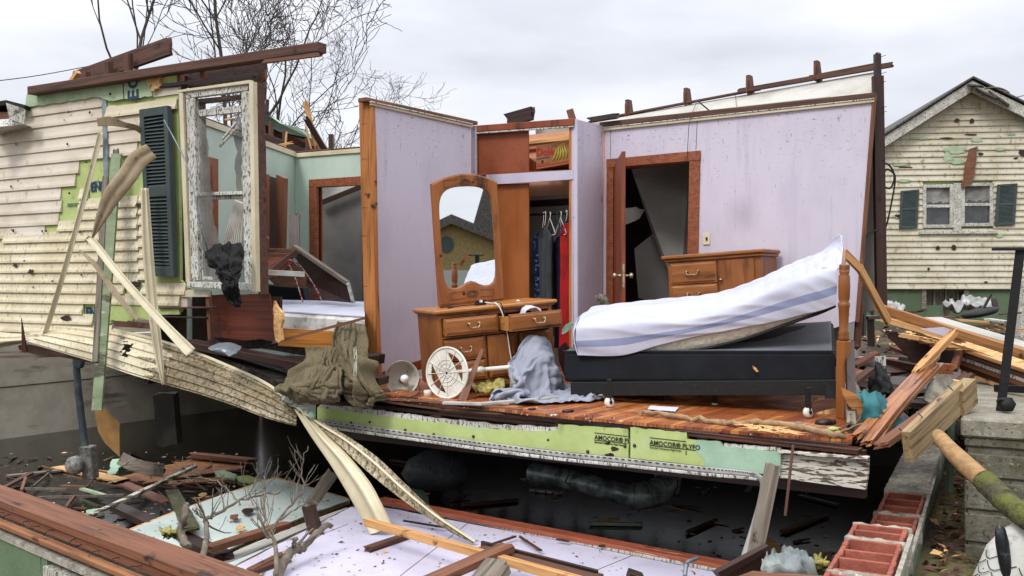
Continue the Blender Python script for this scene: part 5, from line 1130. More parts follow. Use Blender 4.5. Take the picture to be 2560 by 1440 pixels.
body.box((.0305, .012, .426), (Wd - .0305, Dd - .02, .444)); body.box((.478, .012, .4445), (.492, .3, Hd - .0305))
body.obj('carcass', DRSV, ds, world=False, bevel=.003)
local(MB().prism([(0, 0, 0), (.12, 0, 0), (.16, 0, .035), (.81, 0, .035), (.85, 0, 0), (Wd, 0, 0), (Wd, 0, .058), (0, 0, .058)], (0, .03, 0)), 'plinth', DRSW, ds, bevel=.003)
LB((-.02, -.015, Hd), (Wd + .02, Dd + .01, Hd + .012), 'moulding', DRSW, ds, .004)
TOPM = mat('worn_dresser_top', 'a86f38', [('96602e', (3, 9, 9), .4, .65), ('c7b296', (9, 9, 9), .64, .7), ('5c4630', (14, 14, 14), .7, .74)], .3, .1)
LB((-.038, -.035, Hd + .0125), (Wd + .038, Dd + .01, Hd + .042), 'top', TOPM, ds, .008)
def drawer(x0, x1, z0, z1, pull, hx_, nm='drawer', dirty=0):
    f_ = panel_front(x0, x1, z0, z1, .012 - pull, nm, DRSW, ds); bail(f_, hx_, .012 - pull - .028, (z0 + z1) / 2 + .014); return f_
drawer(.03, .476, .452, .585, .035, .27); fo2 = drawer(.494, .94, .452, .585, .235, .74)
IN_ = wood('drawer_inner_pine', 'c08a4c', 'a87238', '6c4420', .6)
bx_ = MB(); 
for (a, b) in (((.505, -.222, .455), (.517, .2, .565)), ((.917, -.222, .455), (.929, .2, .565)), ((.5175, -.222, .455), (.9165, .2, .462)), ((.5175, -.222, .4625), (.9165, -.212, .565))): bx_.box(a, b)
bx_.obj('drawer_box', IN_, ds, world=False)
local(MB().box((.04, -.022, .458), (.052, .2, .575)), 'drawer_box', IN_, ds)
drawer(.03, .365, .25, .42, 0, .2); drawer(.03, .365, .088, .24, 0, .2)
drawer(.667, .94, .25, .42, 0, .80); drawer(.667, .94, .088, .24, 0, .80)
panel_front(.39, .64, .088, .42, .012, 'door', DRSV, ds)
# mirror
mx0, mx1, mz0, mz1 = .160, .768, Hd + .045, Hd + 1.13
my = Dd - .07
def mir_outer(t):       # t around, starting bottom-left, clockwise in parameter space
    pass
Nn = 72; outer = []; inner = []
cxm, czm = (mx0 + mx1) / 2, mz0 + .60; hw, hz0, hz1 = (mx1 - mx0) / 2, czm - mz0, mz1 - .075 - czm
iw, ib, it = .25, .455, .35
angs = sorted([2 * math.pi * k / 68 + .003 for k in range(68)] + [math.atan2(hz1, hw), math.pi - math.atan2(hz1, hw), math.pi + math.atan2(hz0, hw), 2 * math.pi - math.atan2(hz0, hw)])
for a in angs:
    c, s_ = math.cos(a), math.sin(a)
    hzz = (hz1 if s_ > 0 else hz0)
    sc_ = min(hw / abs(c) if abs(c) > 1e-6 else 1e9, hzz / abs(s_) if abs(s_) > 1e-6 else 1e9)
    ox, oz = c * sc_, s_ * sc_
    if s_ > 0 and oz > hzz - .001: oz += .075 * (1 - (ox / hw) ** 2)
    if s_ > 0 and abs(ox) > hw - .001: pass
    outer.append((cxm + ox, czm + oz))
    e_ = 7 if s_ < 0 else 5; hh = it if s_ > 0 else ib
    q = (abs(c / iw) ** e_ + abs(s_ / hh) ** e_) ** (-1 / e_); ix, iz = c * q, s_ * q
    if s_ < 0: iz += .055 * math.exp(-(ix / .085) ** 2) * (abs(iz) / ib) ** 6 - .01 * (abs(iz) / ib) ** 4
    else: iz += .03 * (1 - (ix / iw) ** 2) * (iz / it) ** 4
    inner.append((cxm + ix, czm + iz))
fm = MB(); vs = []
for (px, pz), (qx, qz) in zip(outer, inner):
    m1 = (px * .3 + qx * .7, pz * .3 + qz * .7)
    vs += [(px, my + .03, pz), (px, my, pz), (px * .88 + qx * .12, my - .008, pz * .88 + qz * .12), (m1[0], my - .006, m1[1]), (qx * .92 + px * .08, my - .002, qz * .92 + pz * .08), (qx, my + .012, qz), (qx, my + .03, qz)]
K = 7; fs = [(i * K + j, ((i + 1) % Nn) * K + j, ((i + 1) % Nn) * K + (j + 1) % K, i * K + (j + 1) % K) for i in range(Nn) for j in range(K)]
fm.add(vs, fs); mf = fm.obj('mirror_frame', DRSV, ds, world=False)
local(MB().prism([(x, my + .016, z) for x, z in inner], (0, .004, 0)), 'mirror_glass', MIRR, mf)
local(MB().prism([(x, my + .0305, z) for x, z in outer], (0, .006, 0)), 'mirror_back', PANB, mf)
for zc, s_ in ((mz1 - .075, 1), (mz0 + .08, 1)):
    cv = MB()
    for i in range(3):
        cv.tube([(cxm + (.055 - i * .015) * math.cos(2 * math.pi * k / 24), my - .009, zc + (.028 - i * .008) * math.sin(2 * math.pi * k / 24)) for k in range(25)], .0022, 5)
    for sgx in (-1, 1): cv.tube([(cxm + sgx * .07, my - .0095, zc - .03), (cxm + sgx * .2, my - .0095, zc - .035), (cxm + sgx * .2, my - .0095, zc + .025), (cxm + sgx * .07, my - .0095, zc + .03)], .0018, 5)
    cv.obj('carving', OLD, mf, world=False)
for (x, z, r) in ((cxm + .075, mz1 - .07, .011), (cxm - .08, mz0 + .09, .014), (mx0 + .035, mz0 + .42, .012)): local(MB().lathe([(0, 0), (r, 0), (0, .002)], 12, Matrix.Translation((x, my - .0085, z)) @ Matrix.Rotation(R(90), 4, 'X')), 'knot', OLDD, mf)
pv_ = Vector((cxm, my + .03, mz0)); mf.matrix_basis = Matrix.Translation(pv_) @ Matrix.Rotation(R(7), 4, 'Z') @ Matrix.Rotation(R(1.5), 4, 'X') @ Matrix.Translation(-pv_)
# things on the dresser
Md = ds.matrix_basis.copy(); Md = Matrix.LocRotScale(ds.location, ds.rotation_euler, ds.scale)
D = lambda x, y, z: Md @ Vector((x, y, z)); zT = Hd + .043
pw_ = thing('power_strip', 'black power strip with plugs lying on the dresser top', 'power strip', D(.40, .2, zT))
MB().hexa([D(.37, .14, zT), D(.46, .14, zT), D(.46, .18, zT), D(.37, .18, zT), D(.37, .14, zT + .02), D(.46, .14, zT + .02), D(.46, .18, zT + .02), D(.37, .18, zT + .02)]).obj('case', BLKM, pw_, bevel=.003)
for i in range(3): MB().hexa([D(.38 + i * .03, .145, zT + .0205), D(.40 + i * .03, .145, zT + .0205), D(.40 + i * .03, .17, zT + .0205), D(.38 + i * .03, .17, zT + .0205), D(.38 + i * .03, .145, zT + .04), D(.40 + i * .03, .145, zT + .04), D(.40 + i * .03, .17, zT + .04), D(.38 + i * .03, .17, zT + .04)]).obj('plug', [BLKM, WPL, BLKM][i], pw_)
tag(MB().tube(spl([D(.37, .16, zT + .008), D(.25, .2, zT + .006), D(.12, .1, zT + .006), D(.2, .22, zT + .006), D(.1, .25, zT + .006)], 30), .005, 6).obj('power_cord', BLKM), 'black cord snarled on the left of the dresser top', 'cord')
tag(MB().tube(spl([D(.45, .15, zT + .02), D(.47, .05, zT + .012), D(.475, -.04, zT + .01), D(.50, -.075, zT - .05), D(.53, -.08, zT - .2), D(.545, -.085, zT - .4), D(.57, -.1, zT - .55), D(.6, -.16, .04)], 40), .0045, 6).obj('power_cord', WPL), 'white power cord hanging down over the front of the dresser', 'cord')
tag(MB().tube(spl([D(.46, .15, zT + .02), D(.5, .05, zT + .012), D(.51, -.04, zT + .01), D(.52, -.07, zT - .05), D(.55, -.075, zT - .25), D(.57, -.08, zT - .45), D(.61, -.1, zT - .6)], 40), .004, 6).obj('power_cord', BLKM), 'black power cord hanging beside the white cord on the dresser', 'cord')
tag(MB().lathe([(0, 0), (.035, 0), (.03, .012), (0, .016)], 8, Matrix.Translation(D(.50, .04, zT))).obj('charger', WPL), 'small white charger block on the front edge of the dresser top', 'charger')
tag(MB().lathe([(0, 0), (.02, 0), (.012, .012), (0, .014)], 7, Matrix.Translation(D(.74, .15, zT))).obj('shell', WPL), 'little white scrap on the right of the dresser top', 'scrap')
rows = [[D(.66, -.15, .56), D(.7, -.14, .60), D(.76, -.13, .61), D(.82, -.12, .575)], [D(.66, -.08, .565), D(.7, -.06, .62), D(.77, -.06, .62), D(.84, -.05, .58)], [D(.67, 0, .55), D(.72, 0, .58), D(.78, 0, .58), D(.83, 0, .55)]]
loft('white_garment', rows, 14, 10, SHEET, .006, lambda u, v: .01 * nz3(u * 6, v * 5), label='white garment crumpled inside the open dresser drawer', cat='garment')

# chest of drawers by the back wall
cp = PV(7.95).at(1684, 700); cp.z = 0
ch = thing('chest_of_drawers', 'pine chest with two drawers and a cabinet door behind the mattress', 'chest', cp, (0, -R(3.2), -TH + R(2)))
cr2_ = PV(7.95).at(1916, 700); Wc = (Vector((cr2_.x, cr2_.y, 0)) - cp).length; Hc, Dc = 1.11, .4
LB((0, 0, 0), (Wc, Dc, Hc - .06), 'carcass', DRSV, ch)
LB((-.025, -.03, Hc - .06), (Wc + .025, Dc, Hc - .035), 'moulding', DRSW, ch, .006); LB((-.045, -.05, Hc - .035), (Wc + .045, Dc, Hc), 'top', DRSW, ch, .01)
zc = Hc - .075
for i in range(4):
    z1 = zc - i * .2; f_ = panel_front(.03, Wc * .54, z1 - .19, z1, 0, 'drawer', DRSW, ch); bail(f_, Wc * .29, -.03, z1 - .08, .11)
dd_ = panel_front(Wc * .57, Wc * .93, zc - .39, zc, 0, 'door', DRSV, ch, raise_=-.012, brd=.05)
local(MB().lathe([(0, 0), (.012, 0), (.008, .01), (.008, .02), (.016, .028), (0, .034)], 10, Matrix.Translation((Wc * .59, -.02, zc - .17)) @ Matrix.Rotation(R(90), 4, 'X')), 'door_knob', BRASS, dd_)
local(MB().lathe([(0, 0), (.018, 0), (0, .002)], 10, Matrix.Translation((Wc * .72, -.009, zc - .26)) @ Matrix.Rotation(R(90), 4, 'X')), 'knot', OLDD, dd_)

# ---------------------------------------------------------------- bed
bs = thing('box_spring', 'black cloth box spring with grey top under the bent mattress', 'box spring', W(1750, 955, 6.8))
FL, FR = W(1409, 878, 7.22), W(2088, 878, 6.36); FLb, FRb = W(1409, 956, 7.22), W(2088, 958, 6.36)
BL, BR = W(1470, 845, 8.3), W(2084, 803, 7.5); BLb = BL - Vector((0, 0, .25)); BRb = BR - Vector((0, 0, .25))
o = MB().hexa([FLb, FRb, BRb, BLb, FL - Vector((0, 0, .004)), FR - Vector((0, 0, .004)), BR - Vector((0, 0, .004)), BL - Vector((0, 0, .004))]).obj('side_cover', BLKF, bs); bv = o.modifiers.new('b', 'BEVEL'); bv.width = .03; bv.segments = 3
ins = .02
rows = [[a.lerp(b, t) + Vector((0, 0, .004 + (.0 if 0 < t < 1 else -.012))) for t in (0.01, .1, .35, .65, .9, .99)] for a, b in ((FL.lerp(BL, .01), FR.lerp(BR, .01)), (FL.lerp(BL, .33), FR.lerp(BR, .33)), (FL.lerp(BL, .66), FR.lerp(BR, .66)), (FL.lerp(BL, .99), FR.lerp(BR, .99)))]
loft('top_cover', rows, 30, 12, BLKT, .003, lambda u, v: .003 * nz3(u * 6, v * 5), parent=bs)
MB().tube(spl([FL + Vector((0, -.004, 0)), FL.lerp(FR, .5) + Vector((0, -.004, 0)), FR + Vector((0, -.004, 0))], 12), .006, 6).obj('piping', BLKM, bs)
loose('splinter', [(1881, 914), (1889, 918), (1897, 929), (1891, 930), (1884, 922)], 6.55, .006, PALE, 'small pale splinter stuck to the front of the black box spring', 'splinter')
# mattress: long profile of the front, bottom and back edges
mt = thing('mattress', 'thick mattress bent upward at its right end on the box spring', 'mattress', W(1750, 880, 6.8))
def lerpd(px): return 7.16 + (6.42 - 7.16) * (px - 1440) / (2100 - 1440)
bot = [(1446, 886), (1553, 888), (1650, 884), (1746, 874), (1830, 856), (1890, 838), (1950, 817), (2010, 796), (2050, 782), (2088, 765)]
topf = [(1440, 822), (1553, 808), (1650, 806), (1746, 795), (1830, 768), (1890, 745), (1950, 718), (2010, 697), (2050, 685), (2092, 672)]
topb = [(1482, 774), (1560, 766), (1660, 754), (1750, 747), (1825, 732), (1890, 708), (1950, 680), (2005, 655), (2045, 642), (2085, 634)]
midt = [(1452, 795), (1556, 779), (1655, 776), (1748, 764), (1828, 744), (1890, 720), (1950, 694), (2008, 672), (2048, 657), (2090, 648)]
Fb = [W(x, y, lerpd(x)) for x, y in bot]; Ft = [W(x, y, lerpd(x)) for x, y in topf]
Mt_ = [W(x, y, lerpd(x) + .35) for x, y in midt]; Bt = [W(x, y, lerpd(x) + 1.15) for x, y in topb]; Bb = [p - Vector((0, 0, .22)) for p in Bt]
def ring_rows(off=0):
    out = []
    for k in range(len(Fb)):
        b, t, m_, bt_, bb = Fb[k], Ft[k], Mt_[k], Bt[k], Bb[k]
        out.append((b, t, m_, bt_, bb))
    return out
rr = ring_rows(); inward = lambda p, c, a: p.lerp(c, a)
mb = MB(); nU = 60
cols = []
for key in range(5): cols.append(spl([r[key] for r in rr], nU))
vs = []; 
for i in range(nU + 1):
    b, t, m_, bt_, bb = [c[i] for c in cols]; cen = (b + t + bt_ + bb) / 4
    t2 = t.lerp(cen, .02); b2 = b.lerp(cen, .004)
    vs += [b2, b2.lerp(t2, .5) , t2, t2.lerp(m_, .5).lerp(cen, .05), m_.lerp(cen, .06), bt_.lerp(cen, .04), bb]
K = 7; fs = [(i * K + j, (i + 1) * K + j, (i + 1) * K + (j + 1) % K, i * K + (j + 1) % K) for i in range(nU) for j in range(K)]
mb.add(vs, fs, 0, True); mb.add(vs[:K], [list(range(K))]); mb.add(vs[-K:], [list(range(K))])
mb.obj('mattress_body', QUILT, mt)
toF = Vector((0, -.01, 0))
MB().tube([p + toF for p in spl(Fb, 60)], .009, 8).obj('bottom_piping', BLKM, mt)
bandt = MB(); rws = [[p + toF * .6 for p in spl(Fb, 12)], [p.lerp(q, .05) + toF * .6 for p, q in zip(spl(Fb, 12), spl(Ft, 12))]]
loft('lower_band', rws, 60, 2, BLKM, .004, parent=mt)
# sheet: front drop whose lower edge climbs to the right, then up and over the top
low = [(1446, 888), (1553, 889), (1650, 862), (1746, 840), (1830, 824), (1890, 813), (1950, 801), (2010, 786), (2050, 777), (2088, 764)]
Lo = [W(x, y, lerpd(x) - .03) for x, y in low]; Ft2 = [W(x, y, lerpd(x) - .035) for x, y in topf]; up = Vector((0, 0, .02))
stp_ = [W(x, y, lerpd(x) - .045) for x, y in [(px, py + (qy - py) * .5) for (px, py), (_, qy) in zip(topf, low)]]
rows = [Lo, stp_, Ft2, [p.lerp(q, .3) + up * .9 for p, q in zip(Ft, Mt_)], [p + up for p in Mt_], [p.lerp(q, .5) + up * 1.1 for p, q in zip(Mt_, Bt)], [p + up for p in Bt], [p + Vector((0, .03, -.1)) for p in Bt]]
def sd(u, v):
    fold = .010 * ridg(u * 2.2 + v * 1.5, v * 9 + u * 7, 3) if v < .3 else 0
    quilt = .006 * (abs(math.sin(u * 48)) * abs(math.sin(v * 36))) if v > .33 else 0
    return fold * (1 - abs(v - .15) / .15 * .4) + quilt + .004 * nz3(u * 9, v * 9) 
def smf(u, v): return 1 if .095 < v < .15 else 0
sh_ = loft('fitted_sheet', rows, 150, 84, [SHEET, STRIPE], .006, sd, smf, label='white fitted sheet with blue grey side stripe stretched over the bent mattress', cat='sheet')
# left end of the sheet
endr = [[W(1446, 888, 7.13), W(1438, 860, 7.2), W(1436, 830, 7.25), W(1441, 818, 7.3)], [W(1452, 880, 7.5), W(1440, 850, 7.55), W(1438, 815, 7.6), W(1450, 792, 7.6)], [W(1480, 850, 8.2), W(1470, 830, 8.2), W(1472, 800, 8.2), W(1484, 774, 8.3)]]
loft('sheet_end', endr, 14, 12, SHEET, .006, parent=sh_)
# pulled up corner of the sheet
tip = W(2101, 586, 6.95)
rows = [[W(1965, 700, 6.85), W(2020, 682, 6.6), W(2060, 672, 6.5), W(2094, 676, 6.38)], [W(1985, 670, 7.1), W(2040, 648, 6.95), W(2075, 640, 6.8), W(2104, 660, 6.55)], [W(2020, 648, 7.3), W(2064, 628, 7.1), W(2088, 618, 6.95), W(2109, 640, 6.7)], [W(2052, 634, 7.4), W(2082, 612, 7.15), W(2096, 600, 7.0), W(2108, 612, 6.85)], [W(2092, 592, 7.1), W(2098, 588, 7.02), tip, W(2105, 592, 6.93)]]
loft('sheet_corner', rows, 20, 24, SHEET, .006, lambda u, v: .010 * ridg(u * 3, v * 4), parent=sh_)
# bed frame
bf = thing('bed_frame', 'dark metal bed frame on white casters with a turned pine bedpost', 'bed frame', W(1800, 1000, 6.8))
beam('side_rail', W(1430, 972, 7.15), W(2096, 968, 6.33), .06, .10, BLKM, bf); beam('side_rail', W(1480, 930, 8.2), W(2100, 905, 7.45), .03, .06, BLKM, bf)  # front rail made deeper to put the shade under the bed into its shape
for (px, py, d) in ((1523, 962, 7.05), (1787, 964, 6.75), (2020, 964, 6.46)):
    bt_ = onZ(px, (1003, 1008, 1028)[(1523, 1787, 2020).index(px)], .045 if px != 1787 else .01); beam('leg', Vector((bt_.x, bt_.y, .20)), Vector((bt_.x, bt_.y, bt_.z)), .03, .03, BLKM, bf)
    if px != 1787:
        MB().lathe([(0, -.018), (.03, -.018), (.036, -.01), (.036, .01), (.03, .018), (0, .018)], 16, Matrix.Translation(Vector((bt_.x, bt_.y, .036))) @ Matrix.Rotation(R(35), 4, 'Z') @ Matrix.Rotation(R(80), 4, 'X')).obj('caster', WPL, bf)
        MB().lathe([(0, .0182), (.014, .0185), (.012, .024), (0, .025)], 10, Matrix.Translation(Vector((bt_.x, bt_.y, .036))) @ Matrix.Rotation(R(35), 4, 'Z') @ Matrix.Rotation(R(80), 4, 'X')).obj('caster_hub', BLKM, bf)
    else: MB().lathe([(0, 0), (.022, 0), (.022, .008), (.008, .014), (0, .014)], 12, Matrix.Translation(Vector((bt_.x, bt_.y, .0)))).obj('leg_glide', WPL, bf)
MB().prism([W(2068, 958, 6.3), W(2098, 956, 6.25), W(2098, 1000, 6.25), W(2062, 1000, 6.3)], (0, .006, 0)).obj('bracket', BLKM, bf)
pb_ = onZ(2107, 1046, 0); pt = W(2111, 672, pb_.y - .02)
POST = wood('bedpost_pine', '96602e', '7d4a20', '4a240f', .35, g=(10, 10, 1.5), spk=.72)
L_ = (pt - pb_).length; ax = (pt - pb_).normalized(); Mp = Matrix.Translation(pb_) @ ax.to_track_quat('Z', 'Y').to_matrix().to_4x4() @ Matrix.Rotation(R(20), 4, 'Z')
sq = lambda r: r * 1.0
post = MB()
def sqbox(z0, z1, r): post.add([Mp @ Vector((sx_ * r, sy_ * r, z)) for z in (z0, z1) for sx_, sy_ in ((-1, -1), (1, -1), (1, 1), (-1, 1))], [(0, 3, 2, 1), (4, 5, 6, 7), (0, 1, 5, 4), (1, 2, 6, 5), (2, 3, 7, 6), (3, 0, 4, 7)])
sqbox(0, L_ * .52, .033); po_ = post.obj('bedpost', POST, bf, bevel=.005)
pr = [(0, .52), (.03, .52), (.034, .53), (.036, .545), (.031, .56), (.036, .575), (.028, .59), (.030, .66), (.034, .74), (.038, .75), (.038, .77), (.03, .78), (.035, .80), (.038, .88), (.036, .95), (.028, .965), (.034, .98), (.03, .99), (0, 1.0)]
MB().lathe([(r, z * L_) for r, z in pr], 22, Mp).obj('turned_top', POST, bf)
post = MB(); sqbox(L_ * .985, L_ * 1.03, .026); post.obj('post_cap', POST, bf, bevel=.006)
beam('headboard_splinter', W(2108, 668, 6.25), W(2112, 628, 6.3), .02, .035, POST, bf, jg=.04)
bp('bed_leg_block', (2060, 1000, 6.45), (2062, 1040, 6.43), .12, .1, PALE, None, 'pale torn board chunk lying under the right end of the bed', 'board', jg=.03)
loose('hardboard_scrap', [(2034, 1004), (2086, 996), (2104, 1010), (2096, 1018), (2060, 1026), (2030, 1035), (2028, 1020)], 6.2, .01, OLD, 'dark brown scrap leaning by the bedpost foot', 'scrap', jg=.01)

# ---------------------------------------------------------------- lamp, lamp base, grey sheet
lb = thing('floor_lamp', 'toppled white plastic floor lamp with round ribbed base', 'lamp', onZ(1118, 990, 0))
lc = W(1117, 932, 7.25); nr = Vector((-.80, -1.25, .1)).normalized(); Ml = Matrix.Translation(lc) @ nr.to_track_quat('Z', 'Y').to_matrix().to_4x4()
Rb = .19
mb = MB(); vs = []
def hole_in(x, y):   # two crescents
    for s_ in (1, -1):
        X = (x * .82 + y * .57) * s_; Y = (-x * .57 + y * .82)
        if X > .085 and abs(Y) < .13 and (X - .085) < .06 * (1 - (Y / .13) ** 2) + .0 : return True
    return False
nR, nT = 44, 160
for i in range(nR + 1):
    for k in range(nT): a = 2 * math.pi * k / nT; r = Rb * i / nR; vs.append(Ml @ Vector((r * math.cos(a), r * math.sin(a), .0)))
fs = []
for i in range(nR):
    for k in range(nT):
        a = 2 * math.pi * (k + .5) / nT; r = Rb * (i + .5) / nR
        if not hole_in(r * math.cos(a), r * math.sin(a)): fs.append((i * nT + k, i * nT + (k + 1) % nT, (i + 1) * nT + (k + 1) % nT, (i + 1) * nT + k))
back = [v - nr * .006 for v in vs]; n0 = len(vs); mb.add(vs + back, fs + [tuple(x + n0 for x in f_[::-1]) for f_ in fs]); mb.obj('base_plate', WPL, lb)
MB().tube([Ml @ Vector((Rb * math.cos(2 * math.pi * k / 48), Rb * math.sin(2 * math.pi * k / 48), 0)) for k in range(49)], .009, 8).obj('base_rim', WPL, lb)
rbm = MB()
for k in range(12):
    a = 2 * math.pi * k / 12 + .1; p_ = [r for r in [.02 + .165 * j / 14 for j in range(15)] if not hole_in(r * math.cos(a), r * math.sin(a))]
    if len(p_) > 2: rbm.tube([Ml @ Vector((min(p_) * math.cos(a), min(p_) * math.sin(a), .004)), Ml @ Vector((max(p_) * math.cos(a), max(p_) * math.sin(a), .004))], .003, 4)
for rr_ in (.04, .07, .1): rbm.tube([Ml @ Vector((rr_ * math.cos(2 * math.pi * k / 40), rr_ * math.sin(2 * math.pi * k / 40), .003)) for k in range(41) if not hole_in(rr_ * math.cos(2 * math.pi * k / 40), rr_ * math.sin(2 * math.pi * k / 40))], .0025, 4)
rbm.obj('base_rib', WPL, lb)
for zz in (-1, 1): pass
MB().tube([lc - nr * .01, W(1165, 928, 7.45), W(1196, 925, 7.4), W(1275, 918, 7.3)], .017, 10).obj('pole', WPL, lb)
MB().tube([W(1188, 926, 7.42), W(1206, 924, 7.39)], .026, 12).obj('pole_joint', WPL, lb)
MB().lathe([(0, 0), (.009, 0), (.009, .006), (0, .007)], 8, Ml).obj('screw', BLKM, lb)
dl = thing('lamp_shade', 'dusty white dome lamp shade with bare bulb on the floor by the lilac wall', 'lamp shade', onZ(1010, 985, 0))
n2 = Vector((.28, -1, .18)).normalized(); M2 = Matrix.Translation(W(1004, 945, 7.75)) @ n2.to_track_quat('Z', 'Y').to_matrix().to_4x4()
SHD = mat('dusty_lamp_shade', 'b5b0a2', [('8f897a', (5, 5, 5), .45, .65), ('4f483b', (30, 30, 30), .64, .7)], .5, .1)
out = [(.02, -.12), (.06, -.11), (.10, -.07), (.128, -.02), (.14, .03)]; MB().lathe([(.0, -.12)] + out + [(r - .004, z) for r, z in out[::-1]] + [(0, -.114)], 30, M2).obj('shade', SHD, dl)
MB().lathe([(0, -.03), (.012, -.03), (.014, -.01), (.032, .01), (.036, .03), (.028, .052), (0, .062)], 18, M2 @ Matrix.Translation((.02, -.01, 0))).obj('bulb', BULB, dl)
MB().lathe([(0, -.11), (.022, -.11), (.022, -.03), (0, -.03)], 12, M2 @ Matrix.Translation((.02, -.01, 0))).obj('socket', BLKM, dl)
tag(MB().lathe([(0, 0), (.03, 0), (.03, .048), (.026, .048), (.026, .04), (0, .04)], 20, Matrix.Translation(onZ(1069, 991, 0))).obj('plastic_jar', WPL), 'small white cylindrical cap standing on the floor between shade and lamp base', 'cap')
tag(MB().tube(spl([onZ(1000, 990, .01), onZ(1030, 992, .01), onZ(1050, 978, .02), onZ(1046, 960, .07), onZ(1050, 952, .09)], 30), .006, 6).obj('brown_cord', OLD), 'brown cord looping beside the dome lamp shade', 'cord')
hd_ = MB().lathe([(0, 0), (.17, .0), (.19, .08), (.17, .2), (.12, .31), (.04, .37), (0, .37)], 20, Matrix.Translation(onZ(1338, 984, .0)) @ Matrix.Rotation(R(-8), 4, 'Y')).obj('lamp_head', WPL, lb)
fpx = MB().box((-2, 5.5, -.2), (3, 9.5, 0)).obj('floor_proxy', WPL)
c_ = onZ(1352, 992, 0)
rows = [[Vector((c_.x - .54 + 1.14 * i / 3 + .08 * j, c_.y - .52 + 1.0 * j / 3, .41 + .02 * ((i + j) % 2))) for i in range(4)] for j in range(4)]
gs_ = sheet_grid('grey_sheet', rows, 66, 54, GREYC, lambda u, v: (.03 * nz3(u * 5, v * 5, 1), .03 * nz3(u * 5, v * 5, 8), .10 * ridg(u * 2.5 + v * 1.2, v * 2.2) + .03 * nz3(u * 9, v * 9)), label='crumpled grey fitted sheet heaped on the floor before the dresser', cat='sheet')
settle(gs_, 30, -.18, [hd_, fpx], thick=.004, mass=.3, bend=.4, quality=5)

# comforter over the broken edge
cf = thing('comforter', 'olive ribbed comforter hanging over the broken floor edge by the wall end', 'comforter', W(850, 1000, 7.4))
edgep = MB().prism([H(-7.6, 6.0, -.02), H(-5.0, 5.62, -.02), H(-5.0, 8, -.02), H(-7.6, 8, -.02)], (0, 0, -.3)).obj('edge_proxy', WPL)
rows = [[W(842, 812, 7.9), W(862, 806, 7.75), W(885, 805, 7.7), W(907, 812, 7.75)], [W(856, 832, 7.7), W(872, 828, 7.5), W(893, 828, 7.5), W(916, 838, 7.6)], [W(862, 866, 7.5), W(878, 862, 7.35), W(900, 860, 7.35), W(925, 870, 7.45)],
        [W(858, 905, 7.35), W(880, 905, 7.2), W(905, 905, 7.2), W(936, 910, 7.35)], [W(862, 945, 7.3), W(885, 948, 7.1), W(915, 950, 7.1), W(950, 950, 7.25)], [W(872, 985, 7.25), W(898, 990, 7.1), W(925, 990, 7.1), W(952, 982, 7.2)], [W(890, 1016, 7.2), W(908, 1020, 7.15), W(922, 1016, 7.1), W(946, 1006, 7.2)]]
h1 = sheet_grid('hanging_fold', rows, 30, 54, OLIVE, lambda u, v: tuple(V2 * (.06 * math.sin(u * 14 + 2 * nz3(v * 2, 3)) * min(1, v * 3 + .4))), parent=cf)
settle(h1, 12, -.14, [edgep], pins=list(range(31)) + [j * 31 + i for j in (44, 54) for i in range(0, 31, 10)], thick=.014, mass=.5, bend=5)
rows = [[W(776, 868, 7.85), W(815, 866, 7.7), W(850, 868, 7.6), W(872, 872, 7.55)], [W(752, 902, 7.6), W(800, 898, 7.4), W(840, 900, 7.4), W(872, 905, 7.4)], [W(722, 938, 7.4), W(780, 930, 7.2), W(830, 932, 7.2), W(872, 938, 7.3)],
        [W(699, 962, 7.3), W(755, 962, 7.05), W(812, 965, 7.1), W(868, 970, 7.2)], [W(718, 988, 7.25), W(765, 985, 7.05), W(815, 994, 7.05), W(868, 990, 7.15)], [W(752, 1004, 7.25), W(785, 1000, 7.15), W(825, 1006, 7.15), W(866, 1000, 7.2)]]
h2 = sheet_grid('spread_fold', rows, 52, 38, OLIVE, lambda u, v: tuple(V2 * (-.06 * ridg(u * 3.4 + v * 1.2, v * 1.6 - u, 5))), parent=cf)
settle(h2, 12, -.14, [edgep], pins=list(range(53)) + [j * 53 + i for j in (12, 24, 38) for i in range(0, 53, 13)], thick=.014, mass=.5, bend=5)
rows = [[W(700, 960, 7.36), W(735, 972, 7.3), W(770, 985, 7.2), W(792, 990, 7.2)], [W(704, 990, 7.38), W(735, 1000, 7.25), W(765, 1008, 7.2), W(790, 1012, 7.2)], [W(715, 1005, 7.4), W(738, 1015, 7.3), W(765, 1032, 7.2), W(790, 1045, 7.2)]]
loft('lining', rows, 26, 26, LIND, .008, lambda u, v: .02 * ridg(u * 4, v * 3), parent=cf)
for k in range(3): MB().tube(spl([W(884 + k * 3, 868, 7.12), W(886 + k * 3, 900, 7.1), W(884 + k * 3, 940, 7.08), W(882 + k * 3, 992, 7.12)], 20), .003, 4).obj('white_piping', PEEL, cf)
tag(MB().lathe([(0, 0), (.02, .004), (.028, .03), (.02, .056), (0, .06)], 14, Matrix.Translation(W(780, 1048, 7.15))).obj('blue_ball', FOAMB), 'pale blue ball wedged at the left end of the green foam strip', 'ball')

for o in (fpx, edgep): bpy.data.objects.remove(o)
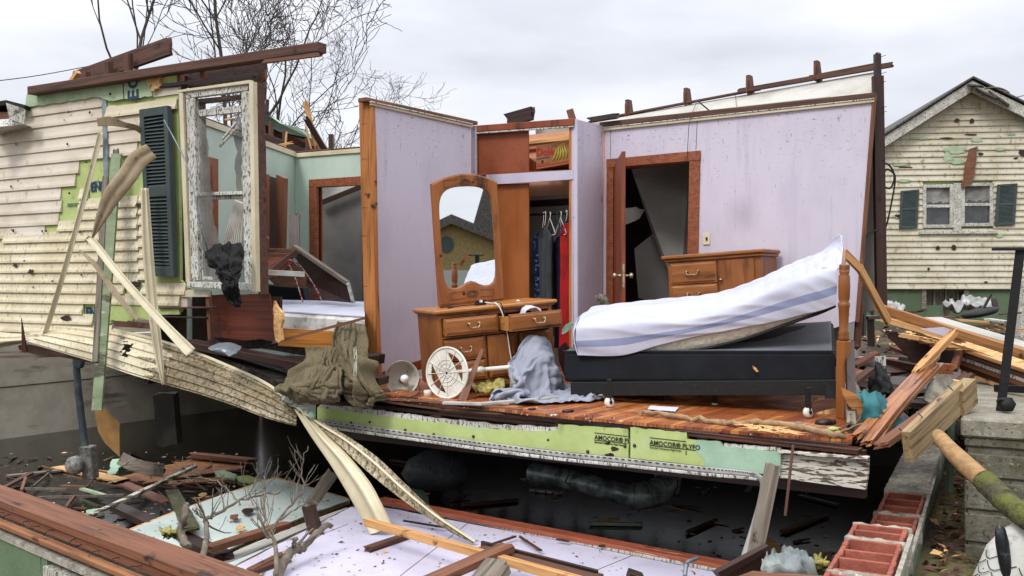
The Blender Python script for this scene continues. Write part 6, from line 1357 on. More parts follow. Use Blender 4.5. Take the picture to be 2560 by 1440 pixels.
# mint room contents
m2 = thing('mattress', 'dirty white mattress in a wooden bed frame in the mint room', 'mattress', W(800, 850, 8.4))
A1, A2, A3, A4 = W(706, 793, 8.3), W(910, 800, 7.9), W(910, 757, 9.7), W(690, 750, 9.9)
A2.z = A1.z; 
DM = mat('mud_stained_mattress', 'c6c4c0', [('8d8a7a', (3, 3, 4), .46, .6), ('4b4434', (5, 5, 3), .62, .7)], .9, .3, (9, 9, 9))
MB().hexa([W(706, 848, 8.3), W(912, 862, 7.95), W(912, 790, 9.6), W(690, 800, 9.8), W(704, 782, 8.3), W(912, 794, 7.95), W(912, 757, 9.6), W(690, 752, 9.8)]).obj('mattress_side', DM, m2, bevel=.03)
MB().hexa([W(704, 781, 8.33), W(912, 793, 7.97), W(912, 756, 9.58), W(690, 751, 9.78), W(704, 778, 8.33), W(912, 790, 7.97), W(912, 754, 9.58), W(690, 749, 9.78)]).obj('mattress_top', SHEET, m2)
bd2 = beam('bed_rail', W(698, 842, 8.0), W(862, 852, 7.85), .04, .15, wood('oak_rail', 'b5762f', '99601f', '6a3d14', .45), None, 'orange oak bed rail below the dirty mattress in the mint room', 'bed rail')
bp('loose_trim', (684, 856, 7.7), (910, 796, 7.55), .03, .02, OLDR, None, 'long narrow brown trim slanting in front of the dirty mattress', 'trim', jg=.02)
ov = thing('overturned_table', 'overturned red brown table leaning behind the dirty mattress', 'table', W(690, 720, 9.3))
MB().prism([W(650, 628, 9.4), W(738, 630, 9.3), W(726, 658, 9.1), W(690, 692, 9.0), (W(650, 700, 9.1))], (0, .05, .0)).obj('table_top', wood('red_brown_table', '7b3f22', '643019', '381708', .4), ov, bevel=.004)
beam('apron', W(648, 624, 9.35), W(742, 628, 9.25), .03, .04, OLDR, ov); beam('apron', W(742, 628, 9.2), W(652, 704, 8.95), .03, .06, OLD, ov)
MB().prism([W(664, 690, 9.1), W(728, 650, 9.2), W(768, 690, 9.3), W(764, 720, 9.3), W(690, 716, 9.2)], (0, .04, 0)).obj('side_panel', wood('brown_side_panel', '6a4426', '573518', '2c1808', .5), ov)
hbd = thing('headboard', 'dark tilted headboard slab with grey edge in the mint room doorway', 'headboard', W(810, 740, 9.2))
MB().prism([W(738, 622, 9.6), W(872, 708, 9.0), W(882, 757, 9.0), W(800, 750, 9.2), W(752, 700, 9.5)], (.0, .05, 0)).obj('panel', OLDD, hbd)
beam('edge', W(736, 616, 9.55), W(870, 708, 8.95), .05, .035, GREYW, hbd); beam('edge', W(870, 706, 8.95), W(884, 758, 8.95), .05, .03, PEEL, hbd, up=(1, 0, 0))
bp('dark_plank', (737, 640, 9.7), (737, 540, 9.9), .05, .1, OLDD, None, 'dark upright plank stub in the corner of the mint room', 'plank', jg=.04, up=(1, 0, 0))
bp('white_trim', (650, 680, 7.9), (762, 686, 8.0), .02, .045, WV, None, 'white metal trim bar sticking out right of the facade window', 'trim')
tag(MB().tube(spl([W(757, 755, 8.9), W(740, 700, 8.9), W(722, 660, 8.9), (W(722, 650, 8.9)), W(745, 660, 9), W(770, 690, 9.1), W(795, 730, 9.1), W(804, 752, 9.1)], 40), .007, 6).obj('red_rope', mat('red_white_rope', 'a58484', [('7d2a2c', (40, 40, 40), .48, .52)], .8)), 'red and white twisted rope looping over the dirty mattress', 'rope')
tb2 = thing('plastic_tub', 'black storage tub behind the dirty mattress in the mint room', 'tub', W(715, 750, 9.9))
MB().prism([W(668, 712, 9.9), W(756, 718, 9.8), W(764, 755, 9.8), W(664, 752, 9.9)], (0, .3, 0)).obj('body', BLKF, tb2, bevel=.01); beam('rim', W(664, 711, 9.85), W(760, 717, 9.75), .04, .015, GALV, tb2)

# closet contents
cb = thing('banana_box', 'cardboard fruit carton printed with red lettering and bananas on the closet shelf', 'box', H(-5.3, 8.15, 1.86))
q0, q1 = PCL.at(1340, 424, -.1), PCL.at(1424, 414, -.1); hgt = PCL.at(1340, 366, -.1).z - q0.z
xd = (q1 - q0); xd.z = 0; Wb = xd.length; xd.normalize(); b0 = Vector((q0.x, q0.y, q0.z))
bb = MB().prism([b0, b0 + xd * Wb + Vector((0, 0, .03)), b0 + xd * Wb + Vector((0, 0, hgt + .035)), b0 + Vector((0, 0, hgt))], V2 * .32).obj('carton', CARD, cb, bevel=.004)
nb_ = Vector((-SU, -CU, 0)); P_ = lambda a, z: b0 + xd * (a * Wb) + Vector((0, 0, z * hgt + .03 * a)) + nb_ * .002
text('Dole', .105, P_(.02, .58), xd, (0, 0, 1), RED, cb, 'lettering', .004)
MB().prism([P_(.03, .42), P_(.42, .42), P_(.42, .46), P_(.03, .46)], nb_ * .001).obj('blue_stripe', BLUE, cb); MB().prism([P_(.03, .10), P_(.98, .10), P_(.98, .14), P_(.03, .14)], nb_ * .001).obj('red_stripe', RED, cb); MB().prism([P_(.03, .20), P_(.4, .20), P_(.4, .22), P_(.03, .22)], nb_ * .001).obj('red_stripe', RED, cb)
for k in range(5):
    MB().tube([P_(.78 + .02 * k, .9) + nb_ * .001] + spl([P_(.62 + .06 * k, .7), P_(.58 + .085 * k, .45), P_(.5 + .1 * k, .24)], 6), [.003] + [.008, .011, .013, .013, .012, .009, .004], 6).obj('printed_banana', YEL, cb)
MB().tube([P_(.55 + .08 * math.cos(2 * math.pi * k / 20), .76 + .13 * math.sin(2 * math.pi * k / 20)) for k in range(21)], .0015, 4).obj('printed_ring', BLKP, cb)
for a, z in ((.2, .3), (.66, .5)): MB().prism([P_(a + .035 * math.cos(2 * math.pi * k / 12), z + .06 * math.sin(2 * math.pi * k / 12)) for k in range(12)], nb_ * .0015).obj('hand_hole', BLKP, cb)
b2 = thing('cardboard_box', 'plain brown box at the left on the closet shelf', 'box', H(-5.5, 8.1, 1.86)); q = PCL.at(1322, 428, -.15)
MB().prism([q, q + U2 * .08, q + U2 * .08 + Vector((0, 0, .09)), q + Vector((0, 0, .14))], V2 * .25).obj('carton', PANB, b2)
MB().prism([P_(1.0, .05), P_(1.12, .05), P_(1.12, .98), P_(1.0, 1.04)], V2 * .3).obj('box_flap', OLD, cb)
# clothes on hangers
RODZ = 1.56
def garment(u, w_, top_, bottom, m, label, sh=.16, name='garment', th=.03, dv=0, tone=0):
    c = H(u, 8.1 + dv, RODZ); g = thing(name, label, 'clothes', c, group=None)
    D2 = (V2 * -.8 + U2 * .35).normalized() if not tone else (V2 * -.35 + U2 * .9).normalized()
    rows = []
    for (z, hw_) in ((top_, .03), (top_ - .06, sh * .8), (top_ - .14, sh), (top_ - .35, sh * .85), ((top_ + bottom) / 2 - .1, sh * .85), (bottom, sh * .95)):
        rows.append([Vector((c.x, c.y, z)) + D2 * (hw_ * a) for a in (-1, -.5, 0, .5, 1)])
    loft('cloth', rows, 24, 30, m, th, lambda u_, v_: .02 * math.sin(u_ * 14 + v_ * 2 + u * 9) * min(1, v_ * 2) + .01 * nz3(u_ * 6, v_ * 5), parent=g)
    MB().tube(spl([c + Vector((0, 0, -.0)) + D2 * .0, c + Vector((0, 0, .02)) + D2 * .015, c + Vector((0, 0, -.03)) + D2 * .02, c + Vector((0, 0, top_ - RODZ + .02))], 8), .004, 5).obj('hanger_hook', WPL, g)
    return g
BLUS = mat('blue_patterned_cloth', '23418f', [('b7c6de', (25, 25, 25), .54, .58), ('1b2c66', (9, 9, 9), .5, .6)], .8, .2)
garment(-5.53, .1, 1.40, .62, BLUS, 'blue and white patterned garment hanging leftmost in the closet', .15, tone=1)
garment(-5.45, .1, 1.42, .32, mat('charcoal_cloth', '3a3f40', [('2d3132', (5, 5, 5), .4, .6)], .9, .2), 'charcoal grey trousers hanging beside the blue patterned garment', .10, tone=1, dv=-.08)
NAV = mat('navy_cloth', '171d33', [('10142a', (5, 5, 5), .4, .6)], .9, .2)
garment(-5.33, .1, 1.33, .2, NAV, 'dark navy clothes hanging on the left of the middle closet hangers', .14, tone=1, dv=.02)
garment(-5.22, .1, 1.33, .22, NAV, 'dark navy skirt hanging just left of the red garment', .13, tone=1, dv=.06)
garment(-5.17, .1, 1.45, .1, mat('bright_red_cloth', 'a30f12', [('7c0a0c', (5, 5, 5), .4, .6)], .85, .2), 'bright red garment hanging at the right end of the closet', .12, tone=1, dv=-.12)
for i, (u, m) in enumerate(((-5.40, WPL), (-5.32, BLUE), (-5.27, WPL), (-5.18, BLUE))):
    c = H(u, 8.04, RODZ); d = (U2 * .8 - V2 * .5).normalized(); zz = Vector((0, 0, -1))
    tag(MB().tube([c + Vector((0, 0, .012)), c + d * .015 + zz * -.005, c + d * .01 + zz * .03, c + zz * .05, c + d * .13 + zz * .2, c + d * .12 + zz * .22, c - d * .12 + zz * .22, c - d * .13 + zz * .2, c + zz * .05], .005, 6).obj('hanger', m),
        ['leftmost empty white plastic hanger on the closet rod', 'empty navy plastic hanger between the two white hangers', 'right hand empty white plastic hanger on the closet rod', 'empty navy plastic hanger nearest the red garment'][i], 'hanger', 'empty plastic hangers on the closet rod')
loft('grey_bag', [[W(1490, 740, 8.9), W(1500, 732, 8.85), W(1515, 738, 8.85)], [W(1488, 755, 8.85), W(1503, 750, 8.75), W(1522, 752, 8.8)], [W(1490, 775, 8.85), W(1506, 775, 8.75), W(1524, 775, 8.8)]], 14, 14, mat('dirty_canvas', '6d675c', [('3f3a31', (20, 20, 20), .45, .6)], .9, .5), .02, lambda u, v: .02 * nz3(u * 6, v * 6), label='dirty grey canvas bag at the foot of the open door', cat='bag')
# ================================================================ STRIPS AND TORN SIDING ON THE FACADE
def ribbon(name, path, widths, m, th=.006, n=40, prof=None, nv=4, side=None, **k):
    """a long thin strip following pixel points (px, py, depth); widths in metres, laid across side"""
    pts = [W(*p) for p in path]; rows = []
    cols = []
    for i, p in enumerate(pts):
        d = (pts[min(i + 1, len(pts) - 1)] - pts[max(i - 1, 0)]).normalized()
        s_ = Vector(side[i]) if side else Vector((0, 0, 1)).cross(d) if abs(d.z) < .75 else Vector((1, -.2, 0))
        view = (p - Vector((0, 0, EYE))).normalized()
        if not side: s_ = d.cross(view)
        s_ = (s_ - d * s_.dot(d)).normalized(); w_ = widths[i] if isinstance(widths, (list, tuple)) else widths
        cols.append([p + s_ * w_ * (j / (nv) - .5) for j in range(nv + 1)])
    rows = [[c[j] for c in cols] for j in range(nv + 1)]
    return loft(name, rows, n, 12, m, th, prof, **k)
LAP = lambda k, a: (lambda u, v: a * (1 - (v * k) % 1) - a * .5)
GRNB = mat('green_stained_strip', '8b9777', [('6f7d5c', (4, 4, 2), .42, .62), ('4b4a38', (9, 9, 3), .56, .66), ('b3b39a', (20, 20, 6), .62, .7), ('2e4858', (5, 5, 5), .76, .78)], .75, .3)
bp('long_green_strip', (292, 385, 8.55), (243, 1026, 8.15), .035, .085, GRNB, None, 'long green stained foam edged board hanging down in front of the siding', 'board', up=(1, 0, 0), n=10, bevel=0)
bp('grey_lath', (264, 440, 8.5), (238, 905, 8.2), .02, .05, GREYW, None, 'weathered grey lath close to the left side of the long green stained board', 'lath', up=(1, 0, 0))
bp('aluminium_strip', (261, 236, 8.8), (266, 470, 8.7), .015, .045, GALV, None, 'dull aluminium corner strip standing above the long green stained board', 'metal strip', up=(1, 0, 0))
bp('grey_lath', (290, 375, 8.62), (288, 480, 8.6), .02, .05, GREYW, None, 'short pale splintered lath right of the aluminium corner strip', 'lath', up=(1, 0, 0), jg=.02)
ribbon('cream_strip', [(252, 330, 8.7), (215, 480, 8.65), (160, 680, 8.7), (108, 852, 8.9)], .045, VINC, prof=lambda u, v: .006 * (abs(v - .5) > .3), label='long narrow perforated cream strip slanting down across the left siding', cat='vinyl strip')
ribbon('cream_channel', [(362, 470, 8.2), (368, 600, 8.15), (380, 750, 8.1), (396, 880, 8.0), (408, 962, 7.95)], [.06, .085, .085, .07, .02], VINC, prof=lambda u, v: .012 * math.sin(v * 12), label='wide cream corner channel hanging under the shutter down to the fallen siding', cat='vinyl strip')
ribbon('curled_siding', [(378, 378, 8.0), (345, 400, 7.9), (318, 440, 7.8), (280, 490, 7.75), (255, 540, 7.75), (232, 592, 7.8)], [.14, .155, .15, .14, .09, .02], VINB, n=50, prof=lambda u, v: .014 * abs(math.sin(v * 6)) , label='curled brown backed vinyl blade bending from the shutter to the left', cat='siding piece')
ribbon('cream_strip', [(214, 605, 7.8), (228, 600, 7.8), (300, 690, 7.7), (390, 790, 7.6), (478, 882, 7.5)], [.05, .055, .06, .065, .09], VINC, n=50, prof=lambda u, v: .012 * (abs(v - .5) > .25), label='bright cream vinyl strip running from the curled blade down to the right', cat='vinyl strip')
ribbon('cream_strip', [(198, 625, 7.95), (240, 665, 7.9), (290, 735, 7.85), (345, 800, 7.8)], [.015, .04, .05, .03], VINB, label='dull torn vinyl strip just below the bright cream diagonal strip', cat='vinyl strip')
ribbon('torn_siding', [(243, 306, 8.3), (275, 303, 8.25), (310, 312, 8.3), (345, 322, 8.4), (366, 345, 8.5)], [.07, .08, .05, .05, .02], VINB, label='brown torn siding curl crossing the aluminium corner strip', cat='siding piece')
rows = [[W(150, 815, 9.0), W(282, 826, 8.55), W(380, 848, 8.3), W(480, 880, 8.05), W(565, 914, 7.85), W(650, 952, 7.6), W(705, 988, 7.45), W(742, 1026, 7.35)],
        [W(110, 838, 8.85), W(262, 866, 8.45), W(355, 893, 8.2), W(450, 922, 7.95), W(533, 950, 7.72), W(620, 984, 7.5), W(688, 1015, 7.38), W(742, 1045, 7.3)],
        [W(66, 856, 8.9), W(240, 906, 8.5), W(330, 936, 8.25), W(420, 963, 8.0), W(500, 986, 7.75), W(590, 1016, 7.5), W(670, 1046, 7.38), W(742, 1066, 7.28)]]
def ragd(u, v):
    return not ((.20 < u < .235 and .25 < v < .62 and nz3(u * 70, v * 9) > -.2) or (.17 < u < .20 and .1 < v < .3 and nz3(u * 60, v * 12) > .1))
ribbon('siding_lip', [(282, 824, 8.53), (380, 846, 8.28), (480, 878, 8.03), (565, 912, 7.83), (650, 950, 7.58), (705, 986, 7.43), (742, 1024, 7.33)], .022, VINC, n=60, label='clean cream folded lip along the top of the sweeping muddy siding', cat='siding piece')
loft('fallen_siding', rows, 120, 60, [VIND, VIN], .006, lambda u, v: .020 * (v * 5.5 % 1) + .012 * nz3(u * 6, v * 2), lambda u, v: 1 if u < .34 + .12 * nz3(u * 9, v * 9) else 0, keep=ragd, smooth=False, label='broad muddy vinyl siding sheet sweeping down right across the basement opening', cat='siding piece')
rows = [[W(-60, 828, 9.7), W(60, 832, 9.3), W(160, 826, 9.1), W(262, 842, 8.8)], [W(-60, 858, 9.6), W(50, 850, 9.2), W(160, 850, 8.95), W(262, 875, 8.65)], [W(-60, 888, 9.7), W(70, 852, 9.3), W(160, 872, 9.0), W(262, 908, 8.7)]]
loft('fallen_siding', rows, 60, 24, VIN, .006, lambda u, v: .018 * (v * 3 % 1) + .02 * nz3(u * 5, v * 2), keep=lambda u, v: nz3(u * 12, v * 12) < .42, smooth=False, label='buckled lower edge of cream vinyl siding above the concrete wall at left', cat='siding piece')
bp('broken_stake', (62, 880, 8.9), (54, 795, 8.8), .03, .045, OLD, None, 'brown pointed stake poking up through the lowest siding at left', 'stake', up=(1, 0, 0), taper=.85)
bp('sill_debris', (-40, 890, 9.6), (240, 880, 9.2), .2, .06, GREYW, None, 'grey sill timber under the buckled siding edge at left', 'timber', jg=.03)
bp('sill_debris', (60, 868, 9.4), (250, 900, 8.9), .1, .05, OLD, None, 'brown timber under the siding edge beside the conduit top', 'timber', jg=.03)
# the two long strips that twist down to the lilac panel
rows = [[W(738, 1022, 7.3), W(778, 1088, 7.15), W(826, 1160, 7.0), W(872, 1238, 6.85), W(906, 1300, 6.75), W(926, 1338, 6.65)],
        [W(748, 1024, 7.25), W(795, 1088, 7.05), W(847, 1150, 6.9), W(898, 1222, 6.75), W(932, 1284, 6.65), W(952, 1326, 6.6)],
        [W(756, 1026, 7.25), W(812, 1084, 7.05), W(868, 1136, 6.9), W(924, 1204, 6.75), W(958, 1266, 6.65), W(980, 1312, 6.6)]]
loft('twisted_siding', rows, 70, 30, VINC, .006, lambda u, v: .014 * math.sin(v * 13), label='wide cream vinyl channel twisting down onto the lilac panel', cat='siding piece')
ribbon('twisted_siding', [(742, 1020, 7.25), (800, 1062, 7.15), (862, 1105, 7.0), (930, 1160, 6.85), (1000, 1222, 6.7), (1080, 1288, 6.55), (1140, 1328, 6.45), (1186, 1356, 6.38)], [.03, .05, .09, .12, .1, .06, .045, .02], [VIND], n=80, prof=lambda u, v: .014 * abs(math.sin(v * 5 + u * 4)), label='narrow muddy vinyl strip ending in a point on the lilac panel', cat='siding piece')
ribbon('strip_edge', [(742, 1018, 7.22), (800, 1060, 7.12), (870, 1104, 6.96), (940, 1160, 6.8), (1010, 1224, 6.66), (1085, 1285, 6.5), (1145, 1326, 6.42), (1188, 1354, 6.36)], .015, [VINC], n=80, label='thin clean cream edge running along the narrow muddy vinyl strip', cat='siding piece')

# ================================================================ BASEMENT AND FOREGROUND DEBRIS
PFp = PFR
fp_ = thing('sill_plank', 'long red brown double sill plank with bent nails along the front wall', 'plank', PFp.at(300, 1340))
SILL = wood('red_sill_plank', '7f4f36', '65402c', '3a2216', .7)
beam('top_plank', Hf(-6, 2.85, -.328), Hf(4.2, 2.85, -.328), .17, .042, SILL, fp_, n=12)
beam('lower_plank', Hf(-6, 2.855, -.373), Hf(4.2, 2.855, -.373), .155, .046, SILL, fp_, n=12)
beam('batten', Hf(-6, 2.745, -.415), Hf(4.2, 2.745, -.415), .05, .026, wood('tan_batten', '9a6a45', '825536', '503020', .7), fp_, n=12)
nm = MB()
for i in range(15):
    u = -.3 + i * .165 + random.uniform(-.06, .06); z = -.368 + random.uniform(-.012, .012); c = Hf(u, 2.778, z); nm.tube([c, c - NFR * .03 + FD * random.uniform(-.02, .02), c - NFR * .04 + FD * random.uniform(-.04, .04) + Vector((0, 0, random.uniform(-.025, .01)))], .0024, 4)
nm.obj('nail', BLKM, fp_)
def flat(nm_, pix, z, th, m, label, cat, jg=0, step=.08, dz=None, parent=None, kind=None):
    pts = [onZ(x, y, z if dz is None else z + dz[i]) for i, (x, y) in enumerate(pix)]
    if jg:
        o2 = []
        for i in range(len(pts)):
            a, b = pts[i], pts[(i + 1) % len(pts)]; o2.append(a); k = int((b - a).length / step)
            for j in range(1, k): o2.append(a.lerp(b, j / k) + Vector((random.uniform(-jg, jg), random.uniform(-jg, jg), 0)))
        pts = o2
    return MB().prism(pts, (0, 0, -th)).obj(nm_, m, parent, label, cat, kind=kind)
ZP = -.87
lp = thing('wall_panel', 'large lilac wall panel with orange red trim lying in the flooded basement', 'wall panel', onZ(1300, 1400, ZP))
flat('panel_face', [(876, 1268), (950, 1266), (1400, 1352), (1885, 1445), (1700, 1640), (1000, 1640), (400, 1545), (596, 1412)], ZP, .012, LILP, None, None, jg=.006, parent=lp)
flat('panel_core', [(880, 1264), (950, 1262), (1400, 1348), (1885, 1441), (1705, 1636), (1000, 1640), (400, 1548), (600, 1406)], ZP - .0125, .07, OLD, None, None, parent=lp)
TR2 = mat('scratched_orange_trim', '955037', [('7c3f2a', (2, 9, 9), .42, .6), ('c7a48e', (3, 60, 60), .60, .66), ('552415', (9, 9, 9), .64, .7)], .5, .3)
beam('trim', onZ(948, 1250, ZP + .03), onZ(1920, 1434, ZP + .03), .12, .03, TR2, lp, n=14); beam('trim_edge', onZ(950, 1258, ZP + .012), onZ(1900, 1446, ZP + .012), .03, .02, PEEL, lp, n=10)
for (a, b) in (((1180, 1300), (1000, 1440)), ((1590, 1385), (1455, 1440)), ((870, 1310), (720, 1370))): beam('panel_seam', onZ(*a, ZP + .001), onZ(*b, ZP + .001), .004, .002, OLD, lp, bevel=0)
mp_ = thing('wall_panel', 'pale mint wall panel floating left of the lilac panel', 'wall panel', onZ(600, 1290, -1.0))
flat('panel_face', [(320, 1326), (430, 1284), (560, 1235), (626, 1216), (640, 1206), (690, 1196), (790, 1224), (875, 1250), (790, 1278), (650, 1336), (527, 1393), (430, 1362)], -1.02, .012, MINTP, None, None, jg=.006, parent=mp_)
flat('panel_core', [(322, 1322), (430, 1280), (626, 1212), (690, 1192), (875, 1246), (650, 1332), (527, 1390)], -1.033, .05, PALE, None, None, parent=mp_)
flat('wall_panel', [(600, 1372), (700, 1330), (790, 1296), (868, 1268), (872, 1276), (720, 1340), (560, 1412), (548, 1400)], -.97, .02, CEILG, 'narrow stained board between the mint and lilac panels', 'board', jg=.006)
flat('wall_panel', [(540, 1420), (640, 1380), (700, 1356), (560, 1440)], -.93, .02, MINTP, 'small pale panel corner at the end of the red sill plank', 'board', jg=.004)
# sticks and boards: (x, y, z) to (x, y, z), width, height, material, label
def zb(name, a, b, w_, h_, m, label, cat, **k): return beam(name, onZ(*a), onZ(*b), w_, h_, m, None, label, cat, **k)
zb('white_stick', (228, 1290, -1.0), (487, 1166, -1.05), .05, .03, PEELH, 'long white painted stick slanting out of the flood water at left', 'stick', jg=.03)
zb('red_board', (312, 1210, -1.2), (418, 1256, -1.15), .12, .02, OLDR, 'red brown leaf shaped board floating under the long white stick', 'board', jg=.06)
zb('dark_plank', (292, 1268, -1.2), (560, 1392, -.95), .13, .05, OLDD, 'long dark plank half sunk behind the red sill plank', 'plank', jg=.04)
zb('olive_plank', (430, 1228, -1.15), (478, 1322, -.95), .12, .03, mat('algae_stained_plank', '55512f', [('3b3a22', (4, 30, 30), .4, .6)], .5, .4), 'olive algae stained plank leaning on the mint panel', 'plank', jg=.03)
zb('pine_stick', (485, 1138, -1.3), (630, 1152, -1.3), .14, .05, OLDR, 'orange brown broken board floating at the back of the flooded basement', 'board', jg=.1)
flat('plywood_sheet', [(305, 1190), (340, 1180), (400, 1166), (470, 1150), (560, 1142), (610, 1156), (590, 1175), (500, 1185), (430, 1195), (360, 1208)], WZ + .025, .02, mat('rotten_orange_plywood', '96602f', [('633c1c', (5, 5, 5), .4, .6), ('a0703f', (14, 14, 14), .58, .7)], .7, .6), 'ragged orange plywood sheet floating on the flood water', 'plywood', jg=.06)
loose('hanging_hardboard', [(236, 1028), (258, 1020), (298, 1058), (299, 1142), (262, 1108), (245, 1078)], 8.3, .015, mat('tan_hardboard', '96703f', [('7d5a30', (5, 5, 5), .4, .65)], .8), 'bent tan hardboard piece hanging below the long green stained board')
zb('dark_pipe', (322, 1138, -1.0), (410, 1178, -1.25), .05, .05, BLKM, 'black corrugated pipe dipping into the flood water', 'pipe')
ribbon('grey_board', [(300, 1145, 8.9), (330, 1160, 8.8), (375, 1172, 8.8), (410, 1176, 8.9)], .12, GREYW, .02, label='curved grey board behind the black corrugated pipe', cat='board')
for i, (pts, m, lb_) in enumerate(((((280, 1148), (305, 1146), (312, 1156), (295, 1172), (290, 1184), (265, 1186), (276, 1170)), FOAMB, 'pale green foam scrap beside the meter box'), (((535, 1178), (560, 1174), (592, 1186), (588, 1196), (545, 1192)), FOAMP, 'pale green foam scrap floating behind the mint panel'), (((590, 1190), (620, 1188), (660, 1200), (655, 1208), (600, 1200)), FOAM, 'yellow green foam scrap touching the mint panel far corner'), (((1010, 1215), (1040, 1212), (1065, 1232), (1075, 1262), (1050, 1262), (1030, 1240)), FOAMB, 'ragged pale green foam piece behind the orange trimmed lilac panel'), (((215, 1275), (250, 1270), (262, 1282), (225, 1290)), FOAMB, 'pale foam scrap behind the red sill plank'))):
    flat('foam_scrap', pts, WZ + .03, .025, m, lb_, 'foam scrap', jg=.012)
ST = [((5, 1222), (76, 1184), .06, OLD, 'brown plank end at the left edge of the flood water'), ((54, 1226), (64, 1195), .03, OLDR, 'short orange stick leaning by the left frame edge'), ((84, 1216), (122, 1183), .015, BRANCH, 'thin pale twig beside the meter box'), ((62, 1222), (166, 1223), .025, BRANCH, 'straight grey branch floating left of the meter box'), ((98, 1244), (312, 1238), .025, BRANCH, 'long pale branch floating behind the red sill plank'), ((158, 1216), (214, 1218), .06, OLDR, 'flat orange splinter floating near the long pale branch'), ((205, 1222), (260, 1238), .04, FOAMP, 'green lath floating across the long pale branch'), ((165, 1268), (185, 1240), .03, OLDR, 'short reddish splinter just behind the sill plank'), ((300, 1300), (360, 1282), .03, OLD, 'dark splinter beside the far end of the long dark plank'), ((440, 1288), (540, 1240), .06, OLDD, 'dark stick lying along the mint panel far edge'), ((490, 1290), (570, 1235), .08, OLDR, 'splintered orange board on the mint panel far edge'), ((555, 1262), (648, 1222), .09, OLDD, 'dark red broken board at the far corner of the mint panel')]
for a, b, w_, m, lb_ in ST: zb('stick', (a[0], a[1], WZ + .05), (b[0], b[1], WZ + .06), w_, .025, m, lb_, 'stick', jg=.04)
ZQ = -.98
for a, b, w_, h_, m, lb_ in (
    ((520, 1372), (716, 1312), .09, .04, OLDR, 'dark red plank lying across the mint panel'),
    ((625, 1432), (705, 1392), .05, .05, OLDR, 'red brown stick crossing the lower left of the lilac panel'),
    ((610, 1440), (720, 1400), .05, .04, OLD, 'dull brown stick beside the red stick on the lilac panel'),
    ((920, 1376), (1014, 1344), .06, .05, OLD, 'short brown batten under the fresh pine batten')):
    zb('plank', (a[0], a[1], ZQ + .12), (b[0], b[1], ZQ + .12), w_, h_, m, lb_, 'plank', jg=.02)
beam('grey_plank', onZ(776, 1262, -.95), W(832, 1182, 7.9), .03, .10, GREYW, None, 'weathered grey plank end leaning on the mint panel', 'plank', jg=.02)
beam('dark_plank', W(772, 1268, 7.0), W(798, 1362, 6.55), .03, .10, OLDD, None, 'short upright dark plank standing between the mint and lilac panels', 'plank', up=(1, 0, 0), jg=.02)
beam('pine_batten', W(922, 1306, 6.35), W(1480, 1462, 5.0), .05, .045, PINE, None, 'fresh yellow pine batten lying diagonally over the lilac panel', 'batten', jg0=.04, n=10)
beam('channel_board', W(1206, 1372, 5.75), W(1494, 1448, 5.15), .11, .035, OLD, None, 'dark brown grooved board crossing the lower lilac panel', 'board', n=8); beam('channel_board', W(1204, 1362, 5.8), W(1494, 1436, 5.2), .02, .05, OLDD, None, 'dark raised edge board behind the grooved board on the lilac panel', 'board', n=8)
beam('brown_plank', W(1060, 1460, 5.1), W(1270, 1368, 5.6), .10, .04, OLDR, None, 'brown plank slanting up from the bottom edge under the pine batten', 'plank', jg=.02)
beam('brown_plank', W(1190, 1470, 4.9), W(1240, 1405, 5.3), .12, .03, GREYW, None, 'grey wet plank at the bottom edge beside the pine batten', 'plank', jg=.02)
beam('stub', W(1240, 1450, 4.9), W(1262, 1418, 4.95), .07, .05, GREYW, None, 'grey stump of timber poking up at the bottom edge', 'stump', jg=.01); beam('stub', W(1585, 1452, 5.0), W(1592, 1432, 5.0), .10, .08, OLDD, None, 'dark timber stub at the bottom edge right of centre', 'stump')
beam('twig', onZ(1010, 1302, ZP + .03), onZ(1110, 1318, ZP + .03), .012, .012, OLDD, None, 'black twig lying near the top of the lilac panel', 'twig', jg=.02)
for i, (a, b) in enumerate((((1225, 1362), (1285, 1342)), ((1300, 1342), (1352, 1376)), ((1500, 1365), (1525, 1362)), ((1395, 1348), (1420, 1352)), ((1228, 1420), (1250, 1430)))):
    zb('splinter', (a[0], a[1], ZP + .03), (b[0], b[1], ZP + .03), .015, .012, OLD, ['thin brown splinter left of the grooved board top', 'thin reddish splinter under the orange trim middle', 'tiny dark splinter on the lilac panel right part', 'tiny flat splinter by the orange trim', 'tiny splinter near the pine batten'][i], 'splinter', jg=.02)
tag(MB().tube(spl([W(1712, 1440, 5.2), W(1716, 1412, 5.25), W(1722, 1404, 5.25), W(1742, 1396, 5.3)], 12), .012, 6).obj('bent_rod', GALV), 'bent grey rod hooked over the orange trim of the lilac panel', 'rod')
# leaning pieces at the right
beam('leaning_post', W(1932, 1166, 5.25), W(1884, 1400, 5.15), .05, .075, GREYW, None, 'weathered dark post leaning below the floor rim at right', 'post', up=(1, 0, 0), jg0=.02)
beam('thin_rod', W(1983, 1112, 5.15), W(1963, 1290, 5.05), .012, .014, OLD, None, 'thin rusty lath hanging in front of the flaking clapboards', 'lath', up=(1, 0, 0))
beam('dark_board', W(1800, 1455, 4.9), W(1926, 1388, 4.95), .05, .12, OLDD, None, 'dark board lying at the bottom edge under the leaning post', 'board', jg=.01)
beam('red_board', W(1840, 1450, 4.7), W(2100, 1470, 4.3), .3, .03, OLDR, None, 'reddish boards at the bottom edge left of the clay tile wall', 'board', n=6)
flat('orange_shard', [(1902, 1340), (1925, 1344), (1945, 1362), (1966, 1384), (1945, 1396), (1920, 1380)], -1.0, .03, PINE, 'orange board shard near the foot of the leaning post', 'board', jg=.01)
flat('orange_shard', [(2040, 1382), (2080, 1380), (2075, 1408), (2050, 1404)], -.9, .03, OLDR, 'orange scrap against the inside of the clay tile wall', 'board', jg=.01)
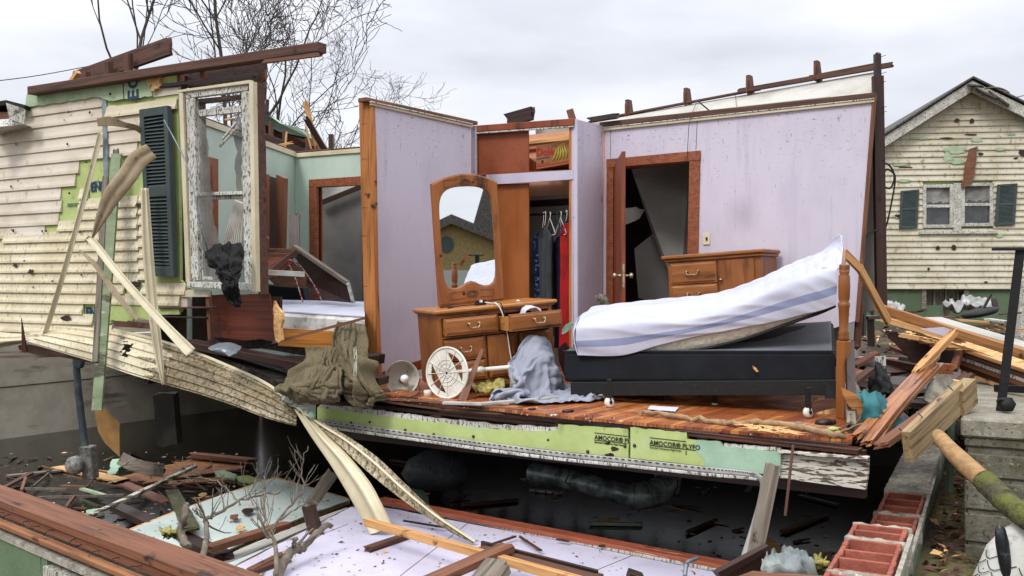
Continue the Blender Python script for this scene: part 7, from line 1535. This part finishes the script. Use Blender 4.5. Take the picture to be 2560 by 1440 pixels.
loft('insulation', [[W(2018, 1398, 5.0), W(2040, 1388, 5.0), W(2062, 1396, 5.0)], [W(2014, 1412, 4.9), W(2040, 1408, 4.8), W(2066, 1412, 4.9)], [W(2022, 1428, 4.9), W(2042, 1432, 4.85), W(2066, 1424, 4.9)]], 20, 20, INS, .03, lambda u, v: .05 * nz3(u * 5, v * 5), label='tuft of yellow insulation by the clay tile wall', cat='insulation')
loft('white_bag', [[W(1922, 1398, 4.95), W(1960, 1390, 5.0), W(2010, 1400, 5.0)], [W(1918, 1420, 4.8), W(1965, 1412, 4.75), W(2020, 1420, 4.8)], [W(1920, 1445, 4.8), W(1965, 1445, 4.7), W(2030, 1445, 4.8)]], 26, 18, mat('white_plastic_bag', '7f8582', [('6f7674', (5, 5, 5), .4, .6)], .35, .3), .01, lambda u, v: .06 * ridg(u * 4, v * 4), label='crumpled white plastic bag at the foot of the leaning post', cat='bag')

# branches lying in the foreground
def twiggy(name, label, stems, m=BRANCH, seed=1, sub=3, cat='branch'):
    rnd = random.Random(seed); mb = MB()
    for path, r0, r1 in stems:
        pts = [W(*p) for p in path]; k = len(pts) * 4; c = spl(pts, k); c = [p + Vector((nz3(i * .7, seed), nz3(i * .6, 5), nz3(i * .8, 9))) * .02 for i, p in enumerate(c)]
        mb.tube(c, [r0 + (r1 - r0) * i / k for i in range(k + 1)], 7)
        L = sum((c[i + 1] - c[i]).length for i in range(k))
        for s_ in range(int(sub * len(path))):
            i = rnd.randint(k // 4, k - 1); p = c[i]; d = (c[i + 1] - c[i]).normalized(); q = (d + Vector((rnd.uniform(-1, 1), rnd.uniform(-1, .4), rnd.uniform(-.2, 1.2))) * .8).normalized(); l = L * rnd.uniform(.12, .3); pp = [p]; 
            for t in range(4): q = (q + Vector((rnd.uniform(-1, 1), rnd.uniform(-1, 1), rnd.uniform(-.5, 1))) * .25).normalized(); pp.append(pp[-1] + q * l / 4)
            rr_ = max(.0025, (r0 + (r1 - r0) * i / k) * .45); mb.tube(pp, [rr_ * (1 - .15 * t) for t in range(5)], 4)
            if rnd.random() < .6:
                q2 = (q + Vector((rnd.uniform(-1, 1), rnd.uniform(-1, 1), rnd.uniform(-.4, 1)))).normalized(); mb.tube([pp[2], pp[2] + q2 * l * .2, pp[2] + (q2 + Vector((0, 0, .3))) * l * .4], .0022, 3)
    return mb.obj(name, m, label=label, cat=cat)
twiggy('fallen_branch', 'thick crooked grey branch rising from the bottom edge onto the lilac panel', [([(690, 1460, 5.6), (712, 1400, 5.8), (738, 1372, 5.9), (760, 1368, 6.0), (800, 1325, 6.1), (830, 1311, 6.2)], .034, .016), ([(738, 1372, 5.9), (735, 1350, 5.8), (742, 1345, 5.8)], .014, .01)], seed=3, sub=.4)
twiggy('bare_sapling', 'thin bare sapling branching over the middle of the mint panel', [([(690, 1440, 5.5), (688, 1355, 5.9), (662, 1330, 6.0), (660, 1240, 6.3), (660, 1190, 6.4)], .016, .004), ([(670, 1338, 6.0), (720, 1270, 6.2), (760, 1225, 6.3), (752, 1180, 6.3), (770, 1115, 6.3)], .010, .003), ([(700, 1300, 6.1), (760, 1260, 6.2), (790, 1255, 6.2)], .007, .003)], seed=7, sub=3.5)
twiggy('bare_sapling', 'thin bare sapling with curved twigs over the left of the mint panel', [([(505, 1400, 5.6), (518, 1330, 5.9), (515, 1300, 6.0), (548, 1280, 6.1), (620, 1245, 6.3), (700, 1232, 6.4)], .02, .004), ([(515, 1305, 6.0), (495, 1285, 6.0), (480, 1270, 6.0)], .006, .003), ([(560, 1275, 6.1), (555, 1230, 6.2), (560, 1180, 6.2)], .006, .003)], seed=9, sub=3.5)
twiggy('fallen_branch', 'broken bare branch stub standing near the end of the dark plank', [([(470, 1370, 6.0), (452, 1330, 6.1), (462, 1290, 6.1), (466, 1262, 6.15)], .028, .018)], seed=4, sub=.3)
twiggy('bare_sapling', 'fan of fine bare twigs reaching over the flood water', [([(600, 1262, 6.4), (560, 1215, 6.6), (500, 1195, 6.8), (430, 1215, 6.9)], .006, .003), ([(620, 1250, 6.4), (640, 1200, 6.5), (648, 1180, 6.5)], .006, .003)], seed=12, sub=2)
loft('insulation', [[W(400, 1325, 6.3), W(420, 1318, 6.25), W(445, 1326, 6.3)], [W(404, 1335, 6.2), W(422, 1332, 6.15), W(448, 1336, 6.2)], [W(412, 1342, 6.25), W(424, 1345, 6.2), W(440, 1342, 6.25)]], 16, 12, INS, .02, lambda u, v: .04 * nz3(u * 6, v * 6), label='pale yellow insulation tuft on the dark plank by the branch stub', cat='insulation')
for i, (px, py, m) in enumerate(((620, 1276, OLDD), (585, 1290, OLDR), (600, 1318, PALE), (505, 1236, PALE), (632, 1262, PEEL))):
    zz = -1.0 if py > 1240 else WZ + .05
    flat('debris_scrap', [(px + 16 * math.cos(k * .785) * random.uniform(.4, 1.1), py + 7 * math.sin(k * .785) * random.uniform(.4, 1.1)) for k in range(8)], zz + .02, .012, m, ['dark oval scrap on the mint panel', 'reddish brown scrap on the mint panel beside the oval scrap', 'pale yellow scrap in the middle of the mint panel', 'pale scrap floating behind the sapling twigs', 'small white scrap near the top of the mint panel'][i], 'scrap')

rnd = random.Random(21); pr_ = MB()
for i in range(520):
    lil = i < 330; px, py = (rnd.uniform(640, 1800), rnd.uniform(1262, 1440)) if lil else (rnd.uniform(340, 860), rnd.uniform(1205, 1380))
    if lil and py < 1262 + max(0, px - 950) * .19 + (max(0, 900 - px) * .45): continue
    if not lil and not (1330 - (px - 330) * .37 < py < 1395 - (px - 527) * .42): continue
    z = ZP + .004 if lil else -1.015; p = onZ(px, py, z); s = rnd.uniform(.004, .018) * (2 if rnd.random() < .1 else 1); a = rnd.uniform(0, 6.28); d = Vector((math.cos(a), math.sin(a), rnd.uniform(0, .3))) * s; e = Vector((-d.y, d.x, 0)) * rnd.uniform(.15, .5)
    pr_.add([p - d, p - e, p + d, p + e + Vector((0, 0, s * .3))], [(0, 1, 2, 3)], rnd.choice((0, 0, 1, 2, 3)))
pr_.obj('panel_litter', [OLDD, OLD, PALE, CONCS], label='crumbs of plaster, bark and wood over the mint and lilac panels', cat='litter', kind='stuff', fix=False)
# ================================================================ ON THE BEDROOM FLOOR
beam('metal_strip', onZ(1108, 1007, .02), onZ(1205, 1010, .02), .05, .02, WV, None, 'left half of the bent white metal strip lying on the floor edge', 'metal strip'); beam('metal_strip', onZ(1200, 1010, .02), onZ(1392, 994, .03), .05, .02, WV, None, 'right half of the bent white metal strip lying before the grey sheet', 'metal strip')
beam('white_post', W(1253, 982, 7.1), W(1272, 1044, 6.75), .05, .04, PEEL, None, 'short flaking white stick lying over the broken floor edge', 'stick', jg=.01)
beam('brown_lath', W(1157, 998, 7.1), W(1205, 876, 7.35), .02, .06, OLDR, None, 'pointed brown lath leaning against the dresser drawers', 'lath', up=(1, 0, 0), taper=.6, jg=.03)
loft('insulation', [[W(1180, 962, 7.35), W(1220, 954, 7.4), W(1262, 950, 7.4)], [W(1182, 970, 7.3), W(1222, 966, 7.25), W(1262, 964, 7.25)], [W(1190, 974, 7.25), W(1222, 976, 7.2), W(1256, 972, 7.2)]], 24, 12, INS, .02, lambda u, v: .04 * nz3(u * 7, v * 5), label='yellow insulation clump on the floor under the dresser front', cat='insulation')
pp = flat('paper_slip', [(1626, 1014), (1697, 1018), (1688, 1028), (1619, 1022)], .012, .003, mat('white_card', 'c5c5d4', (), .6, 0), 'white printed card lying on the bedroom floorboards', 'card')
twiggy('fallen_branch', 'long pale bare branch lying along the right front edge of the bedroom floor', [([(1600, 1034, 6.3), (1618, 1030, 6.3), (1680, 1040, 6.15), (1760, 1050, 6.0), (1830, 1060, 5.85), (1900, 1056, 5.75), (1980, 1064, 5.6), (2060, 1082, 5.45), (2115, 1088, 5.4)], .014, .022)], m=mat('pale_dead_branch', '9a7e5c', [('7d6447', (20, 20, 20), .4, .6)], .85, .3), seed=6, sub=.12)
def splint(name, label, pix, z, seed):
    rnd = random.Random(seed); mb = MB(); (x0, y0), (x1, y1) = pix
    for i in range(46):
        t = rnd.random(); a = onZ(x0 + (x1 - x0) * t, y0 + (y1 - y0) * t + rnd.uniform(-10, 10), z + rnd.uniform(.0, .035)); d = (U2 * rnd.choice((-1, 1)) + V2 * rnd.uniform(-.3, .3) + Vector((0, 0, rnd.uniform(-.1, .25)))).normalized(); l = rnd.uniform(.06, .2); s_ = V2 * rnd.uniform(.006, .02)
        mb.add([a - s_, a + s_, a + d * l + s_ * .1, a + Vector((0, 0, .008)), a + d * l * .6 + Vector((0, 0, .006))], [(0, 1, 2), (0, 3, 2), (1, 3, 2), (0, 1, 3)])
    return mb.obj(name, PALE, label=label, cat='splintered wood')
splint('splintered_wood', 'pale shredded piece of wood under the long bare branch', ((1880, 1066), (1990, 1076)), .0, 5)
for i, (px, py, m, s_) in enumerate(((1385, 1040, PEEL, .02), (1553, 1055, PALE, .014), (1420, 1030, OLDD, .03), (1330, 1024, OLDD, .02), (2064, 1060, OLDD, .05), (2085, 1075, FOAM, .03), (1232, 998, PALE, .02), (1300, 990, OLDD, .012))):
    MB().lathe([(0, 0), (s_, .002), (s_ * .9, s_ * .5), (0, s_ * .7)], 6, Matrix.Translation(onZ(px, py, .001)) @ Matrix.Scale(1.5, 4, (1, .4, 0))).obj('floor_scrap', m, label=['white plaster crumb on the floorboards before the grey sheet', 'tan crumb on the floorboards left of the white card', 'dark chip on the floorboards left of the bed', 'dark chip near the flaking white stick', 'black lump on the floor at the foot of the bedpost', 'greenish lump in front of the bedpost foot', 'pale chip by the pointed brown lath', 'dark speck by the grey sheet'][i], cat='scrap')
rnd = random.Random(3); lit = MB()
for i in range(150):
    px = rnd.uniform(955, 1060) if i < 60 else rnd.uniform(960, 2100); py = (rnd.uniform(972, 1000) if i < 60 else 1000 + (px - 960) * .085 + rnd.uniform(-16, 10)); p = onZ(px, py, .002); d = Vector((rnd.uniform(-1, 1), rnd.uniform(-1, 1), rnd.uniform(0, .4))).normalized(); l = rnd.uniform(.01, .05); s_ = d.orthogonal().normalized() * rnd.uniform(.002, .006); lit.add([p - s_, p + s_, p + d * l * .5, p + Vector((0, 0, .004))], [(0, 1, 2), (0, 3, 1), (1, 3, 2), (2, 3, 0)], (0, 1, 1, 3)[rnd.randint(0, 3)])
lit.obj('floor_litter', [PEEL, OLD, WPL, PALE], label='fine plaster and splinter litter strewn over the bedroom floor', cat='litter', kind='stuff')
tag(slab(PV(7.1), [(1395, 872), (1412, 855), (1420, 868), (1428, 900), (1410, 940), (1398, 905)], .02, 0, jg=.004).obj('dark_board', OLDD), 'dark broken board standing between the dresser and the bed', 'board')
ribbon('leaf', [(1405, 835, 7.6), (1415, 822, 7.6), (1432, 806, 7.55)], [.01, .05, .02], FOAMB, label='pale green scrap stuck behind the left end of the mattress', cat='scrap')
# things at the left edge of the floor
loft('clear_box', [[W(545, 858, 7.6), W(575, 856, 7.7), W(604, 866, 7.7)], [W(520, 872, 7.4), W(560, 868, 7.35), (W(600, 874, 7.5))], [W(570, 888, 7.3), W(575, 890, 7.3), W(590, 880, 7.35)]], 8, 8, GALV, .01, smooth=False, label='crushed grey metal box on the charred floor under the red wood panel', cat='metal box')
for i, (px, py, m) in enumerate(((480, 860, WPL), (495, 864, RED), (510, 858, WPL), (500, 870, BLUE))): flat('litter_scrap', [(px - 8, py), (px, py - 6), (px + 10, py - 3), (px + 6, py + 5)], .22, .01, m, ['white scrap leftmost on the charred floor edge', 'red scrap on the charred floor edge', 'white scrap beside the crushed metal box', 'blue scrap on the charred floor edge'][i], 'scrap')

# ================================================================ RIGHT OF THE BED
beam('pine_strip', W(2110, 632, 7.2), W(2150, 672, 7.3), .03, .06, PINE, None, 'upper curved pine strip beside the bedpost top', 'strip', jg=.01); beam('pine_strip', W(2148, 668, 7.3), W(2222, 806, 7.6), .03, .07, PINE, None, 'long pine strip slanting down right from the bedpost', 'strip', n=6)
rt = thing('roof_truss', 'fallen pale roof truss with lilac ceiling board lying right of the house', 'roof truss', W(2380, 850, 8))
beam('chord', W(2192, 768, 8.2), W(2620, 905, 6.6), .05, .07, wood('truss_pine', 'a57445', '8c5e34', '5a3a20', .7), rt, n=8); beam('chord', W(2218, 800, 8.0), W(2400, 850, 7.4), .08, .04, PALE, rt, jg=.05)
loose('ceiling_face', [(2232, 800), (2330, 800), (2480, 858), (2640, 930), (2640, 950), (2430, 872), (2320, 840)], 7.6, .02, PALE, None, parent=rt, dd=[8.1, 8.1, 7.5, 6.9, 6.8, 7.4, 7.8])
loose('lilac_face', [(2300, 822), (2360, 818), (2450, 846), (2440, 852), (2410, 856)], 7.4, .01, LILP, None, parent=rt)
beam('chord', W(2330, 798, 8.3), W(2640, 890, 7.2), .2, .04, CEILG, rt, n=6)
loose('dark_sheathing', [(2215, 826), (2300, 838), (2400, 870), (2410, 905), (2330, 930), (2290, 920), (2240, 860)], 7.9, .02, OLDD, 'dark torn sheathing board under the fallen roof truss', 'board', jg=.015)
for i in range(5): beam('splinter', W(2255 + i * 26, 838 + i * 8, 7.5), W(2300 + i * 26, 846 + i * 6, 7.4), .05, .03, PALE, rt, jg=.06, jg0=.04)
rt2 = thing('wall_section', 'fallen wall section with pale and dark layers at the right edge behind the steps', 'wall section', W(2480, 900, 7.6))
for i, (dy, m, h_) in enumerate(((0, PALE, .03), (14, OLD, .03), (24, PEEL, .03), (34, OLDR, .05), (48, OLDD, .04), (60, PALE, .04))): beam('layer', W(2400 + i * 3, 868 + dy, 7.6), W(2640, 950 + dy, 6.7), .10, h_, m, rt2, n=4)
beam('end_stud', W(2402, 870, 7.5), W(2384, 925, 7.4), .05, .05, OLDR, rt2)
GLW = wood('glossy_floor_strip', 'a86f42', '84502c', '3a1c10', .28, spk=.64)
for i, (x0, y0, x1, y1, dd, lb_) in enumerate(((2150, 1084, 2322, 905, 0, 'leftmost of the long wet floorboards leaning over the clay tile wall'), (2160, 1092, 2338, 893, .04, 'second of the long wet floorboards, ending highest'), (2174, 1098, 2336, 915, -.03, 'third of the long wet floorboards, in the middle of the bundle'), (2188, 1104, 2344, 918, .02, 'rightmost of the long wet floorboards leaning over the clay tile wall'))):
    bp('floorboard', (x0, y0, 5.5 + dd), (x1, y1, 6.6 + dd), .055, .024, GLW, None, lb_, 'floorboard', 'wet floorboards leaning over the clay tile wall', jg=.1, n=10, up=(-.3, -.5, .8), bend=.01 * i)
bp('splinter', (2300, 920, 6.4), (2378, 838, 6.7), .05, .04, PINE, None, 'upper split tip of the red brown planks pointing at the fallen truss', 'plank', jg=.1)
bp('chunk', (2310, 918, 6.9), (2372, 922, 6.8), .09, .07, wood('orange_broken_wood', 'a5633a', '8a4a26', '4a2412', .7), None, 'orange broken timber chunk behind the two red brown planks', 'timber', jg=.06)
tm = thing('nailed_timber', 'thick pale double timber with nails leaning on the clay tile wall', 'timber', W(2310, 1060, 5.4))
TIM = wood('grey_yellow_timber', '9b8460', '846d49', '4d3c28', .75)
beam('face_board', W(2268, 1118, 5.2), W(2400, 990, 5.75), .05, .18, TIM, tm, up=(-.5, -.5, .8), n=6); beam('back_board', W(2205, 1112, 5.35), W(2412, 962, 5.95), .10, .03, OLDR, tm, up=(-.6, -.2, .75), n=6, jg=.03); beam('end_piece', W(2392, 1008, 5.7), W(2426, 976, 5.85), .08, .16, TIM, tm, up=(-.5, -.5, .8))
for (px, py) in ((2245, 1068), (2293, 1030), (2368, 962)): MB().tube([W(px, py, 5.2), W(px + 14, py + 14, 5.35)], .004, 5).obj('nail', GALV, tm)
lg = thing('log', 'broken tree limb, bare yellow wood at top and mossy bark below', 'log', W(2430, 1190, 5))
MB().tube(spl([W(2340, 1082, 5.2), W(2370, 1118, 5.1), W(2410, 1158, 5.0), W(2462, 1205, 4.9)], 14), [.026, .034, .038, .04, .041, .043, .044, .046, .047, .048, .049, .05, .05, .05, .048], 12).obj('bare_wood', LOGW, lg)
MB().tube(spl([W(2458, 1198, 4.9), W(2490, 1230, 4.8), W(2540, 1275, 4.6), W(2640, 1340, 4.3)], 16), [.058 + .008 * nz3(i * 1.7) for i in range(17)], 14).obj('mossy_bark', LOGB, lg)
loft('teal_cloth', [[W(2148, 985, 5.9), W(2170, 982, 5.85), W(2196, 990, 5.9), W(2210, 1010, 6.0)], [W(2150, 1010, 5.8), W(2175, 1010, 5.7), W(2200, 1020, 5.8), W(2235, 1040, 5.9)], [W(2158, 1040, 5.75), W(2185, 1050, 5.7), W(2215, 1070, 5.75), W(2262, 1060, 5.9)], [W(2170, 1070, 5.75), W(2200, 1110, 5.7), W(2230, 1110, 5.7), W(2260, 1090, 5.9)]], 30, 30, TEAL, .01, lambda u, v: .03 * ridg(u * 4, v * 3), label='teal cloth bulging out behind the two red brown planks', cat='cloth')
loft('black_coat', [[W(2172, 925, 6.8), W(2190, 915, 6.8), W(2205, 930, 6.8)], [W(2176, 960, 6.6), W(2200, 950, 6.5), W(2218, 965, 6.6)], [W(2190, 1000, 6.4), W(2210, 990, 6.35), W(2226, 1000, 6.4)]], 20, 20, BLKC, .02, lambda u, v: .04 * ridg(u * 4, v * 3), label='black coat bunched right of the bedpost among debris', cat='coat')
loose('split_plywood', [(2104, 968), (2118, 975), (2140, 985), (2160, 1010), (2172, 1050), (2165, 1054), (2140, 1035), (2118, 1008)], 5.75, .02, wood('shredded_plywood', 'b07c45', '8f5d30', '583619', .8, spk=.55), 'shredded orange plywood piece sticking out beside the bedpost foot', 'plywood', jg=.014)
loose('white_board', [(2188, 892), (2215, 890), (2216, 965), (2196, 940)], 7.2, .02, PEEL, 'grey white board end standing right of the bedpost', 'board', jg=.006); loose('white_board', [(2130, 958), (2142, 955), (2152, 978), (2138, 980)], 6.1, .012, PEEL, 'small white chip of board beside the bedpost', 'board')
bp('tan_plank', (2118, 972, 6.2), (2176, 926, 6.5), .05, .035, OLD, None, 'brown plank slanting up behind the bedpost foot', 'plank', jg=.03)
for i, (a, b, c, d, m, w_) in enumerate(((2124, 860, 2130, 1090, OLDD, .05), (2142, 1000, 2145, 1096, OLDR, .05), (2120, 940, 2128, 1060, GREYW, .03))): bp('upright_stud', (a, b, 6.3), (c, d, 5.6), w_, .05, m, None, ['tall dark stud at the right corner of the bedroom floor', 'short red stud at the right corner of the bedroom floor', 'thin grey stud just right of the bedpost'][i], 'stud', up=(1, 0, 0), jg=.03)
ribbon('crushed_panel', [(2330, 1010, 6.3), (2350, 975, 6.4), (2372, 960, 6.5), (2386, 965, 6.5)], [.12, .16, .14, .05], mat('grey_crushed_metal', '7f7868', [('57503f', (9, 9, 9), .4, .6)], .5, .3), label='crushed grey metal duct piece behind the nailed timber', cat='metal piece')
bp('lath', (2322, 945, 6.7), (2395, 955, 6.6), .1, .02, PALE, None, 'thin splintered lath above the crushed metal piece', 'lath', jg=.05)
MB().prism([W(2378, 1040, 6.2), W(2388, 1040, 6.2), W(2382, 1230, 5.8), W(2372, 1230, 5.8)], (0, .05, 0)).obj('green_post', mat('dark_green_post', '2c3a28', [('22301f', (5, 5, 5), .4, .6)], .8), label='dark green post end beside the concrete steps', cat='post')
DP = [((2128, 900, 7.6), (2250, 935, 7.2), .3, .03, OLDD, 'wide dark floor fragment just right of the bedpost'), ((2140, 960, 7.2), (2300, 985, 6.8), .35, .03, OLDD, 'wide dark board under the teal cloth'), ((2205, 1000, 6.8), (2345, 1010, 6.5), .3, .03, OLDD, 'dark board behind the bundle of wet floorboards'),
      ((2135, 915, 7.2), (2190, 885, 7.5), .06, .03, OLDR, 'short reddish stick above the dark floor fragment'), ((2150, 1000, 6.4), (2215, 940, 6.9), .05, .03, GREYW, 'grey stick crossing in front of the black coat'), ((2220, 905, 7.5), (2320, 925, 7.1), .07, .05, OLDD, 'dark timber under the torn sheathing right of the coat'),
      ((2350, 1000, 6.9), (2420, 940, 7.2), .08, .04, OLD, 'brown plank behind the top of the nailed timber'), ((2240, 870, 8.4), (2330, 905, 8.0), .12, .03, OLDR, 'red brown plank behind the dark torn sheathing'), ((2225, 1040, 6.2), (2290, 1100, 5.8), .2, .03, OLDD, 'dark board end below the bundle of wet floorboards')]
for a, b, w_, h_, m, lb_ in DP: bp('broken_board', a, b, w_, h_, m, None, lb_, 'board', jg=.05, jg0=.03)
# low brown frame and grass behind
tl = thing('stool', 'dark wooden stool standing on the grass behind the lilac wall edge', 'stool', W(2160, 880, 11))
beam('seat', W(2128, 792, 11.2), W(2186, 794, 11.0), .3, .04, OLDD, tl)
for px in (2134, 2172, 2180): beam('leg', W(px, 796, 11.1), W(px + 2, 866, 11.1), .04, .04, OLDD, tl)
GR = mat('wet_grass_blade', '4b6124', [('5f7030', (2, 2, 2), .4, .6)], .8, 0)
rnd = random.Random(8); gm = MB()
for i in range(9000):
    x = rnd.uniform(2.6, 7.5); y = rnd.uniform(9.2, 17); 
    if x < y * .355 or nz3(x * .9, y * .6) < -.12: continue
    z = ground_z(x, y); h_ = rnd.uniform(.03, .08); a = rnd.uniform(0, 6.28); dx, dy = math.cos(a) * .012, math.sin(a) * .012; lx, ly = rnd.uniform(-.03, .03), rnd.uniform(-.03, .03)
    gm.add([(x - dx, y - dy, z), (x + dx, y + dy, z), (x + lx, y + ly, z + h_)], [(0, 1, 2)])
gm.obj('grass', GR, label='patchy wet green grass between the wrecked house and the neighbour', cat='grass', kind='stuff', fix=False)
# litter of leaves and splinters on the soil, and small flotsam on the water
LEAF = mat('dead_leaves', '4d3622', [('6b4e30', (3, 3, 3), .4, .6), ('2b1e14', (9, 9, 9), .5, .7)], .85, .2)
lf = MB()
def scrap(mb, p, s, mi=0, up=.5):
    a = rnd.uniform(0, 6.28); d = Vector((math.cos(a), math.sin(a), rnd.uniform(-up, up))) * s; e = Vector((-math.sin(a), math.cos(a), rnd.uniform(-up, up))) * s * rnd.uniform(.2, .6)
    mb.add([p - d, p - e, p + d, p + e + Vector((0, 0, s * .2))], [(0, 1, 2, 3)], mi)
for i in range(5200):
    if i < 2300: p = rw(rnd.uniform(-1.8, 7), rnd.uniform(.3, 1.2), 0)
    else: p = Vector((rnd.uniform(4, 16), rnd.uniform(9, 25), 0))
    if i >= 2300 and (p.x < p.y * .345): continue
    p.z = ground_z(p.x, p.y) + rnd.uniform(.0, .05); scrap(lf, p, rnd.uniform(.015, .05) * (1 if i < 2300 else 2.4), rnd.choice((0, 0, 0, 1, 1, 2, 3) if i < 2300 else (0, 1, 1, 2, 3, 3, 4)))
lf.obj('ground_litter', [LEAF, OLD, OLDD, PALE, PEEL], label='dead leaves, splinters and plaster crumbs covering the soil', cat='litter', kind='stuff', fix=False)
fl = MB()
for i in range(420):
    p = onZ(rnd.uniform(0, 700), rnd.uniform(1130, 1330), WZ + .004) if i < 300 else onZ(rnd.uniform(1100, 2100), rnd.uniform(1200, 1430), WZ + .004)
    if p.dot(V2) < 3.05: continue
    scrap(fl, p, rnd.uniform(.01, .045), rnd.choice((0, 1, 2, 3)), .1)
for i in range(95):
    p = onZ(rnd.uniform(20, 620), rnd.uniform(1140, 1290), WZ + .008) if i < 60 else onZ(rnd.uniform(980, 2080), rnd.uniform(1180, 1380), WZ + .008)
    if p.dot(V2) < 3.2: continue
    a = rnd.uniform(0, 6.28); d = Vector((math.cos(a), math.sin(a), rnd.uniform(-.02, .25))) * rnd.uniform(.05, .2); e_ = Vector((-math.sin(a), math.cos(a), 0)) * rnd.uniform(.006, .035)
    fl.hexa([p - d - e_, p + d - e_ * .3, p + d + e_ * .3, p - d + e_] + [q + Vector((0, 0, .012)) for q in (p - d - e_, p + d - e_ * .3, p + d + e_ * .3, p - d + e_)], rnd.choice((0, 0, 1, 2, 0)))
fl.obj('flotsam', [OLD, PALE, LEAF, PEEL], label='tiny splinters and leaves floating on the flood water', cat='flotsam', kind='stuff', fix=False)
UD = [((980, 1150), (1120, 1172), .06, OLD, 'brown stick floating in the dark basement right of the twisted strips'), ((1160, 1262), (1290, 1250), .05, OLDR, 'reddish stick floating beyond the orange trim of the lilac panel'), ((1480, 1308), (1600, 1310), .05, FOAMP, 'pale green lath floating in the dark basement'), ((1500, 1302), (1540, 1300), .04, PALE, 'short pale stick beside the floating green lath'), ((1720, 1330), (1790, 1300), .04, OLD, 'brown stick floating left of the leaning post'), ((1960, 1330), (2060, 1290), .06, OLDR, 'reddish plank floating inside the clay tile wall'), ((2000, 1240), (2090, 1262), .05, OLDD, 'dark plank floating far inside the clay tile wall'), ((1330, 1225), (1400, 1232), .04, PEEL, 'white stick floating under the steel duct')]
for a, b, w_, m, lb_ in UD: zb('stick', (a[0], a[1], WZ + .02), (b[0], b[1], WZ + .02), w_, .025, m, lb_, 'stick', jg=.04)
for i, (px, py) in enumerate(((850, 1090), (1130, 1120), (1420, 1150), (1690, 1185))): tag(MB().tube(spl([W(px, py, 7.6), W(px + 4, py + 30, 7.5), W(px - 6, py + 55, 7.5), W(px + 6, py + 76 - 8 * i, 7.5)], 12), .006, 5).obj('hanging_wire', BLKM), ['leftmost wire dangling under the bedroom floor', 'wire dangling under the green foam strip middle left', 'wire dangling beside the steel duct', 'wire dangling right of the steel duct elbow'][i], 'wire')
zb('board', (150, 1168, WZ + .02), (300, 1200, WZ + .02), .18, .02, PALE, 'pale board floating left of the rotten orange plywood', 'board', jg=.05)
zb('board', (430, 1208, WZ + .02), (560, 1198, WZ + .02), .2, .02, mat('rotten_orange_plywood', ''), 'orange board floating between the plywood and the mint panel', 'board', jg=.06)
zb('board', (20, 1190, WZ + .02), (150, 1176, WZ + .02), .1, .02, GREYW, 'grey board floating against the concrete wall at far left', 'board', jg=.04)
# debris in front of the neighbour house
loft('plastic_sheet', [[W(2375, 775, 20), W(2410, 765, 20), W(2470, 770, 20)], [W(2360, 782, 19), W(2410, 778, 19), W(2480, 782, 19)], [W(2355, 788, 18), W(2410, 790, 18), W(2490, 790, 18)]], 30, 14, mat('pale_tarp', 'a3a4a3', [('77776f', (2, 2, 2), .4, .6)], .6, .3), .02, lambda u, v: .25 * ridg(u * 4, v * 3), label='pale tarp heap below the neighbour basement window', cat='tarp')
loft('plastic_sheet', [[W(2175, 778, 20), W(2215, 772, 20), W(2250, 780, 20)], [W(2170, 786, 19), W(2215, 782, 19), W(2260, 786, 19)], [W(2165, 790, 18), W(2215, 792, 18), W(2262, 792, 18)]], 24, 12, MATS['pale_tarp'], .02, lambda u, v: .2 * ridg(u * 4, v * 3, 4), label='white sheet scraps at the left foot of the neighbour foundation', cat='tarp')
tag(MB().lathe([(0, 0), (.28, .02), (.33, .08), (.2, .12), (0, .13)], 16, Matrix.Translation(W(2452, 790, 17)) @ Matrix.Rotation(R(-14), 4, 'Y')).obj('dark_basin', BLKM), 'black basin tilted on the debris near the neighbour house', 'basin')
bp('shovel_handle', (2455, 778, 17), (2478, 735, 17), .04, .04, OLDD, None, 'dark handle sticking up from the black basin', 'handle')
bp('stump', (2490, 775, 18), (2485, 750, 18), .08, .08, BARK, None, 'small broken stump before the neighbour foundation', 'stump', jg=.04)
YB = [(2200, 800, 15, 60, PALE, 'pale board lying left in the yard behind the fallen truss'), (2262, 782, 18, 40, OLD, 'brown board close to the neighbour foundation left of its basement window'), (2290, 812, 13, 50, PEEL, 'white board in the yard just above the truss chord'),
      (2330, 792, 16, 62, OLDR, 'reddish board under the neighbour basement window'), (2395, 800, 15, 80, PALE, 'long pale board in front of the tarp heap'), (2440, 815, 13, 60, OLDR, 'red brown board right of the truss in the yard'), (2470, 798, 15, 50, PEEL, 'white board right of the black basin'),
      (2500, 822, 12, 60, PALE, 'pale board at the right edge of the yard'), (2225, 832, 12, 44, OLD, 'short brown board on the grass near the stool'), (2500, 786, 18, 50, OLD, 'brown board by the small stump')]
for px, py, d, L_, m, lb_ in YB: bp('scattered_board', (px, py, d), (px + L_, py + rnd.uniform(-6, 8), d + rnd.uniform(-1, 1)), .12, .03, m, None, lb_, 'board', 'loose boards scattered in the neighbour yard', jg=.05)
beam('downspout', W(2550, 700, 22), W(2556, 860, 22), .3, .2, PEEL, nb, up=(1, 0, 0))
